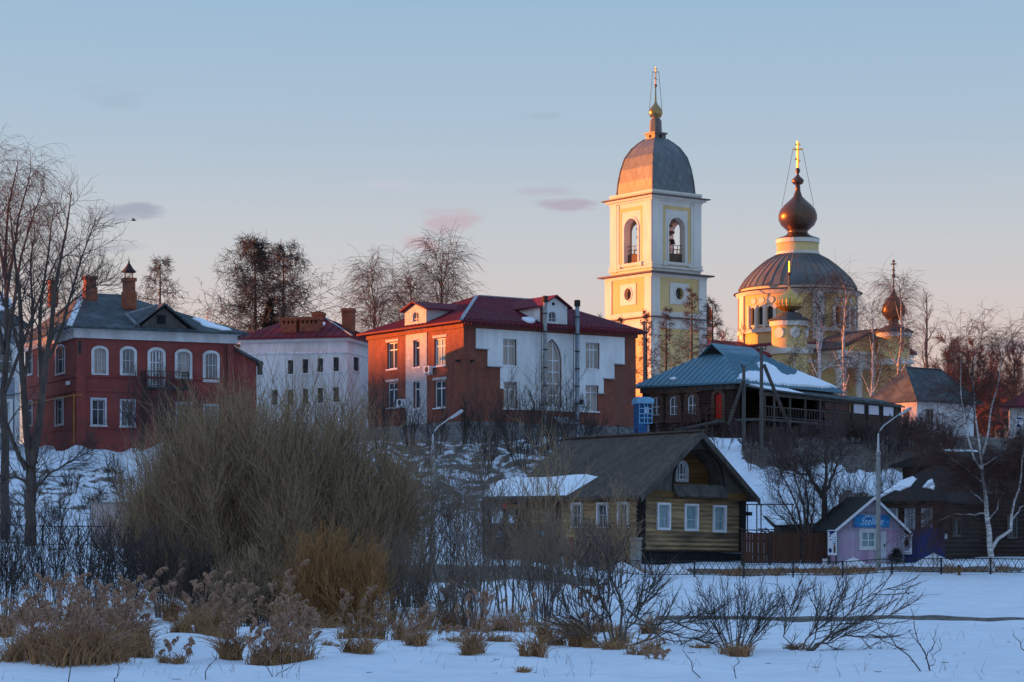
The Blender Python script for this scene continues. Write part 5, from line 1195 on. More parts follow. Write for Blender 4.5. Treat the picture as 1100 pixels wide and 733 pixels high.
    mb = MB(); casing(mb, lambda u, z, w: b.FR(u, z, w+.12), dict(NH, zb=NH['zb']+.01), .10, .003, .05); mb.obj('niche_surround', M['wood_black'], b.root)
    # roof planes with overhang, barge boards
    oh, ov = .62, .75; mb = MB(); th = .16
    for s in (-1, 1):
        xe = um+s*(um+oh); zE = ze-(za-ze)/um*oh
        for (y0, y1, o, t_) in ((-ov, Ly+.5, .06, th),):
            mb.hexa([(xe, y0, zE+o), (um, y0, za+o), (um, y1, za+o), (xe, y1, zE+o), (xe, y0, zE+o+t_), (um, y0, za+o+t_), (um, y1, za+o+t_), (xe, y1, zE+o+t_)])
    rf = mb.obj('roof', M['slate_brown'], b.root)
    mb = MB(); zl = za+.06+th
    for k in range(1, 9):
        continue
        t_ = k/9; x = um-(um+oh)*t_; z = za-(za-ze)/um*(um+oh)*t_+.06+th; mb.box((x-.03, -ov+.01, z-.01), (x+.03, Ly+.48, z+.012))
    mb.bar((um, -ov-.01, za+th+.1), (um, Ly+.5, za+th+.1), .3, .10); mb.obj('roof_courses', M['slate_brown'], rf)
    mb = MB()
    for s in (-1, 1):
        xe = um+s*(um+oh); zE = ze-(za-ze)/um*oh; mb.hexa([(xe, -ov-.06, zE-.16), (um, -ov-.06, za-.16), (um, -ov-.003, za-.16), (xe, -ov-.003, zE-.16), (xe, -ov-.06, zE+.2), (um, -ov-.06, za+.2), (um, -ov-.003, za+.2), (xe, -ov-.003, zE+.2)])
    mb.obj('barge_board', M['wood_grey'], rf)
    mb = MB(); mb.box((-oh+.1, -ov, ze-.55), (Lx+oh-.1, .02-ov+.1, ze-.43)) if False else None
    mb = MB(); mb.box((Lx+.3, -.2, b.zR(797, 552)), (Lx+.55, .1, b.zR(797, 548))); mb.obj('wall_lantern', M['iron'], b.root)
log_house()

# ---------------------------------------------------------------- open timber lean-to with a snow covered roof, left of the log house
def lean_to():
    D = 119; z = gz(560, D); x = X(525, D); zz = lambda py: Z(py, D)-z; q = D/F_
    t = thing('timber_shed', 'brown timber shed with two unglazed openings under a thick snow-covered roof', 'shed', (x, D, z), R_(4))
    L = 76*q; dp = 4.2
    Fs = lambda u, z_, w: (u, -w, z_)
    H = [hole(3.5*q, 16.5*q, zz(562), zz(545)), hole(21.5*q, 33.5*q, zz(562), zz(547.5)), hole(9*q, 19*q, zz(577), zz(571)), hole(53*q, 60*q, zz(576), zz(570.5)), hole(45*q, 72*q, zz(562), zz(547))]
    mb = MB(); panel(mb, Fs, 0, L, -.6, zz(540), H, .1)
    mb.obj('wall', M['wood_brown'], t)
    mb = MB()
    for u in (0, 17*q, 34*q, 43*q, L): mb.box((u-.1, -.14, -.6), (u+.1, .06, zz(540)))
    for u in (0, L): mb.box((u-.1, dp-.1, -.6), (u+.1, dp+.1, zz(533)))
    mb.obj('post', M['log_dark'], t)
    mb = MB(); mb.box((-.35, -.35, zz(540)+.002), (L+.3, -.12, zz(535.5))); mb.obj('beam', M['board_red'], t)
    mb = MB(); mb.box((14*q, -.2, zz(546)), (34*q, -.15, zz(541.5))); mb.obj('ochre_board', M['log_orange'], t)
    mb = MB(); mb.box((15*q, -.24, zz(546.5)), (19*q, -.19, zz(541))); mb.obj('red_board', M['red_door'], t)
    mb = MB(); mb.hexa([(-.4, -.45, zz(535.5)), (L+.3, -.45, zz(534)), (L+2.0, dp, zz(511)), (.9, dp, zz(519)), (-.4, -.45, zz(534.2)), (L+.3, -.45, zz(532.7)), (L+2.0, dp, zz(510)), (.9, dp, zz(518))]); ro = mb.obj('roof', M['slate'], t)
    # snow blanket with a rounded lip
    mb = MB(); nu, nv = 26, 12; i0 = 0
    for j in range(nv+1):
        for i in range(nu+1):
            a, c = i/nu, j/nv
            x0, x1 = (-.35+.95*c), (L+.35+2.1*c)
            e = min(a, 1-a, c, 1-c)*7; k_ = math.sqrt(max(0, min(1, e)))
            za = zz(534.2)+(zz(518)-zz(534.2))*c; zb = zz(532.7)+(zz(510)-zz(532.7))*c
            mb.v.append((x0+(x1-x0)*a, -.5+(dp+.5)*c, za+(zb-za)*a+.02+.30*k_*(1+.15*math.sin(9*a)+.12*math.sin(7*c+5*a))))
    for j in range(nv):
        for i in range(nu): p = j*(nu+1)+i; mb.f.append((p, p+1, p+nu+2, p+nu+1))
    mb.obj('snow', M['snow'], t, True)
    mb = MB(); mb.box((9*q, .02, zz(576)), (17*q, .1, zz(571.5))); mb.box((54*q, .02, zz(575)), (60*q, .1, zz(570.5))); mb.obj('blue_barrel', M['booth_light'], t)
lean_to()

def post_and_gate():
    D = 118; q = D/F_
    z = gz(612, D); t = thing('gate_post', 'square gate post of worn red brick with a pale gilded cap', 'post', (X(611, D), D, z)); h = Z(574.5, D)-z
    mb = MB(); mb.box((-.24, -.24, -.4), (.24, .24, h-.55)); mb.obj('shaft', M['old_brick'], t)
    mb = MB(); mb.box((-.25, -.25, h-.55+.002), (.25, .25, h-.12)); mb.obj('red_band', M['red_plaster'], t)
    mb = MB(); mb.box((-.32, -.32, h-.12+.002), (.32, .32, h)); mb.obj('cap', M['gold'], t)
    D = 121; q = D/F_; z = gz(650, D); x0, x1 = X(619, D), X(682, D); h = Z(576, D)-z
    t = thing('board_gate', 'dark maroon board gate beside the log house, with a pale carved top rail', 'gate', ((x0+x1)/2, D, z)); w = (x1-x0)/2
    mb = MB()
    for s in (-1, 1): mb.box((min(0, s*w)+.02, -.04, -.3), (max(0, s*w)-.02, .04, h))
    mb.obj('gate_leaf', M['board_maroon'], t)
    mb = MB(); mb.box((-w-.1, -.1, h+.02), (w+.1, .1, h+.16))
    for k in range(34): u = -w+k*(2*w)/34; mb.box((u, -.03, h+.16), (u+.07, .03, h+.42+.08*(k % 3)))
    mb.box((-w-.1, -.06, h+.5), (w+.1, .06, h+.58)); mb.obj('carved_rail', M['wood_brown'], t)
    D = 120; z = gz(684, D); t = thing('stone_pillar', 'pale weathered pillar at the corner of the log house', 'pillar', (X(683, D), D, z)); h = Z(578, D)-z
    mb = MB(); mb.box((-.28, -.28, -.4), (.28, .28, h-.1)); mb.obj('shaft', M['concrete'], t); mb = MB(); mb.box((-.34, -.34, h-.1+.002), (.34, .34, h+.02)); mb.obj('cap', M['concrete'], t)
post_and_gate()

# ---------------------------------------------------------------- brown board fence, sheds behind it
def fence_group():
    D = 125; z = gz(840, D); xs = [X(p, D) for p in (797.5, 827, 862, 889)]
    t = thing('board_fence', 'solid fence of upright brown boards between the log house and the pink kiosk', 'fence', (xs[0], D, z))
    rng = random.Random(5)
    for a, b_ in zip(xs, xs[1:]):
        mb = MB(); u = a-xs[0]+.08; e = b_-xs[0]-.08; h = Z(572.5, D)-z
        while u < e-.05: mb.box((u, -.02+rng.uniform(-.012, .012), .08), (min(u+.145, e), .02, h+rng.uniform(-.02, .03))); u += .155
        mb.box((a-xs[0]+.05, .025, .5), (b_-xs[0]-.05, .08, .62)); mb.box((a-xs[0]+.05, .025, h-.5), (b_-xs[0]-.05, .08, h-.38)); mb.obj('board_panel', M['board_brown'], t)
    for a in xs: mb = MB(); mb.box((a-xs[0]-.07, -.07, -.3), (a-xs[0]+.07, .07, Z(571.5, D)-z)); mb.obj('post', M['rust'], t)
    D = 131; z = gz(860, D); x0, x1 = X(835, D), X(892, D); q = lambda py: Z(py, D)-z
    t = thing('low_shed', 'low grey shed under a broad sheet of snow behind the brown fence', 'shed', (x0, D, z))
    mb = MB(); mb.box((.2, 0, -.6), (x1-x0, 3.5, q(565))); mb.obj('wall', M['wood_grey'], t)
    mb = MB(); mb.hexa([(-.3, -.5, q(566.5)), (x1-x0+.4, -.5, q(563)), (x1-x0+.4, 4.5, q(553)), (-.3, 4.5, q(555)), (-.3, -.5, q(565)), (x1-x0+.4, -.5, q(561.5)), (x1-x0+.4, 4.5, q(551.5)), (-.3, 4.5, q(553.5))]); mb.obj('roof', M['wood_black'], t)
    mb = MB(); mb.hexa([(-.1, -.25, q(564.6)), (x1-x0+.3, -.25, q(561)), (x1-x0+.3, 4.5, q(551)), (-.2, 4.5, q(553)), (0, -.1, q(562.5)), (x1-x0+.2, -.1, q(558.5)), (x1-x0+.2, 4.4, q(549)), (-.1, 4.4, q(551))]); mb.obj('snow', M['snow'], t)
    D = 128; z = gz(820, D); t = thing('plank_pile', 'heap of grey planks leaning up behind the brown fence', 'planks', (X(822, D), D, z)); mb = MB(); rng = random.Random(3)
    for k in range(16):
        a = rng.uniform(-.75, .35); c = Vector((rng.uniform(-.7, .7), rng.uniform(-.3, .3), Z(571, D)-z+rng.uniform(-.35, .1))); d = Vector((math.cos(a), rng.uniform(-.2, .2), math.sin(a)))*rng.uniform(.5, .85); mb.bar(c-d, c+d, .14, .035)
    for k in range(5): x = -.6+k*.3; mb.bar((x, 0, 0), (x+.1, .1, Z(573, D)-z), .12)
    mb.obj('planks', M['wood_grey'], t)
    D = 133; z = gz(820, D); t = thing('metal_frame', 'thin rusty pole frame standing in the snowy yard beside the log house', 'frame', (X(803, D), D, z)); mb = MB(); zt = Z(542, D)-z
    for p in (803, 813, 817.5, 851): mb.tube([(X(p, D)-X(803, D), 0, -.3), (X(p, D)-X(803, D), 0, zt)], .035, 5)
    mb.tube([(X(793, D)-X(803, D), 0, zt), (X(853, D)-X(803, D), 0, zt)], .035, 5); mb.obj('pole', M['rust'], t)
fence_group()

# ---------------------------------------------------------------- text made into mesh
def lettering(par, body, x, y, z, size, m, shear=0, name='lettering', ext=.006, sx=1.0, rz=0):
    cu = bpy.data.curves.new('txt', 'FONT'); cu.body = body; cu.size = size; cu.shear = shear; cu.extrude = ext; cu.align_x = 'CENTER'; cu.align_y = 'CENTER'
    o = bpy.data.objects.new('txt', cu); COL.objects.link(o); bpy.context.view_layer.update()
    me = bpy.data.meshes.new_from_object(o.evaluated_get(bpy.context.evaluated_depsgraph_get())); bpy.data.objects.remove(o); bpy.data.curves.remove(cu)
    me.materials.clear(); q = link_mesh(name, me, m, par); q.location = (x, y, z); q.rotation_euler = (R_(90), 0, rz); q.scale = (sx, 1, 1); return q

def kiosk():
    b = B('pink_kiosk', 'small pink and lilac gabled kiosk with a blue shop sign', 'kiosk', 899, 124, 607, 11)
    Lx, Ly = b.uR(971), 4.0; ze = b.z0(568)
    q = lambda px: b.uR(px)
    H = [b.hR(925.5, 940, 571.5, 588), b.hR(943.5, 952, 571, 603.5)]
    walls(b, M['pink'], Lx, Ly, ze, H, (), .1)
    za = b.zR(937, 535.5); um = q(937.5)
    mb = MB(); mb.prism(b.FR, [(0, ze), (Lx, ze), (um, za)], -.1, .0); mb.prism(b.FR, [(0, ze), (Lx, ze), (um, za)], -Ly, -Ly+.1); mb.obj('gable', M['lilac'], b.root)
    mb = MB(); oh, fo = .35, .32
    for s, xe in ((-1, 0), (1, Lx)):
        sl = (za-ze)/abs(um-xe); xo = xe+s*oh; zo = ze-oh*sl
        mb.hexa([(xo, -fo, zo), (um, -fo, za), (um, Ly+.3, za), (xo, Ly+.3, zo), (xo, -fo, zo+.12), (um, -fo, za+.12), (um, Ly+.3, za+.12), (xo, Ly+.3, zo+.12)])
    rf = mb.obj('roof', M['wood_black'], b.root)
    mb = MB()
    for s, xe in ((-1, 0), (1, Lx)):
        sl = (za-ze)/abs(um-xe); xo = xe+s*oh; zo = ze-oh*sl
        mb.hexa([(xo, -fo-.05, zo-.06), (um, -fo-.05, za-.06), (um, -fo-.003, za-.06), (xo, -fo-.003, zo-.06), (xo, -fo-.05, zo+.11), (um, -fo-.05, za+.11), (um, -fo-.003, za+.11), (xo, -fo-.003, zo+.11)])
    mb.obj('barge_board', M['white_paint'], rf)
    mb = MB(); mb.ubox(b.FR, -.03, Lx+.03, ze-.07, ze+.05, .003, .05); mb.ubox(b.FR, -.01, .22, -.5, ze-.07, .003, .04); mb.ubox(b.FR, Lx-.35, Lx+.01, -.5, ze-.07, .003, .04); mb.obj('trim', M['lilac'], b.root)
    window(b.root, b.FR, H[0], M['white_paint'], M['glass_teal'], .06, .05, (0,), (.45,), trim=(.16, .05, M['white_old']), mt=.05)
    mb = MB(); h = H[1]; mb.ubox(b.FR, h['u']-h['hw'], h['u']+h['hw'], h['zb'], h['zs'], -.06, -.02); d = mb.obj('door', M['grey_paint'], b.root)
    mb = MB(); mb.ubox(b.FR, h['u']+.10, h['u']+.14, h['zb']+.8, h['zb']+.95, -.02, .04); mb.obj('handle', M['iron'], d)
    # sign board
    u0, u1 = q(917), q(955); z0, z1 = b.zR(936, 567)+.02, b.zR(936, 553.3)
    mb = MB(); mb.ubox(b.FR, u0, u1, z0, z1, .02, .07); sg = mb.obj('shop_sign', M['sign_blue'], b.root)
    lettering(sg, 'Stelline', (u0+u1)/2, -.075, z0+.30, .54, M['sign_ice'], .35, sx=.80)
    lettering(sg, 'МАГАЗИН', (u0+u1)/2, -.075, z1-.09, .15, M['white_paint'], 0, sx=1.05)
    lettering(sg, 'В С Е К', (u0+u1)/2-.05, -.012, z1+.12, .14, M['wood_black'], 0, sx=1.2)
    # side sign board leaning by the left corner
    t = thing('poster_board', 'white poster board with a bottle picture at the left corner of the pink kiosk', 'sign', (X(894, 123.6), 123.6, gz(894, 123.6)), R_(8)); k = 123.6/F_; g = lambda py: Z(py, 123.6)-t.location.z
    mb = MB(); mb.box((-4.8*k, -.03, g(596.5)), (5*k, .03, g(569.5))); mb.obj('panel', M['white_paint'], t)
    mb = MB()
    for x in (-4.6*k, 4.6*k): mb.box((x-.04, .03, -.3), (x+.04, .09, g(569)))
    mb.obj('leg', M['wood_grey'], t)
    mb = MB(); mb.v = []
    F = lambda u, z, w: (u, -w, z)
    mb.prism(F, [(1.2*k, g(594)), (3.6*k, g(594)), (3.6*k, g(588)), (2.9*k, g(586)), (2.9*k, g(583)), (1.9*k, g(583)), (1.9*k, g(586)), (1.2*k, g(588))], .032, .04); mb.obj('bottle_print', M['wood_brown'], t)
    mb = MB(); mb.prism(F, [(-4.3*k, g(570.5)), (4.2*k, g(570.5)), (1*k, g(573)), (-2.2*k, g(575))], .032, .038)
    for a, c, d_ in ((-3.6, 577, 1.4), (-2.8, 581, 1.2)): mb.prism(F, [(a*k, g(c)), ((a+d_*1.3)*k, g(c-.5)), ((a+d_*1.3)*k, g(c-2)), (a*k, g(c-1.5))], .032, .038)
    mb.prism(F, outline(hole(-4.2*k, -.6*k, g(594), g(589), 'circle')), .032, .038); mb.obj('print', M['blue_paint'], t)
    mb = MB()
    for i in range(4): mb.box((-.2*k, -.038, g(578+i*2.2)), (4*k, -.032, g(577.3+i*2.2)))
    mb.obj('text_line', M['booth_light'], t)
kiosk()

def blue_fence():
    D = 125.5; z = gz(990, D); q = D/F_; g = lambda py: Z(py, D)-z; x0 = X(966, D)
    t = thing('blue_fence', 'deep blue board fence and gate in front of the dark log house', 'fence', (x0, D, z), R_(2))
    for pa, pb, py in ((966, 986, 570), (986.4, 1003.5, 566.5), (1004, 1013.5, 568.5)):
        mb = MB(); a, c = X(pa, D)-x0, X(pb, D)-x0; u = a
        while u < c-.03: mb.box((u, -.02, .05), (min(u+.2, c), .02, g(py)+.0)); u += .205
        mb.box((a, .022, .5), (c, .06, .6)); mb.obj('board_panel', M['blue_paint'], t)
    for p in (966, 986.2, 1003.8, 1013.6): mb = MB(); x = X(p, D)-x0; mb.box((x-.06, -.07, -.3), (x+.06, .05, g(568))); mb.obj('post', M['blue_paint'], t)
    mb = MB(); mb.box((X(1014.6, D)-x0, -.1, g(579)), (X(1017.3, D)-x0, .05, g(573.5))); mb.obj('mail_box', M['white_paint'], t)
    D2 = 125.2; t2 = thing('framed_poster', 'framed poster of figures on the blue fence right of the kiosk', 'poster', (X(973.8, D2), D2, z)); g2 = lambda py: Z(py, D2)-z; k = D2/F_
    mb = MB(); mb.box((-6.6*k, -.03, g2(597)), (6.6*k, .03, g2(569))); mb.obj('frame', M['iron'], t2)
    mb = MB(); mb.box((-5.6*k, -.04, g2(595.5)), (5.6*k, -.031, g2(571.2))); mb.obj('sheet', M['white_paint'], t2)
    F = lambda u, z_, w: (u, -w, z_)
    for dx, py, s in ((-3, 576, .8), (0, 578, 1.1), (3, 575, .8), (3.2, 583, .8), (-2.8, 583, .7)):
        mb = MB(); c = dx*k
        mb.prism(F, outline(hole(c-.055*s, c+.055*s, g2(py+1.4*s), g2(py-1.4*s), 'circle')), .041, .046)
        mb.prism(F, [(c-.09*s, g2(py+8*s)), (c+.09*s, g2(py+8*s)), (c+.12*s, g2(py+3*s)), (c+.05*s, g2(py+1.5*s)), (c-.05*s, g2(py+1.5*s)), (c-.12*s, g2(py+3*s))], .041, .046); mb.obj('figure_print', M['dark'] if dx == 0 else M['lilac'], t2)
    mb = MB(); mb.box((-4.8*k, -.046, g2(594.6)), (4.8*k, -.041, g2(593.4))); mb.box((-4.6*k, -.046, g2(592)), (3*k, -.041, g2(587))); mb.obj('caption_print', M['lilac'], t2)
blue_fence()

def dark_houses():
    b = B('dark_log_house', 'dark brown log house with snow-edged black roof behind the kiosk and blue fence', 'house', 1013, 131, 604, 58)
    Ly, Lx = b.uL(943), b.uR(1068); ze = b.z0(540)
    HL = [b.hL(974, 981.5, 545, 572), b.hL(992, 1000, 545, 569), b.hL(956.5, 963, 546, 572)]; HR = [b.hR(1023, 1031, 558, 575)]
    walls(b, M['log_black'], Lx, Ly, ze, HR, HL, .2, (.26, .08))
    for h in HL: window(b.root, b.FL, h, M['grey_paint'], M['glass_teal'], .1, .07, (0,), (.66,), trim=(.1, .08, M['grey_paint']))
    for h in HR: window(b.root, b.FR, h, M['wood_grey'], M['glass_curtain'], .1, .06, (0,), (.6,), trim=(.09, .06, M['wood_grey']))
    zr = Z(500, b.y+4)-b.z
    rb, t = hip(-.6, Lx+.5, -.6, Ly+.6, ze+.1, zr, 4.0, 3.0); rf = rb.obj('roof', M['wood_black'], b.root)
    n = (Vector(t[3][1])-Vector(t[3][0])).cross(Vector(t[3][2])-Vector(t[3][0]))
    for pts in (((938, 538), (968, 517), (981, 512), (985, 515), (978, 523), (966, 528), (962, 527), (952, 532)),):
        mb = MB(); slab(mb, [b.hit(x, y, t[3][0], n) for x, y in pts], n, .07); mb.obj('snow_patch', M['snow'], b.root)
    n = (Vector(t[0][1])-Vector(t[0][0])).cross(Vector(t[0][3])-Vector(t[0][0]))
    mb = MB(); slab(mb, [b.hit(x, y, t[3][0], (Vector(t[3][1])-Vector(t[3][0])).cross(Vector(t[3][2])-Vector(t[3][0]))) for x, y in ((991, 524), (997, 517), (1002, 515), (1004, 520), (1004, 527), (998, 525))], (Vector(t[3][1])-Vector(t[3][0])).cross(Vector(t[3][2])-Vector(t[3][0])), .07); mb.obj('snow_patch', M['snow'], b.root)
    mb = MB(); mb.ubox(b.FL, Ly*.02, Ly, ze-.3, ze, .003, .1); mb.obj('frieze', M['wood_brown'], b.root)
    b = B('tall_log_house', 'tall blackened log house at the right edge, dim windows, snow line on its roof', 'house', 1052, 136, 604, 20)
    Lx, Ly = b.uR(1130), 9; ze = b.z0(497)
    H = [b.hR(1083, 1091, 556, 577), b.hR(1082, 1091, 513, 528), b.hR(1107, 1115, 556, 577), b.hR(1062, 1069, 515, 529)]
    walls(b, M['log_black'], Lx, Ly, ze, H, (), .2, (.26, .08))
    for h in H: window(b.root, b.FR, h, M['wood_grey'], M['glass'], .1, .07, (0,), (.6,), trim=(.1, .06, M['wood_grey']))
    rb, t = hip(-.6, Lx+.5, -.6, Ly+.6, ze+.1, Z(484, b.y+5)-b.z, .1, .1); rf = rb.obj('roof', M['wood_black'], b.root)
    n = (Vector(t[0][1])-Vector(t[0][0])).cross(Vector(t[0][3])-Vector(t[0][0])); p = [Vector(q) for q in t[0]]
    L = lambda a, s: p[0].lerp(p[1], a).lerp(p[3].lerp(p[2], a), s)
    mb = MB(); slab(mb, [L(.12, .86), L(.22, .82), L(.30, .88), L(.42, .84), L(.5, .9), L(.5, .98), L(.12, .98)], n, .06); mb.obj('snow_patch', M['snow'], b.root)
dark_houses()

# ---------------------------------------------------------------- iron railings
def railing(name, label, pts, hpx, pitch, cells, group=None, ornate=True):
    # pts: ground points (px, D); panels with crossed bars between square posts
    W = [Vector((X(p, d), d, gz(p, d))) for p, d in pts]
    t = thing(name, label, 'fence', W[0], 0, group)
    for k, (a, c) in enumerate(zip(W, W[1:])):
        a, c = a-W[0], c-W[0]; d = c-a; h = hpx
        mb = MB(); mb.box((a.x-.04, a.y-.04, a.z-.3), (a.x+.04, a.y+.04, a.z+h+.06)); mb.obj('post', M['iron'], t)
        mb = MB(); up = Vector((0, 0, 1))
        for z, w in ((.12, .035), (h, .045)): mb.bar(a+up*z, c+up*z, w)
        n = max(2, round(d.length/pitch))
        for i in range(n):
            p, q = a+d*(i/n), a+d*((i+1)/n); mb.bar(p+up*.12, q+up*h, .026); mb.bar(q+up*.12, p+up*h, .026)
            if ornate: m = (p+q)/2; mb.bar(m+up*h*.80, m+up*h, .02)
        mb.obj('railing_panel', M['iron'], t)
    a = W[-1]-W[0]; mb = MB(); mb.box((a.x-.04, a.y-.04, a.z-.3), (a.x+.04, a.y+.04, a.z+h+.06)); mb.obj('post', M['iron'], t)
pp = [640+57*k*.93 for k in range(10)]
railing('iron_railing', 'long low black iron railing with crossed bars along the snowy bank', [(p, 115.2-.3*math.sin(k)) for k, p in enumerate(pp)]+[(1180, 115)], .78, .38, 6)
railing('yard_railing', 'thin dark railing on the road edge at the far left', [(p, 108.5) for p in (-30, 8, 46, 84, 118)], .95, .5, 5, None, False)
railing('hill_railing', 'short metal handrail on the hill below the right end of the brick building', [(628, 171.5), (646, 172), (664, 172.4), (684, 173)], .75, 1.2, 3, None, False)
def pink_wall():
    D = 112.5; z = gz(125, D); x0, x1 = X(98, D), X(163, D)
    t = thing('plaster_wall', 'pale pinkish plastered wall behind the willow at the left', 'wall', (x0, D, z), R_(3)); mb = MB(); mb.box((0, -.12, -.5), (x1-x0, .12, Z(541, D)-z)); mb.obj('wall', mat('pale_pink_plaster', (.50, .40, .38), .9, (.38, .31, .30), scale=1.5), t)
    mb = MB(); mb.box((-.06, -.2, Z(541, D)-z+.002), (x1-x0+.06, .2, Z(539.5, D)-z)); mb.obj('coping', M['concrete'], t)
pink_wall()
def bridge_wall():
    D = 104; z = gz(460, D)
    t = thing('retaining_wall', 'low dark stone retaining wall with snow on its top, half hidden by the shrubs', 'wall', (X(402, D), D, z-.2), R_(1)); L = X(530, D)-X(402, D); zt = Z(609, D)-z+.2
    mb = MB(); mb.box((0, -.25, -.8), (L, .25, zt)); mb.obj('masonry', mat('dark_stone', (.075, .066, .06), .95, (.035, .032, .03), scale=3, kind='courses', p=.25, bump=.4), t)
    mb = MB(); mb.box((.05, -.3, zt+.002), (L-.05, .28, zt+.10)); mb.obj('snow', M['snowdirt'], t)
bridge_wall()

# ---------------------------------------------------------------- street lamps, poles
def lamp(px, D, pyt, pxh, pyh, label, pymid, seed=0):
    x, z = X(px, D), gz(px, D); t = thing('street_lamp', label, 'street lamp', (x, D, z), 0, 'street lamps along the road'); q = D/F_; g = lambda py: Z(py, D)-z
    mb = MB(); mb.tube([(0, 0, -.4), (0, 0, g(pymid))], [.135, .105], 10); mb.obj('concrete_pole', M['concrete'], t, True)
    xh = (pxh-px)*q
    mb = MB(); mb.tube([(0, 0, g(pymid)-.25), (0, 0, g(pymid)+.35), (0, 0, g(pyt)-.15), (xh*.08, 0, g(pyt)+.05), (xh*.2, 0, g(pyt)+(g(pyh)-g(pyt))*.25+.02), (xh*.85, 0, g(pyh)-.06)], [.11, .06, .042, .036, .032, .028], 8); mb.obj('arm', M['lamp_paint'], t, True)
    mb = MB(); d = Vector((xh*.8, 0, (g(pyh)-g(pyt))*.75)).normalized(); c = Vector((xh, 0, g(pyh))); mb.tube([c-d*.38, c-d*.2, c+d*.12, c+d*.3, c+d*.34], [.04, .065, .09, .07, .025], 10); lo = mb.obj('lamp_head', M['lamp_paint'], t, True)
    mb = MB(); mb.box((-.12, -.13, g(pymid)*.45), (.12, -.10, g(pymid)*.45+.3)) if seed else mb.tube([(0, 0, g(pymid)-.05), (0, 0, g(pymid)+.12)], .13, 10); mb.obj('pole_clamp', M['steel'], t)
lamp(465, 111, 464, 491, 445, 'pale street lamp rising behind the middle shrubs, left of the log house', 486)
lamp(943.5, 118.5, 463, 973, 442, 'pale street lamp on a thick concrete pole in front of the pink kiosk', 488)
def pole(px, D, py, struts, label, cross_=True):
    z = gz(px, D); t = thing('utility_pole', label, 'utility pole', (X(px, D), D, z), 0, 'utility poles by the veranda house'); q = D/F_; g = lambda p: Z(p, D)-z
    mb = MB(); mb.tube([(0, 0, -.5), (0, 0, g(py))], [.15, .12], 9); mb.obj('pole', M['pole'], t, True)
    for (pa, ya, pb, yb, dy) in struts: mb = MB(); mb.tube([((pa-px)*q, -.12, g(ya)), ((pb-px)*q, dy, g(yb))], .13, 8); mb.obj('strut', M['pole'], t, True)
    mb = MB()
    if cross_: mb.bar((-.35, 0, g(py)-.15), (.35, 0, g(py)-.15), .07)
    for x in ((-.3, .3) if cross_ else (-.15,)): mb.tube([(x, 0, g(py)-.15), (x, 0, g(py)+.12)], .035, 6); mb.tube([(x, 0, g(py)), (x, 0, g(py)+.12)], .06, 6)
    mb.obj('insulator', M['iron'], t)
pole(818, 166, 373, [(820.5, 392, 854, 482, -1.5)], 'tall wooden utility pole with a slanting strut to its right, by the snowy blue roof')
pole(799, 167, 393, [(798, 410, 781, 457, -1.2)], 'shorter wooden utility pole with a strut to its left, at the veranda corner', False)
def cable(a, b_, sag, label):
    A = Vector((X(a[0], a[2]), a[2], Z(a[1], a[2]))); Bp = Vector((X(b_[0], b_[2]), b_[2], Z(b_[1], b_[2]))); n = 14; mb = MB()
    mb.tube([A.lerp(Bp, i/n)-Vector((0, 0, sag*4*(i/n)*(1-i/n))) for i in range(n+1)], .013, 4); o = mb.obj('power_cable', M['wire']); tag(o, label, 'cable', 'power cables by the veranda house')
cable((818, 374, 166), (799, 394, 167), .3, 'short power cable between the two wooden utility poles'); cable((818, 374, 166), (692, 347, 205), .9, 'long sagging power cable from the tall wooden pole over the blue roof')
pole(692, 205, 345, [], 'thin pole standing between the brick building and the bell tower', True)

# ---------------------------------------------------------------- heaps, marker, bird
def heap(px, D, top, wpx, seed, label, m='snowdirt', dpt=.6):
    rng = np.random.default_rng(seed); z = gz(px, D); h = Z(top, D)-z; w = wpx/2*D/F_; n, r_ = 28, 9; ph = rng.random(6)*6.28; mb = MB()
    for i in range(r_+1):
        s = i/r_
        for j in range(n):
            a = 2*math.pi*j/n; k = 1+.12*math.sin(2*a+ph[0])+.09*math.sin(3*a+ph[1]); zz = h*(1-s)**1.15*(1+.10*math.sin(4*a+ph[2]+5*s))
            mb.v.append((w*s*k*math.cos(a), w*dpt*s*k*math.sin(a), zz-.25*s**4))
    for i in range(r_):
        for j in range(n): j2 = (j+1) % n; mb.f.append((i*n+j, i*n+j2, (i+1)*n+j2, (i+1)*n+j))
    o = mb.obj('snow_heap' if m != 'earth' else 'earth_heap', M[m], None, True); o.location = (X(px, D), D, z); return tag(o, label, 'snow heap')
heap(917, 121.5, 599.5, 52, 1, 'long low snow heap in front of the pink kiosk'); heap(1003, 122.5, 595, 56, 2, 'peaked snow heap in front of the blue fence'); heap(668, 117.5, 604, 46, 3, 'snow heap before the maroon board gate'); heap(722, 118.5, 606, 60, 5, 'ragged snow bank under the front of the log house')
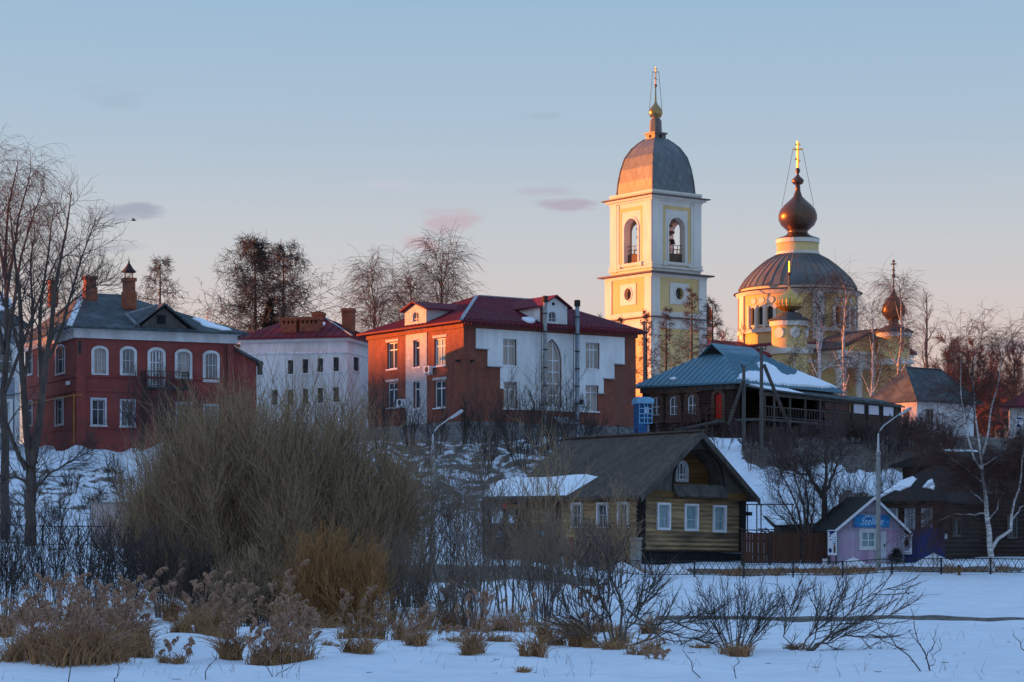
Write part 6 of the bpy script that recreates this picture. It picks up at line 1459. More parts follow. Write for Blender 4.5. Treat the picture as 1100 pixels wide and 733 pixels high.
def small_bits():
    D = 122.5; z = gz(886, D); mb = MB(); mb.box((-.11, -.08, -.2), (.11, .08, Z(601, D)-z)); mb.box((-.13, -.1, Z(601, D)-z+.002), (.13, .1, Z(600.3, D)-z)); o = mb.obj('marker_stone', M['white_old']); o.location = (X(886, D), D, z); tag(o, 'small pale marker block at the right end of the brown fence', 'marker')
    D = 115; z = gz(1029.5, D); t = thing('marker_post', 'short rusty orange-topped post in the iron railing near the birch', 'post', (X(1029.5, D), D-.2, z)); mb = MB(); mb.tube([(0, 0, -.3), (0, 0, Z(609, D)-z)], .08, 8); mb.obj('post', M['log_orange'], t)
    mb = MB(); mb.lathe([(.09, Z(609, D)-z), (.11, Z(608, D)-z), (.03, Z(607, D)-z)], 8); mb.obj('cap', M['rust'], t)
    D = 190; x, z = X(143.5, D), Z(237, D); t = thing('flying_bird', 'tiny dark bird flying under the grey cloud', 'bird', (x, D, z)); mb = MB(); mb.tube([(-.2, 0, 0), (-.12, 0, .02), (0, 0, .03), (.12, 0, .02), (.17, 0, .03), (.24, 0, .02)], [.02, .05, .065, .05, .045, .01], 8)
    for s in (-1, 1): mb.hexa([(-.05, 0, .05), (.08, 0, .05), (.03, s*.32, .16), (-.07, s*.32, .15), (-.05, 0, .07), (.08, 0, .07), (.03, s*.32, .17), (-.07, s*.32, .16)])
    mb.obj('body', M['dark'], t)
small_bits()
# ================================================================ TREES, SHRUBS, REEDS
def limbed_tree(name, label, px, D, limbs, seed, bark, tw, lev, group=None, K=9, pydef=None, cat='tree', parts=('trunk', 'crown'), base=None, rs=1.):
    # main limbs follow measured lines; each limb leans to its own depth, then finer branches grow from it
    rng = np.random.default_rng(seed); o = plant(name, label, cat, px, D, group, base); q = D/F_; P, R = [], []
    for (pts, r0, r1, dy) in limbs:
        n = len(pts); w = [((p-px)*q, dy*(i/(n-1))**1.2+(rng.normal(0, .06) if i else 0), Z(y, D)-o.location.z) for i, (p, y) in enumerate(pts)]
        P.append(line(rng, w, K, .035)); R.append(np.linspace(r0*q*rs, max(r1*q*rs, .004), K))
    P, R = np.array(P), np.array(R); cur = (P, R); sets, tw_s = [(P, R, 7)], []
    for i, kw in enumerate(lev):
        cur = grow(rng, *cur, **kw)
        if kw.get('tip', .01) >= .014: sets.append((*cur, 4))
        else: tw_s.append((*cur, 3))
    tube_obj(parts[0], sets, M[bark], o, True); tube_obj(parts[1], tw_s, M[tw], o); return o
# the big dark tree on the left bank and the weeping birch behind it
limbed_tree('riverside_tree', 'big dark many-stemmed bare tree on the left bank in front of the red manor', 34, 108.6,
    [([(33, 592), (33, 540), (32, 495), (36, 470)], 6.5, 5.2, .2), ([(34, 500), (42, 460), (49, 410), (58, 350), (68, 285), (78, 240), (83, 212)], 5.0, .5, -1.5), ([(33, 500), (27, 455), (23, 400), (21, 345), (16, 300), (9, 250), (4, 205)], 4.6, .5, .8),
     ([(46, 430), (42, 380), (40, 330), (45, 290), (46, 250), (52, 215)], 2.8, .4, 1.6), ([(28, 505), (16, 480), (8, 452), (-8, 420), (-25, 380)], 2.6, .5, -1), ([(34, 535), (44, 518), (58, 506), (78, 496), (104, 484)], 1.6, .4, -.8),
     ([(31, 520), (18, 512), (4, 514), (-12, 505)], 1.7, .5, .6), ([(53, 385), (66, 350), (78, 300), (90, 262), (98, 235)], 2.2, .4, .9), ([(60, 340), (74, 325), (92, 312), (112, 300)], 1.4, .3, .6), ([(22, 380), (12, 340), (-2, 300), (-10, 250)], 2.2, .4, -1.2), ([(24, 420), (32, 370), (33, 320), (28, 270), (30, 225)], 2.2, .4, 1.4)],
    11, 'bark', 'twig', [dict(n=17, t0=.30, t1=1., ang=.7, L=2.1, prof=lambda t: 1.25-.95*t, K=6, up=.12, wig=.12, rr=.5, tip=.015, lv=.6, maxr=.035), dict(n=6, t0=.2, t1=1., ang=.65, L=.85, K=5, up=.05, wig=.12, rr=.6, tip=.009, lv=.5), dict(n=5, t0=.15, t1=1., ang=.6, L=.42, K=4, up=-.05, wig=.12, rr=.6, tip=.006, lv=.5)])
limbed_tree('birch_tree', 'tall weeping birch at the far left edge, behind the big dark tree', 4, 122,
    [([(6, 580), (5, 500), (4, 420), (6, 330), (4, 250), (10, 200), (18, 172)], 5.5, .5, .5), ([(5, 400), (14, 340), (22, 290), (36, 240), (50, 208)], 2.8, .4, -1), ([(4, 380), (-8, 320), (-20, 260), (-22, 210)], 2.8, .4, 1), ([(5, 330), (14, 270), (22, 220), (30, 180)], 2.4, .4, .8), ([(5, 300), (-4, 240), (-6, 180), (-2, 165)], 2.2, .4, -.8), ([(6, 420), (20, 380), (34, 340), (50, 300), (66, 262)], 2.2, .4, .6)],
    12, 'bark', 'twig', [dict(n=15, t0=.3, t1=1., ang=.6, L=2.4, prof=lambda t: 1.25-.95*t, K=7, up=-.15, wig=.1, rr=.5, tip=.015, lv=.5, maxr=.03), dict(n=9, t0=.15, t1=1., ang=.6, L=1.5, K=6, up=-.9, wig=.08, rr=.5, tip=.008, lv=.5), dict(n=4, t0=.15, t1=1., ang=.5, L=.7, K=4, up=-.8, wig=.08, rr=.6, tip=.006, lv=.5)])
# skyline trees, each with its own place
larch(172, 205, 273, 84, 21, 'round-topped bare larch rising behind the red manor roof', None, n=(70, 10, 6), irregular=.25, tips=.015, pk=.6)
larch(275, 204, 253, 114, 22, 'left and thicker of the two tall larches behind the white house', 'pair of larches behind the white house', n=(74, 13, 8), lean=-2, z0=.42, irregular=.55, tips=.017, pk=.6)
larch(302, 207, 259, 100, 23, 'right and slimmer of the two tall larches behind the white house', 'pair of larches behind the white house', n=(54, 13, 8), lean=3, z0=.42, irregular=.6, tips=.017, pk=.66)
def spruce(px, D, top, wpx, seed, label, base=None, n=(60, 12)):
    rng = np.random.default_rng(seed); o = plant('spruce_tree', label, 'tree', px, D, None, base); h = Z(top, D)-o.location.z; w = wpx/2*D/F_
    T = trunk(rng, h, .012*h+.02, (0, 0), 9, .005)
    L1 = grow(rng, *T, n[0], .06, .98, 1.45, w, 5, .1, .06, .3, .02, .12, lambda t: 1.08-t, lv=.2)
    L2 = grow(rng, *L1, n[1], .1, 1., .9, w*.25+.03, 4, -.3, .1, .6, .012 if h < 3 else .05, .2, lv=.5)
    tube_obj('trunk', [(*T, 6), (*L1, 3)], M['bark'], o); tube_obj('crown', [(*L2, 3)], M['needle'], o)
spruce(289, 200, 318, 40, 24, 'small dark spruce between the trunks of the two larches', n=(90, 16))
spruce(963, 122.5, 590, 26, 25, 'little dark spruce bush beside the kiosk door', n=(40, 14))
birch(398, 232, 290, 84, 31, 'left of the two weeping birches behind the brick building, rounder and lower', 'weeping birches behind the brick building', n=(16, 8, 12), tips=.016, bark='bark_grey')
birch(474, 235, 266, 96, 32, 'right and taller of the two weeping birches behind the brick building, wide arching limbs', 'weeping birches behind the brick building', n=(16, 8, 12), tips=.016, bark='bark_grey')
birch(440, 246, 284, 60, 33, 'thin birch in the gap between the two weeping birches behind the brick building', 'weeping birches behind the brick building', n=(12, 7, 11), tips=.015, bark='bark_grey')
decid(643, 240, 323, 26, 34, 'little bare tree peeping over the maroon roof left of the bell tower', None, n=(9, 6, 6), tips=.014)
decid(368, 236, 325, 50, 35, 'low bare treetop showing above the white house roof', None, n=(10, 7, 7), tips=.014)
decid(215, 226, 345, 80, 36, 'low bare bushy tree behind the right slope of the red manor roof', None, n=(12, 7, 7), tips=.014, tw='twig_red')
# larches in front of the bell tower
for (px, D, top, w, s, lab) in ((716, 222, 327, 46, 41, 'bare larch in front of the bell tower, nearest its lit corner'), (743, 220, 306, 50, 42, 'tallest bare larch in front of the right side of the bell tower'), (766, 224, 318, 52, 43, 'bare larch between the bell tower and the cathedral'), (694, 226, 330, 34, 44, 'slender bare larch in front of the orange-lit tower side'), (668, 230, 336, 34, 45, 'small bare larch just left of the bell tower')):
    larch(px, D, top, w, s, lab, 'larches in front of the bell tower', tw='twig', n=(50, 9, 6), z0=.12, irregular=.4, tips=.014, pk=.5)
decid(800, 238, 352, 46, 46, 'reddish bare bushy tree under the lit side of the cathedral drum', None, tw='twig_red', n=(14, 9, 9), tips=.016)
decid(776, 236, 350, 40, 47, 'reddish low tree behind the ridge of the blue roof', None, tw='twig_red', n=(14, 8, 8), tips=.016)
# birches before the cathedral
birch(882, 226, 292, 74, 51, 'white-trunked weeping birch in front of the cathedral drum', 'weeping birches before the cathedral', n=(12, 7, 10), tips=.012, weep=1.3)
birch(908, 232, 288, 44, 52, 'weeping birch just right of the cathedral drum', 'weeping birches before the cathedral', n=(11, 6, 9), tips=.012, weep=1.2)
birch(936, 236, 318, 50, 53, 'weeping birch between the drum and the bronze cupola', 'weeping birches before the cathedral', n=(10, 6, 8), tips=.012, weep=1.2)
birch(966, 240, 292, 56, 54, 'birch in front of the bronze cupola', 'weeping birches before the cathedral', n=(13, 7, 10), tips=.014, weep=1.0)
birch(852, 222, 372, 40, 55, 'low weeping birch over the snowy end of the blue roof', 'weeping birches before the cathedral', n=(8, 5, 8), tips=.011, weep=1.4)
decid(995, 226, 302, 46, 56, 'tall upright leafless tree right of the bronze cupola', None, tw='twig_grey', n=(18, 7, 6), upw=.6, tips=.012, bark='bark_grey')
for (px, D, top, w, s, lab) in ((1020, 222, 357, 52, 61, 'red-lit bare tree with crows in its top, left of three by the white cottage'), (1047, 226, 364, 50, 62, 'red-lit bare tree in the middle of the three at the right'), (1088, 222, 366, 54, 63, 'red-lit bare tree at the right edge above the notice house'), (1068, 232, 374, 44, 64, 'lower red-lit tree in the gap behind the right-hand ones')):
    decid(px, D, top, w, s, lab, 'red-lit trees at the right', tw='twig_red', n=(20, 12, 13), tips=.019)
# the white birch in the foreground right
limbed_tree('birch_tree', 'white-barked birch with several forking stems by the iron railing at the right', 1064, 117,
    [([(1065, 614), (1064, 585), (1060, 555), (1058, 530), (1055, 500)], 3.6, 1.7, 0), ([(1056, 510), (1052, 478), (1048, 440), (1046, 410), (1050, 370)], 1.7, .3, .4), ([(1055, 505), (1045, 490), (1036, 460), (1031, 420), (1029, 385)], 1.5, .3, -.5), ([(1055, 490), (1062, 465), (1068, 430), (1076, 400), (1079, 375)], 1.4, .3, .6),
     ([(1064, 592), (1072, 580), (1083, 570), (1086, 550), (1092, 520), (1098, 480)], 2.1, .6, -.8), ([(1086, 560), (1096, 545), (1110, 535)], 1.1, .4, -.3), ([(1061, 560), (1072, 545), (1082, 520), (1089, 505)], .9, .3, .5), ([(1058, 540), (1044, 530), (1035, 515)], .8, .3, -.4), ([(1057, 520), (1040, 505), (1022, 490), (1012, 478)], .8, .25, .5), ([(1060, 552), (1040, 552), (1022, 553), (1008, 560)], .7, .25, -.3), ([(1056, 500), (1075, 490), (1090, 482)], .8, .25, .4)],
    71, 'bark_birch', 'twig_rust', [dict(n=22, t0=.35, t1=1., ang=.65, L=1.9, K=6, up=.12, wig=.1, rr=.45, tip=.012, lv=.6, maxr=.02), dict(n=9, t0=.15, t1=1., ang=.6, L=.9, K=5, up=-.45, wig=.1, rr=.5, tip=.008, lv=.5), dict(n=7, t0=.1, t1=1., ang=.5, L=.5, K=4, up=-.5, wig=.1, rr=.6, tip=.006, lv=.5)])
# the bare dark trees in the yard behind the brown fence
limbed_tree('yard_tree', 'dark crooked bare tree behind the right end of the brown fence', 888, 128,
    [([(888, 600), (887, 570), (886, 545), (884, 530)], 3.8, 3.0, 0), ([(885, 535), (878, 524), (870, 512), (864, 500), (858, 485)], 2.6, .5, .5), ([(885, 533), (888, 512), (886, 490), (890, 468)], 2.4, .5, -.4), ([(886, 528), (896, 510), (902, 492), (910, 478)], 2.0, .5, .6), ([(868, 510), (858, 507), (846, 500)], 1.4, .4, .3), ([(887, 555), (897, 545), (904, 540), (912, 545)], 1.3, .4, -.6)],
    72, 'bark', 'twig_plum', [dict(n=14, t0=.25, t1=1., ang=.75, L=1.5, K=6, up=.15, wig=.15, rr=.5, tip=.014, lv=.6, maxr=.03), dict(n=8, t0=.2, t1=1., ang=.7, L=.8, K=5, up=.05, wig=.14, rr=.6, tip=.008, lv=.5), dict(n=6, t0=.15, t1=1., ang=.7, L=.4, K=4, up=0, wig=.12, rr=.6, tip=.006, lv=.5)])
limbed_tree('yard_tree', 'fan of thin dark stems leaning left behind the middle of the brown fence', 868, 127,
    [([(868, 600), (864, 570), (856, 545), (846, 520), (836, 500)], 2.0, .4, .3), ([(868, 600), (866, 570), (861, 540), (855, 515), (846, 490)], 2.0, .4, -.4), ([(869, 600), (868, 570), (868, 545), (866, 515), (862, 495)], 1.9, .4, .5), ([(868, 600), (860, 574), (850, 553), (838, 535), (828, 522)], 1.8, .4, -.2), ([(869, 600), (871, 565), (874, 540), (876, 515)], 1.7, .4, .2), ([(867, 600), (858, 576), (845, 560), (832, 550)], 1.5, .4, .4)],
    73, 'bark', 'twig_plum', [dict(n=13, t0=.3, t1=1., ang=.6, L=1.0, K=5, up=.15, wig=.12, rr=.5, tip=.014, lv=.6, maxr=.02), dict(n=7, t0=.2, t1=1., ang=.6, L=.55, K=4, up=.1, wig=.12, rr=.6, tip=.007, lv=.5), dict(n=4, t0=.15, t1=1., ang=.6, L=.3, K=3, up=0, wig=.1, rr=.6, tip=.005, lv=.5)])
# brush on the hillside: thickets one can still tell apart as bushes
rng0 = random.Random(8)
G1 = 'dark thickets along the crest under the veranda house'; G2 = 'bushes on the snowy slope'; G3 = 'bushes on the crest by the brick building'
L1_ = 'dark plum-brown bush in the thicket along the hill crest below the veranda house'
for i in range(26):
    px = 800+i*8.6+rng0.uniform(-4, 4); D = rng0.uniform(163, 177)
    shrub(px, D, rng0.uniform(450, 468) if px < 945 else rng0.uniform(444, 462), rng0.uniform(30, 46), 100+i, L1_, G1, 'twig_plum', 'twig_plum', 14, (10, 7), .013, r0=.035, spread=.5, basew=.5)
L2_ = 'small leafless bush scattered on the snowy slope behind the log house'
for i, (px, D, top, w) in enumerate(((806, 160, 478, 30), (830, 155, 486, 34), (862, 152, 488, 36), (905, 152, 490, 40), (925, 150, 492, 36), (948, 150, 482, 44), (975, 152, 476, 50), (1000, 148, 478, 44), (1020, 150, 470, 46), (1050, 152, 468, 48), (1085, 152, 465, 50), (1105, 150, 468, 50), (640, 168, 447, 36), (715, 168, 452, 34), (745, 168, 450, 40), (775, 167, 453, 36))):
    shrub(px, D, top, w, 140+i, L2_, G2, 'twig_plum', 'twig_plum', 8, (7, 5), .009, r0=.02, spread=.5, basew=.45)
L3_ = 'tall thin bare bush on the crest in front of the brick building'
for i, (px, D, top, w) in enumerate(((410, 166, 405, 44), (440, 168, 425, 40), (470, 165, 432, 40), (498, 167, 428, 44), (525, 164, 415, 46), (552, 166, 404, 50), (580, 163, 400, 54), (604, 165, 396, 56), (630, 167, 428, 40), (560, 160, 438, 50), (600, 160, 440, 46), (520, 158, 446, 44))):
    shrub(px, D, top, w, 160+i, L3_, G3, 'twig', 'bark', 9, (8, 7), .010, r0=.045, spread=.7, basew=.3, wig=.14)
for i, (px, D, top, w) in enumerate(((148, 160, 398, 40), (178, 159, 396, 40), (205, 160, 410, 40))):
    shrub(px, D, top, w, 180+i, 'dark bush against the wall of the red manor, under the balcony', 'bushes against the red manor', 'twig_plum', 'twig_plum', 12, (10, 7), .011, r0=.035, basew=.3)
# the great willow bush and its neighbours
def willow(px, D, top, wpx, seed, label, stems, n, tips, tw, bark, base=None, r0=.04, cat='shrub', flat=.8, ext=1.0, lob=0):
    rng = np.random.default_rng(seed); o = plant('willow_bush', label, cat, px, D, None, base); h = Z(top, D)-o.location.z; w = wpx/2*D/F_
    K = 9; P = np.zeros((stems, K, 3)); z = np.linspace(0, 1, K)
    a = rng.random(stems)*6.2832; q = np.sqrt(rng.random(stems))
    th = q*1.0                                   # lean from vertical
    prof = h*.92*(1-.56*q**2.6)*(1+.07*np.sin(3*a+1)+.06*np.sin(7*a*q+2)+.05*np.sin(11*q))*rng.uniform(.74, 1.0, stems)
    rad = w*.95*q**.9*rng.uniform(.86, 1.0, stems)
    b0 = w*.5*q
    for k in range(K):
        s = z[k]; rr = b0+(rad-b0)*(1-(1-s)**1.55); P[:, k, 0] = rr*np.cos(a)+(lob*s if lob else 0); P[:, k, 1] = rr*np.sin(a)*flat; P[:, k, 2] = prof*(s**1.18)
    P[:, 0, 2] = -.2; P[:, 1:] += np.cumsum(rng.normal(0, .05, (stems, K-1, 3)), 1)
    R = (r0*(1-z*.85))[None]*rng.uniform(.5, 1.2, (stems, 1))
    B1 = grow(rng, P, R, n[0], .12, .97, .5, h*.20, 5, .3, .12, .5, tips*1.3, .2, lv=.5, maxr=.013)
    B2 = grow(rng, *B1, n[1], .1, 1., .5, h*.11, 4, .25, .11, .6, tips, .25, lv=.6)
    tube_obj('stems', [(P, R, 5), (*B1, 3)], M[bark], o, True); tube_obj('twigs', [(*B2, 3)], M[tw], o); return o
willow(291, 73, 420, 345, 201, 'huge rounded olive-tan willow bush in front of the houses', 250, (19, 12), .0065, 'twig_olive', 'bark_grey', r0=.03)
willow(365, 62.5, 566, 120, 202, 'low fiery orange-brown willow scrub at the foot of the huge willow bush', 110, (10, 8), .006, 'twig_orange', 'twig_orange', r0=.014)
willow(270, 63, 592, 110, 203, 'low brownish willow scrub left of the orange scrub, behind the reeds', 80, (9, 7), .006, 'twig_olive', 'twig', r0=.014)
shrub(420, 66, 575, 90, 204, 'spreading grey bush at the right foot of the huge willow', None, 'twig_grey', 'bark_grey', 22, (9, 7), .006, spread=.8, r0=.02)
shrub(440, 78, 470, 110, 205, 'dark thin-stemmed bush on the right flank of the huge willow', None, 'twig_grey', 'bark_grey', 20, (9, 7), .008, spread=.6, r0=.03)
# dark thin saplings on the left bank and in the middle
for i, (px, D, top, w, n, lab) in enumerate(((10, 60, 545, 60, 12, 'dark sapling cluster at the left edge behind the reeds'), (52, 62, 540, 70, 13, 'dark sapling cluster behind the big reed bed, left part'), (96, 61, 548, 70, 14, 'dark sapling cluster behind the big reed bed, right part'), (132, 63, 552, 60, 12, 'dark sapling cluster between the reeds and the willow'), (178, 66, 560, 70, 13, 'grey sapling cluster by the left foot of the huge willow'), (216, 64, 585, 50, 11, 'short sapling cluster behind the leaning reed clump'))):
    shrub(px, D, top, w, 220+i, lab, None, 'twig', 'bark', n+9, (8, 6), .0058, spread=.5, r0=.016, basew=.35)
for i, (px, D, top, w, n, lab, tw, bk) in enumerate(((486, 74, 500, 90, 13, 'tall dark many-stemmed shrub in the middle, right of the street lamp', 'twig_grey', 'bark'), (520, 70, 470, 70, 8, 'tall thin bare shrub rising in front of the snowy hillside', 'twig_grey', 'bark_grey'), (548, 74, 520, 90, 14, 'dense grey shrub in front of the timber shed', 'twig_grey', 'bark_grey'), (590, 72, 478, 84, 9, 'tall loose bare shrub in front of the shed snow roof', 'twig_olive', 'bark_grey'), (580, 66, 560, 90, 14, 'bushy dark shrub below the timber shed', 'twig_grey', 'bark'), (625, 78, 545, 60, 10, 'thin shrub before the brick gate post', 'twig_grey', 'bark_grey'), (665, 100, 527, 60, 10, 'shrub with pale dry seed tufts before the log house wall', 'twig_olive', 'bark_grey'), (455, 64, 590, 80, 12, 'low tangled shrub left of the middle on the snow', 'twig_grey', 'bark_grey'), (505, 62, 600, 90, 14, 'low tangled shrub in the middle of the near bank', 'twig_grey', 'bark_grey'))):
    shrub(px, D, top, w, 240+i, lab, None, tw, bk, n+3, (10, 7), .0062, spread=.6, r0=.021, basew=.35, wig=.12)
# near shrubs on the snow at the right
limbed_tree('bare_shrub', 'wide bare shrub with thick dark base and one long branch reaching right', 655, 51.5,
    [([(664, 702), (668, 670), (664, 640), (655, 610), (648, 580)], 3.0, .6, .2), ([(655, 702), (645, 670), (628, 640), (615, 618)], 2.0, .5, -.3), ([(660, 702), (655, 665), (645, 635), (640, 608)], 2.0, .5, .3), ([(650, 702), (636, 680), (618, 664), (606, 650)], 1.7, .5, .1), ([(668, 700), (676, 665), (692, 640), (706, 622)], 2.2, .5, .3), ([(672, 668), (700, 670), (730, 668), (760, 664)], 1.4, .4, -.4), ([(674, 655), (695, 672), (730, 682), (772, 692)], 2.0, .6, -.6), ([(665, 700), (683, 690), (705, 682), (722, 700)], 2.4, 1.4, -.3), ([(662, 702), (672, 680), (690, 655), (700, 630)], 1.6, .4, .4), ([(652, 702), (640, 690), (624, 678), (610, 680)], 1.4, .4, -.2), ([(658, 700), (650, 660), (656, 632), (660, 600)], 1.5, .4, -.2)],
    261, 'bark_grey', 'twig', [dict(n=15, t0=.3, t1=1., ang=.55, L=.75, K=5, up=.25, wig=.1, rr=.5, tip=.0142, lv=.5, maxr=.012), dict(n=7, t0=.2, t1=1., ang=.55, L=.36, K=4, up=.2, wig=.1, rr=.6, tip=.0045, lv=.5)], None, 9, None, 'shrub', ('stems', 'twigs'), rs=.62)
shrub(790, 49, 615, 120, 262, 'round twiggy shrub on the snow with a pale tangled base, right of the wide one', None, 'twig', 'bark', 24, (8, 6), .0048, spread=.75, r0=.016, basew=.18)
limbed_tree('bare_shrub', 'low shrub with long branches sweeping up to the right across the ice edge', 860, 50,
    [([(868, 704), (900, 672), (930, 645), (958, 628)], 2.2, .4, .2), ([(866, 704), (892, 685), (925, 668), (962, 655)], 1.8, .4, -.2), ([(862, 702), (885, 690), (915, 683), (945, 684)], 1.6, .4, -.3), ([(864, 703), (882, 675), (900, 655), (912, 640)], 1.5, .4, .4), ([(850, 700), (842, 675), (848, 655), (856, 640)], 1.1, .3, .2), ([(800, 699), (830, 701), (860, 704), (915, 709)], 1.8, .8, -.2), ([(858, 702), (870, 684), (880, 666), (884, 650)], 1.2, .3, .3)],
    263, 'bark_grey', 'twig', [dict(n=15, t0=.2, t1=1., ang=.5, L=.7, K=5, up=.2, wig=.1, rr=.5, tip=.0142, lv=.5, maxr=.010), dict(n=7, t0=.2, t1=1., ang=.5, L=.34, K=4, up=.15, wig=.1, rr=.6, tip=.0045, lv=.5)], None, 9, None, 'shrub', ('stems', 'twigs'), rs=.62)
limbed_tree('weed_stalk', 'tall branched dry stalk standing at the bottom right of the snow', 1000, 40.5,
    [([(1003, 738), (997, 712), (988, 690), (982, 668), (978, 652)], .9, .3, 0), ([(994, 708), (1004, 695), (1008, 680)], .6, .25, .1), ([(990, 696), (980, 684), (975, 672)], .5, .2, -.1), ([(1003, 738), (985, 716), (960, 690), (938, 664)], .9, .4, -.1), ([(998, 716), (1006, 702), (1012, 690)], .5, .2, 0)],
    264, 'twig', 'twig', [dict(n=4, t0=.3, t1=1., ang=.5, L=.18, K=4, up=.15, wig=.1, rr=.5, tip=.004, lv=.5)], None, 8, None, 'weed', ('stem', 'stem_tips'))
for i, (pts, lab) in enumerate((([(1108, 706), (1098, 692), (1086, 678)], 'short dry twig sticking up at the bottom right corner'), ([(752, 738), (744, 715), (737, 690)], 'thin dry stalk leaning left at the bottom, near the middle'), ([(792, 738), (791, 722), (789, 705)], 'upright dry stalk at the bottom below the round twiggy shrub'), ([(75, 738), (74, 715), (73, 690)], 'tall pale dry stalk before the big reed bed'), ([(124, 736), (127, 722), (126, 706)], 'short dark stalk before the right end of the big reed bed'), ([(219, 738), (222, 722), (225, 702)], 'single dry stalk on the open snow at the lower left'), ([(300, 740), (294, 724), (285, 714)], 'small forked dry weed at the bottom edge in front of the pale reeds'))):
    px = pts[0][0]; limbed_tree('weed_stalk', lab, px, 39.5, [(pts, .7, .25, .05)]+([([(300, 738), (308, 722), (316, 712)], .6, .2, .1), ([(298, 738), (300, 722), (302, 708)], .5, .2, .1)] if i == 6 else []), 270+i, 'twig', 'twig', [dict(n=4, t0=.4, t1=1., ang=.5, L=.14, K=3, up=.1, wig=.1, rr=.5, tip=.0035, lv=.5)], None, 6, None, 'weed', ('stem', 'stem_tips'))
# reeds and grass tussocks
for i, (px, D, top, w, nb, nh, lab) in enumerate((
    (38, 44.5, 634, 90, 560, 42, 'left part of the big brown reed bed'), (92, 43.5, 622, 100, 660, 56, 'middle of the big brown reed bed, tallest heads'), (66, 48, 612, 130, 520, 56, 'back row of the big brown reed bed, full of pinkish heads'), (132, 48.5, 618, 74, 420, 50, 'right shoulder of the big brown reed bed'),
    (146, 47, 662, 50, 300, 0, 'round brown grass tussock right of the big reed bed'), (185, 45.5, 680, 40, 170, 9, 'small ragged brown weed clump on the snow'), (226, 53, 606, 64, 420, 30, 'dark brown reed clump with nodding pale heads, leaning right'),
    (302, 45.5, 636, 84, 480, 50, 'pale feathery reed clump in front of the huge willow'), (282, 45, 676, 40, 160, 12, 'low bristly reeds at the left foot of the pale clump'), (358, 52, 682, 34, 150, 0, 'flat brown grass tuft right of the pale reed clump'), (388, 55, 628, 60, 240, 16, 'thin arching reeds right of the orange scrub'),
    (445, 54, 668, 70, 240, 10, 'reddish-brown grass under the tangled shrub'), (560, 42, 708, 26, 150, 0, 'tiny round grass tuft low on the snow near the middle'), (500, 53, 672, 70, 220, 8, 'brown grass tangle in the middle of the near bank'), (540, 55, 660, 60, 200, 12, 'grass and pale weed heads under the grey shrub'), (598, 52, 668, 40, 160, 0, 'dry grass tuft left of the wide bare shrub'), (655, 50.5, 676, 66, 300, 0, 'tawny grass at the foot of the wide bare shrub'), (748, 50.5, 682, 34, 140, 0, 'dark grass tuft between the two near shrubs'), (792, 47.5, 676, 50, 320, 0, 'tangled pale grass at the base of the round twiggy shrub'), (858, 50.5, 682, 40, 200, 0, 'brown grass round the base of the low sweeping shrub'), (700, 60, 640, 26, 120, 0, 'short ochre grass tuft beyond the wide bare shrub'), (705, 44, 698, 40, 40, 6, 'few bent weed stems with curled leaves on the near snow'))):
    reeds(px, D, top, w, 300+i, lab, 'reeds and grass tufts on the river bank', nb, nh, 'reed_clump' if nh else 'grass_tuft', .1 if i != 6 else .25, .72 if nh else 1.)
# the ragged band of dry tufts along the whole near bank, and the brush behind the right-hand houses
rng1 = random.Random(21)
for i in range(34):
    px = 10+i*20.5+rng1.uniform(-9, 9); D = rng1.uniform(52, 66) if i % 3 else rng1.uniform(46, 54); hd = rng1.choice((0, 0, 5, 8, 12)); t_ = 3+0*i
    zt = gz(px, D)+rng1.uniform(.45, 1.25)+(.5 if hd else 0)
    reeds(px, D, HY-(zt-ZC)*F_/D, rng1.uniform(26, 62), 400+i, 'dry tawny tuft in the ragged grass band along the near river bank', 'dry tufts along the near river bank', rng1.randint(120, 240), hd, 'grass_tuft', .1, .7 if hd else 1.)
for i in range(9):
    shrub(1000+i*14+rng1.uniform(-4, 4), rng1.uniform(226, 240), rng1.uniform(392, 412), 34, 440+i, 'dense plum-brown brush filling the gaps under the red-lit trees', 'brush under the red-lit trees', 'twig_plum', 'twig_plum', 18, (10, 8), .017, r0=.04, basew=.5)
for i, (px, D, top) in enumerate(((8, 128, 540), (26, 140, 515), (60, 132, 530), (78, 146, 505), (100, 138, 520), (118, 150, 490), (135, 144, 505), (150, 134, 530))):
    shrub(px, D, top, 34, 460+i, 'small leafless bush on the snowy slope below the red manor', 'bushes below the red manor', 'twig', 'bark', 11, (8, 6), .009, r0=.022, basew=.4)
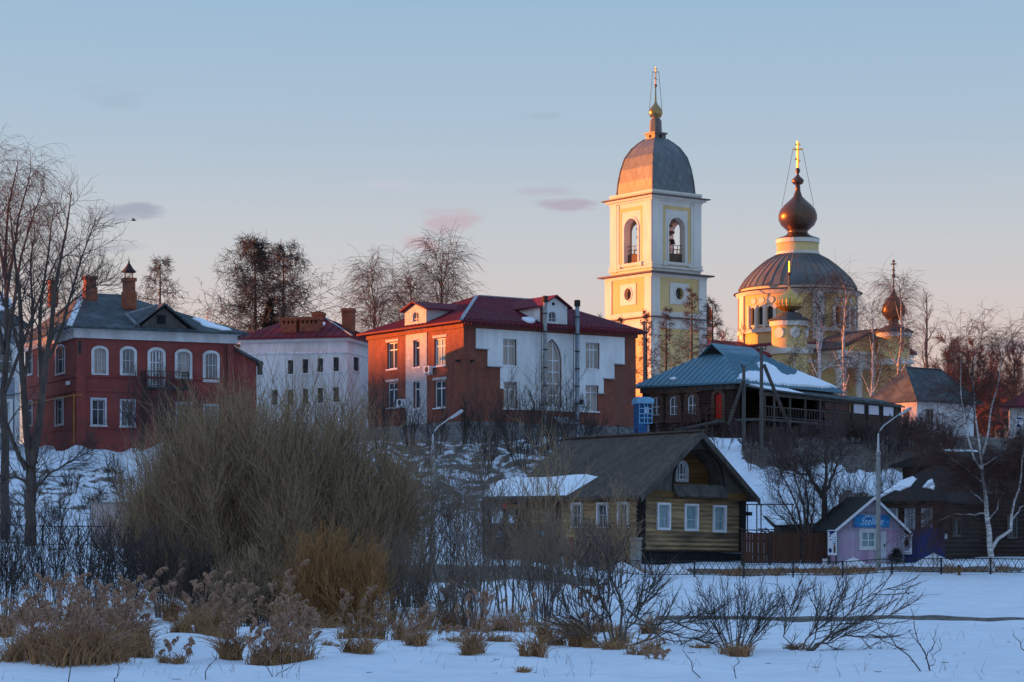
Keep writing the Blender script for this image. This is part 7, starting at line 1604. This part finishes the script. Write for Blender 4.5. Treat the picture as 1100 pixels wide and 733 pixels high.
def stubble():
    rng = np.random.default_rng(31); n = 900; px = rng.uniform(-20, 1120, n); d = 38.5+rng.random(n)**1.4*28; keep = np.sin(px*.043+1)+np.sin(px*.017+d*.4)+.7*np.sin(d*.9+px*.01) > .55; px, d = px[keep], d[keep]; n = len(px)
    x = X(px, d); z = height(x, d); h = rng.uniform(.05, .30, n); K = 4; t = np.linspace(0, 1, K); a = rng.random(n)*6.28
    P = np.stack([x[:, None]+(h*.6*np.cos(a))[:, None]*t**1.6, d[:, None]+(h*.4*np.sin(a))[:, None]*t, z[:, None]-.03+h[:, None]*t], -1); R = np.broadcast_to(.0042*(1-.7*t), (n, K)).copy()
    m = 70; px = rng.uniform(0, 1100, m); d = rng.uniform(40, 66, m); x = X(px, d); z = height(x, d); a = rng.random(m)*6.28; l = rng.uniform(.04, .2, m); t = np.linspace(-.5, .5, K)
    P2 = np.stack([x[:, None]+(l*np.cos(a))[:, None]*t, d[:, None]+(l*np.sin(a))[:, None]*t, z[:, None]+.012+0*t+.02*np.abs(t)], -1); R2 = np.broadcast_to(.006+0*t, (m, K)).copy()
    o = tube_obj('stubble_and_litter', [(P, R, 3), (P2, R2, 3)], M['wood_brown'], None); tag(o, 'thin dry stubble and twig litter poking through the near snow', 'stubble', None, 'stuff')
stubble()
# dead grass on the bared verge behind the iron railing: ground cover
def verge():
    rng = np.random.default_rng(77); n = 9000; px = rng.uniform(640, 1110, n); d = rng.uniform(116.6, 120.5, n); keep = (np.sin(px*.05)+np.sin(px*.021+2)+.6*np.sin(px*.13)+rng.normal(0, .8, n)+.9*np.sin(d*2.1+px*.07)) > .1; px, d = px[keep], d[keep]; n = len(px)
    x = X(px, d); z = height(x, d); h = rng.uniform(.04, .12, n)+.2*rng.random(n)**4+.08*np.clip(np.sin(px*.31)+np.sin(px*.113), 0, 2); K = 3; t = np.linspace(0, 1, K); a = rng.random(n)*6.28
    P = np.stack([x[:, None]+(h*.5*np.cos(a))[:, None]*t**1.5, d[:, None]+(h*.3*np.sin(a))[:, None]*t, z[:, None]+h[:, None]*t], -1); R = np.broadcast_to(.016*(1-.8*t), (n, K)).copy()
    o = tube_obj('verge_grass', [(P, R, 3)], M['reed'], None); tag(o, 'strip of dead brown grass on the verge behind the iron railing', 'grass', None, 'stuff')
verge()
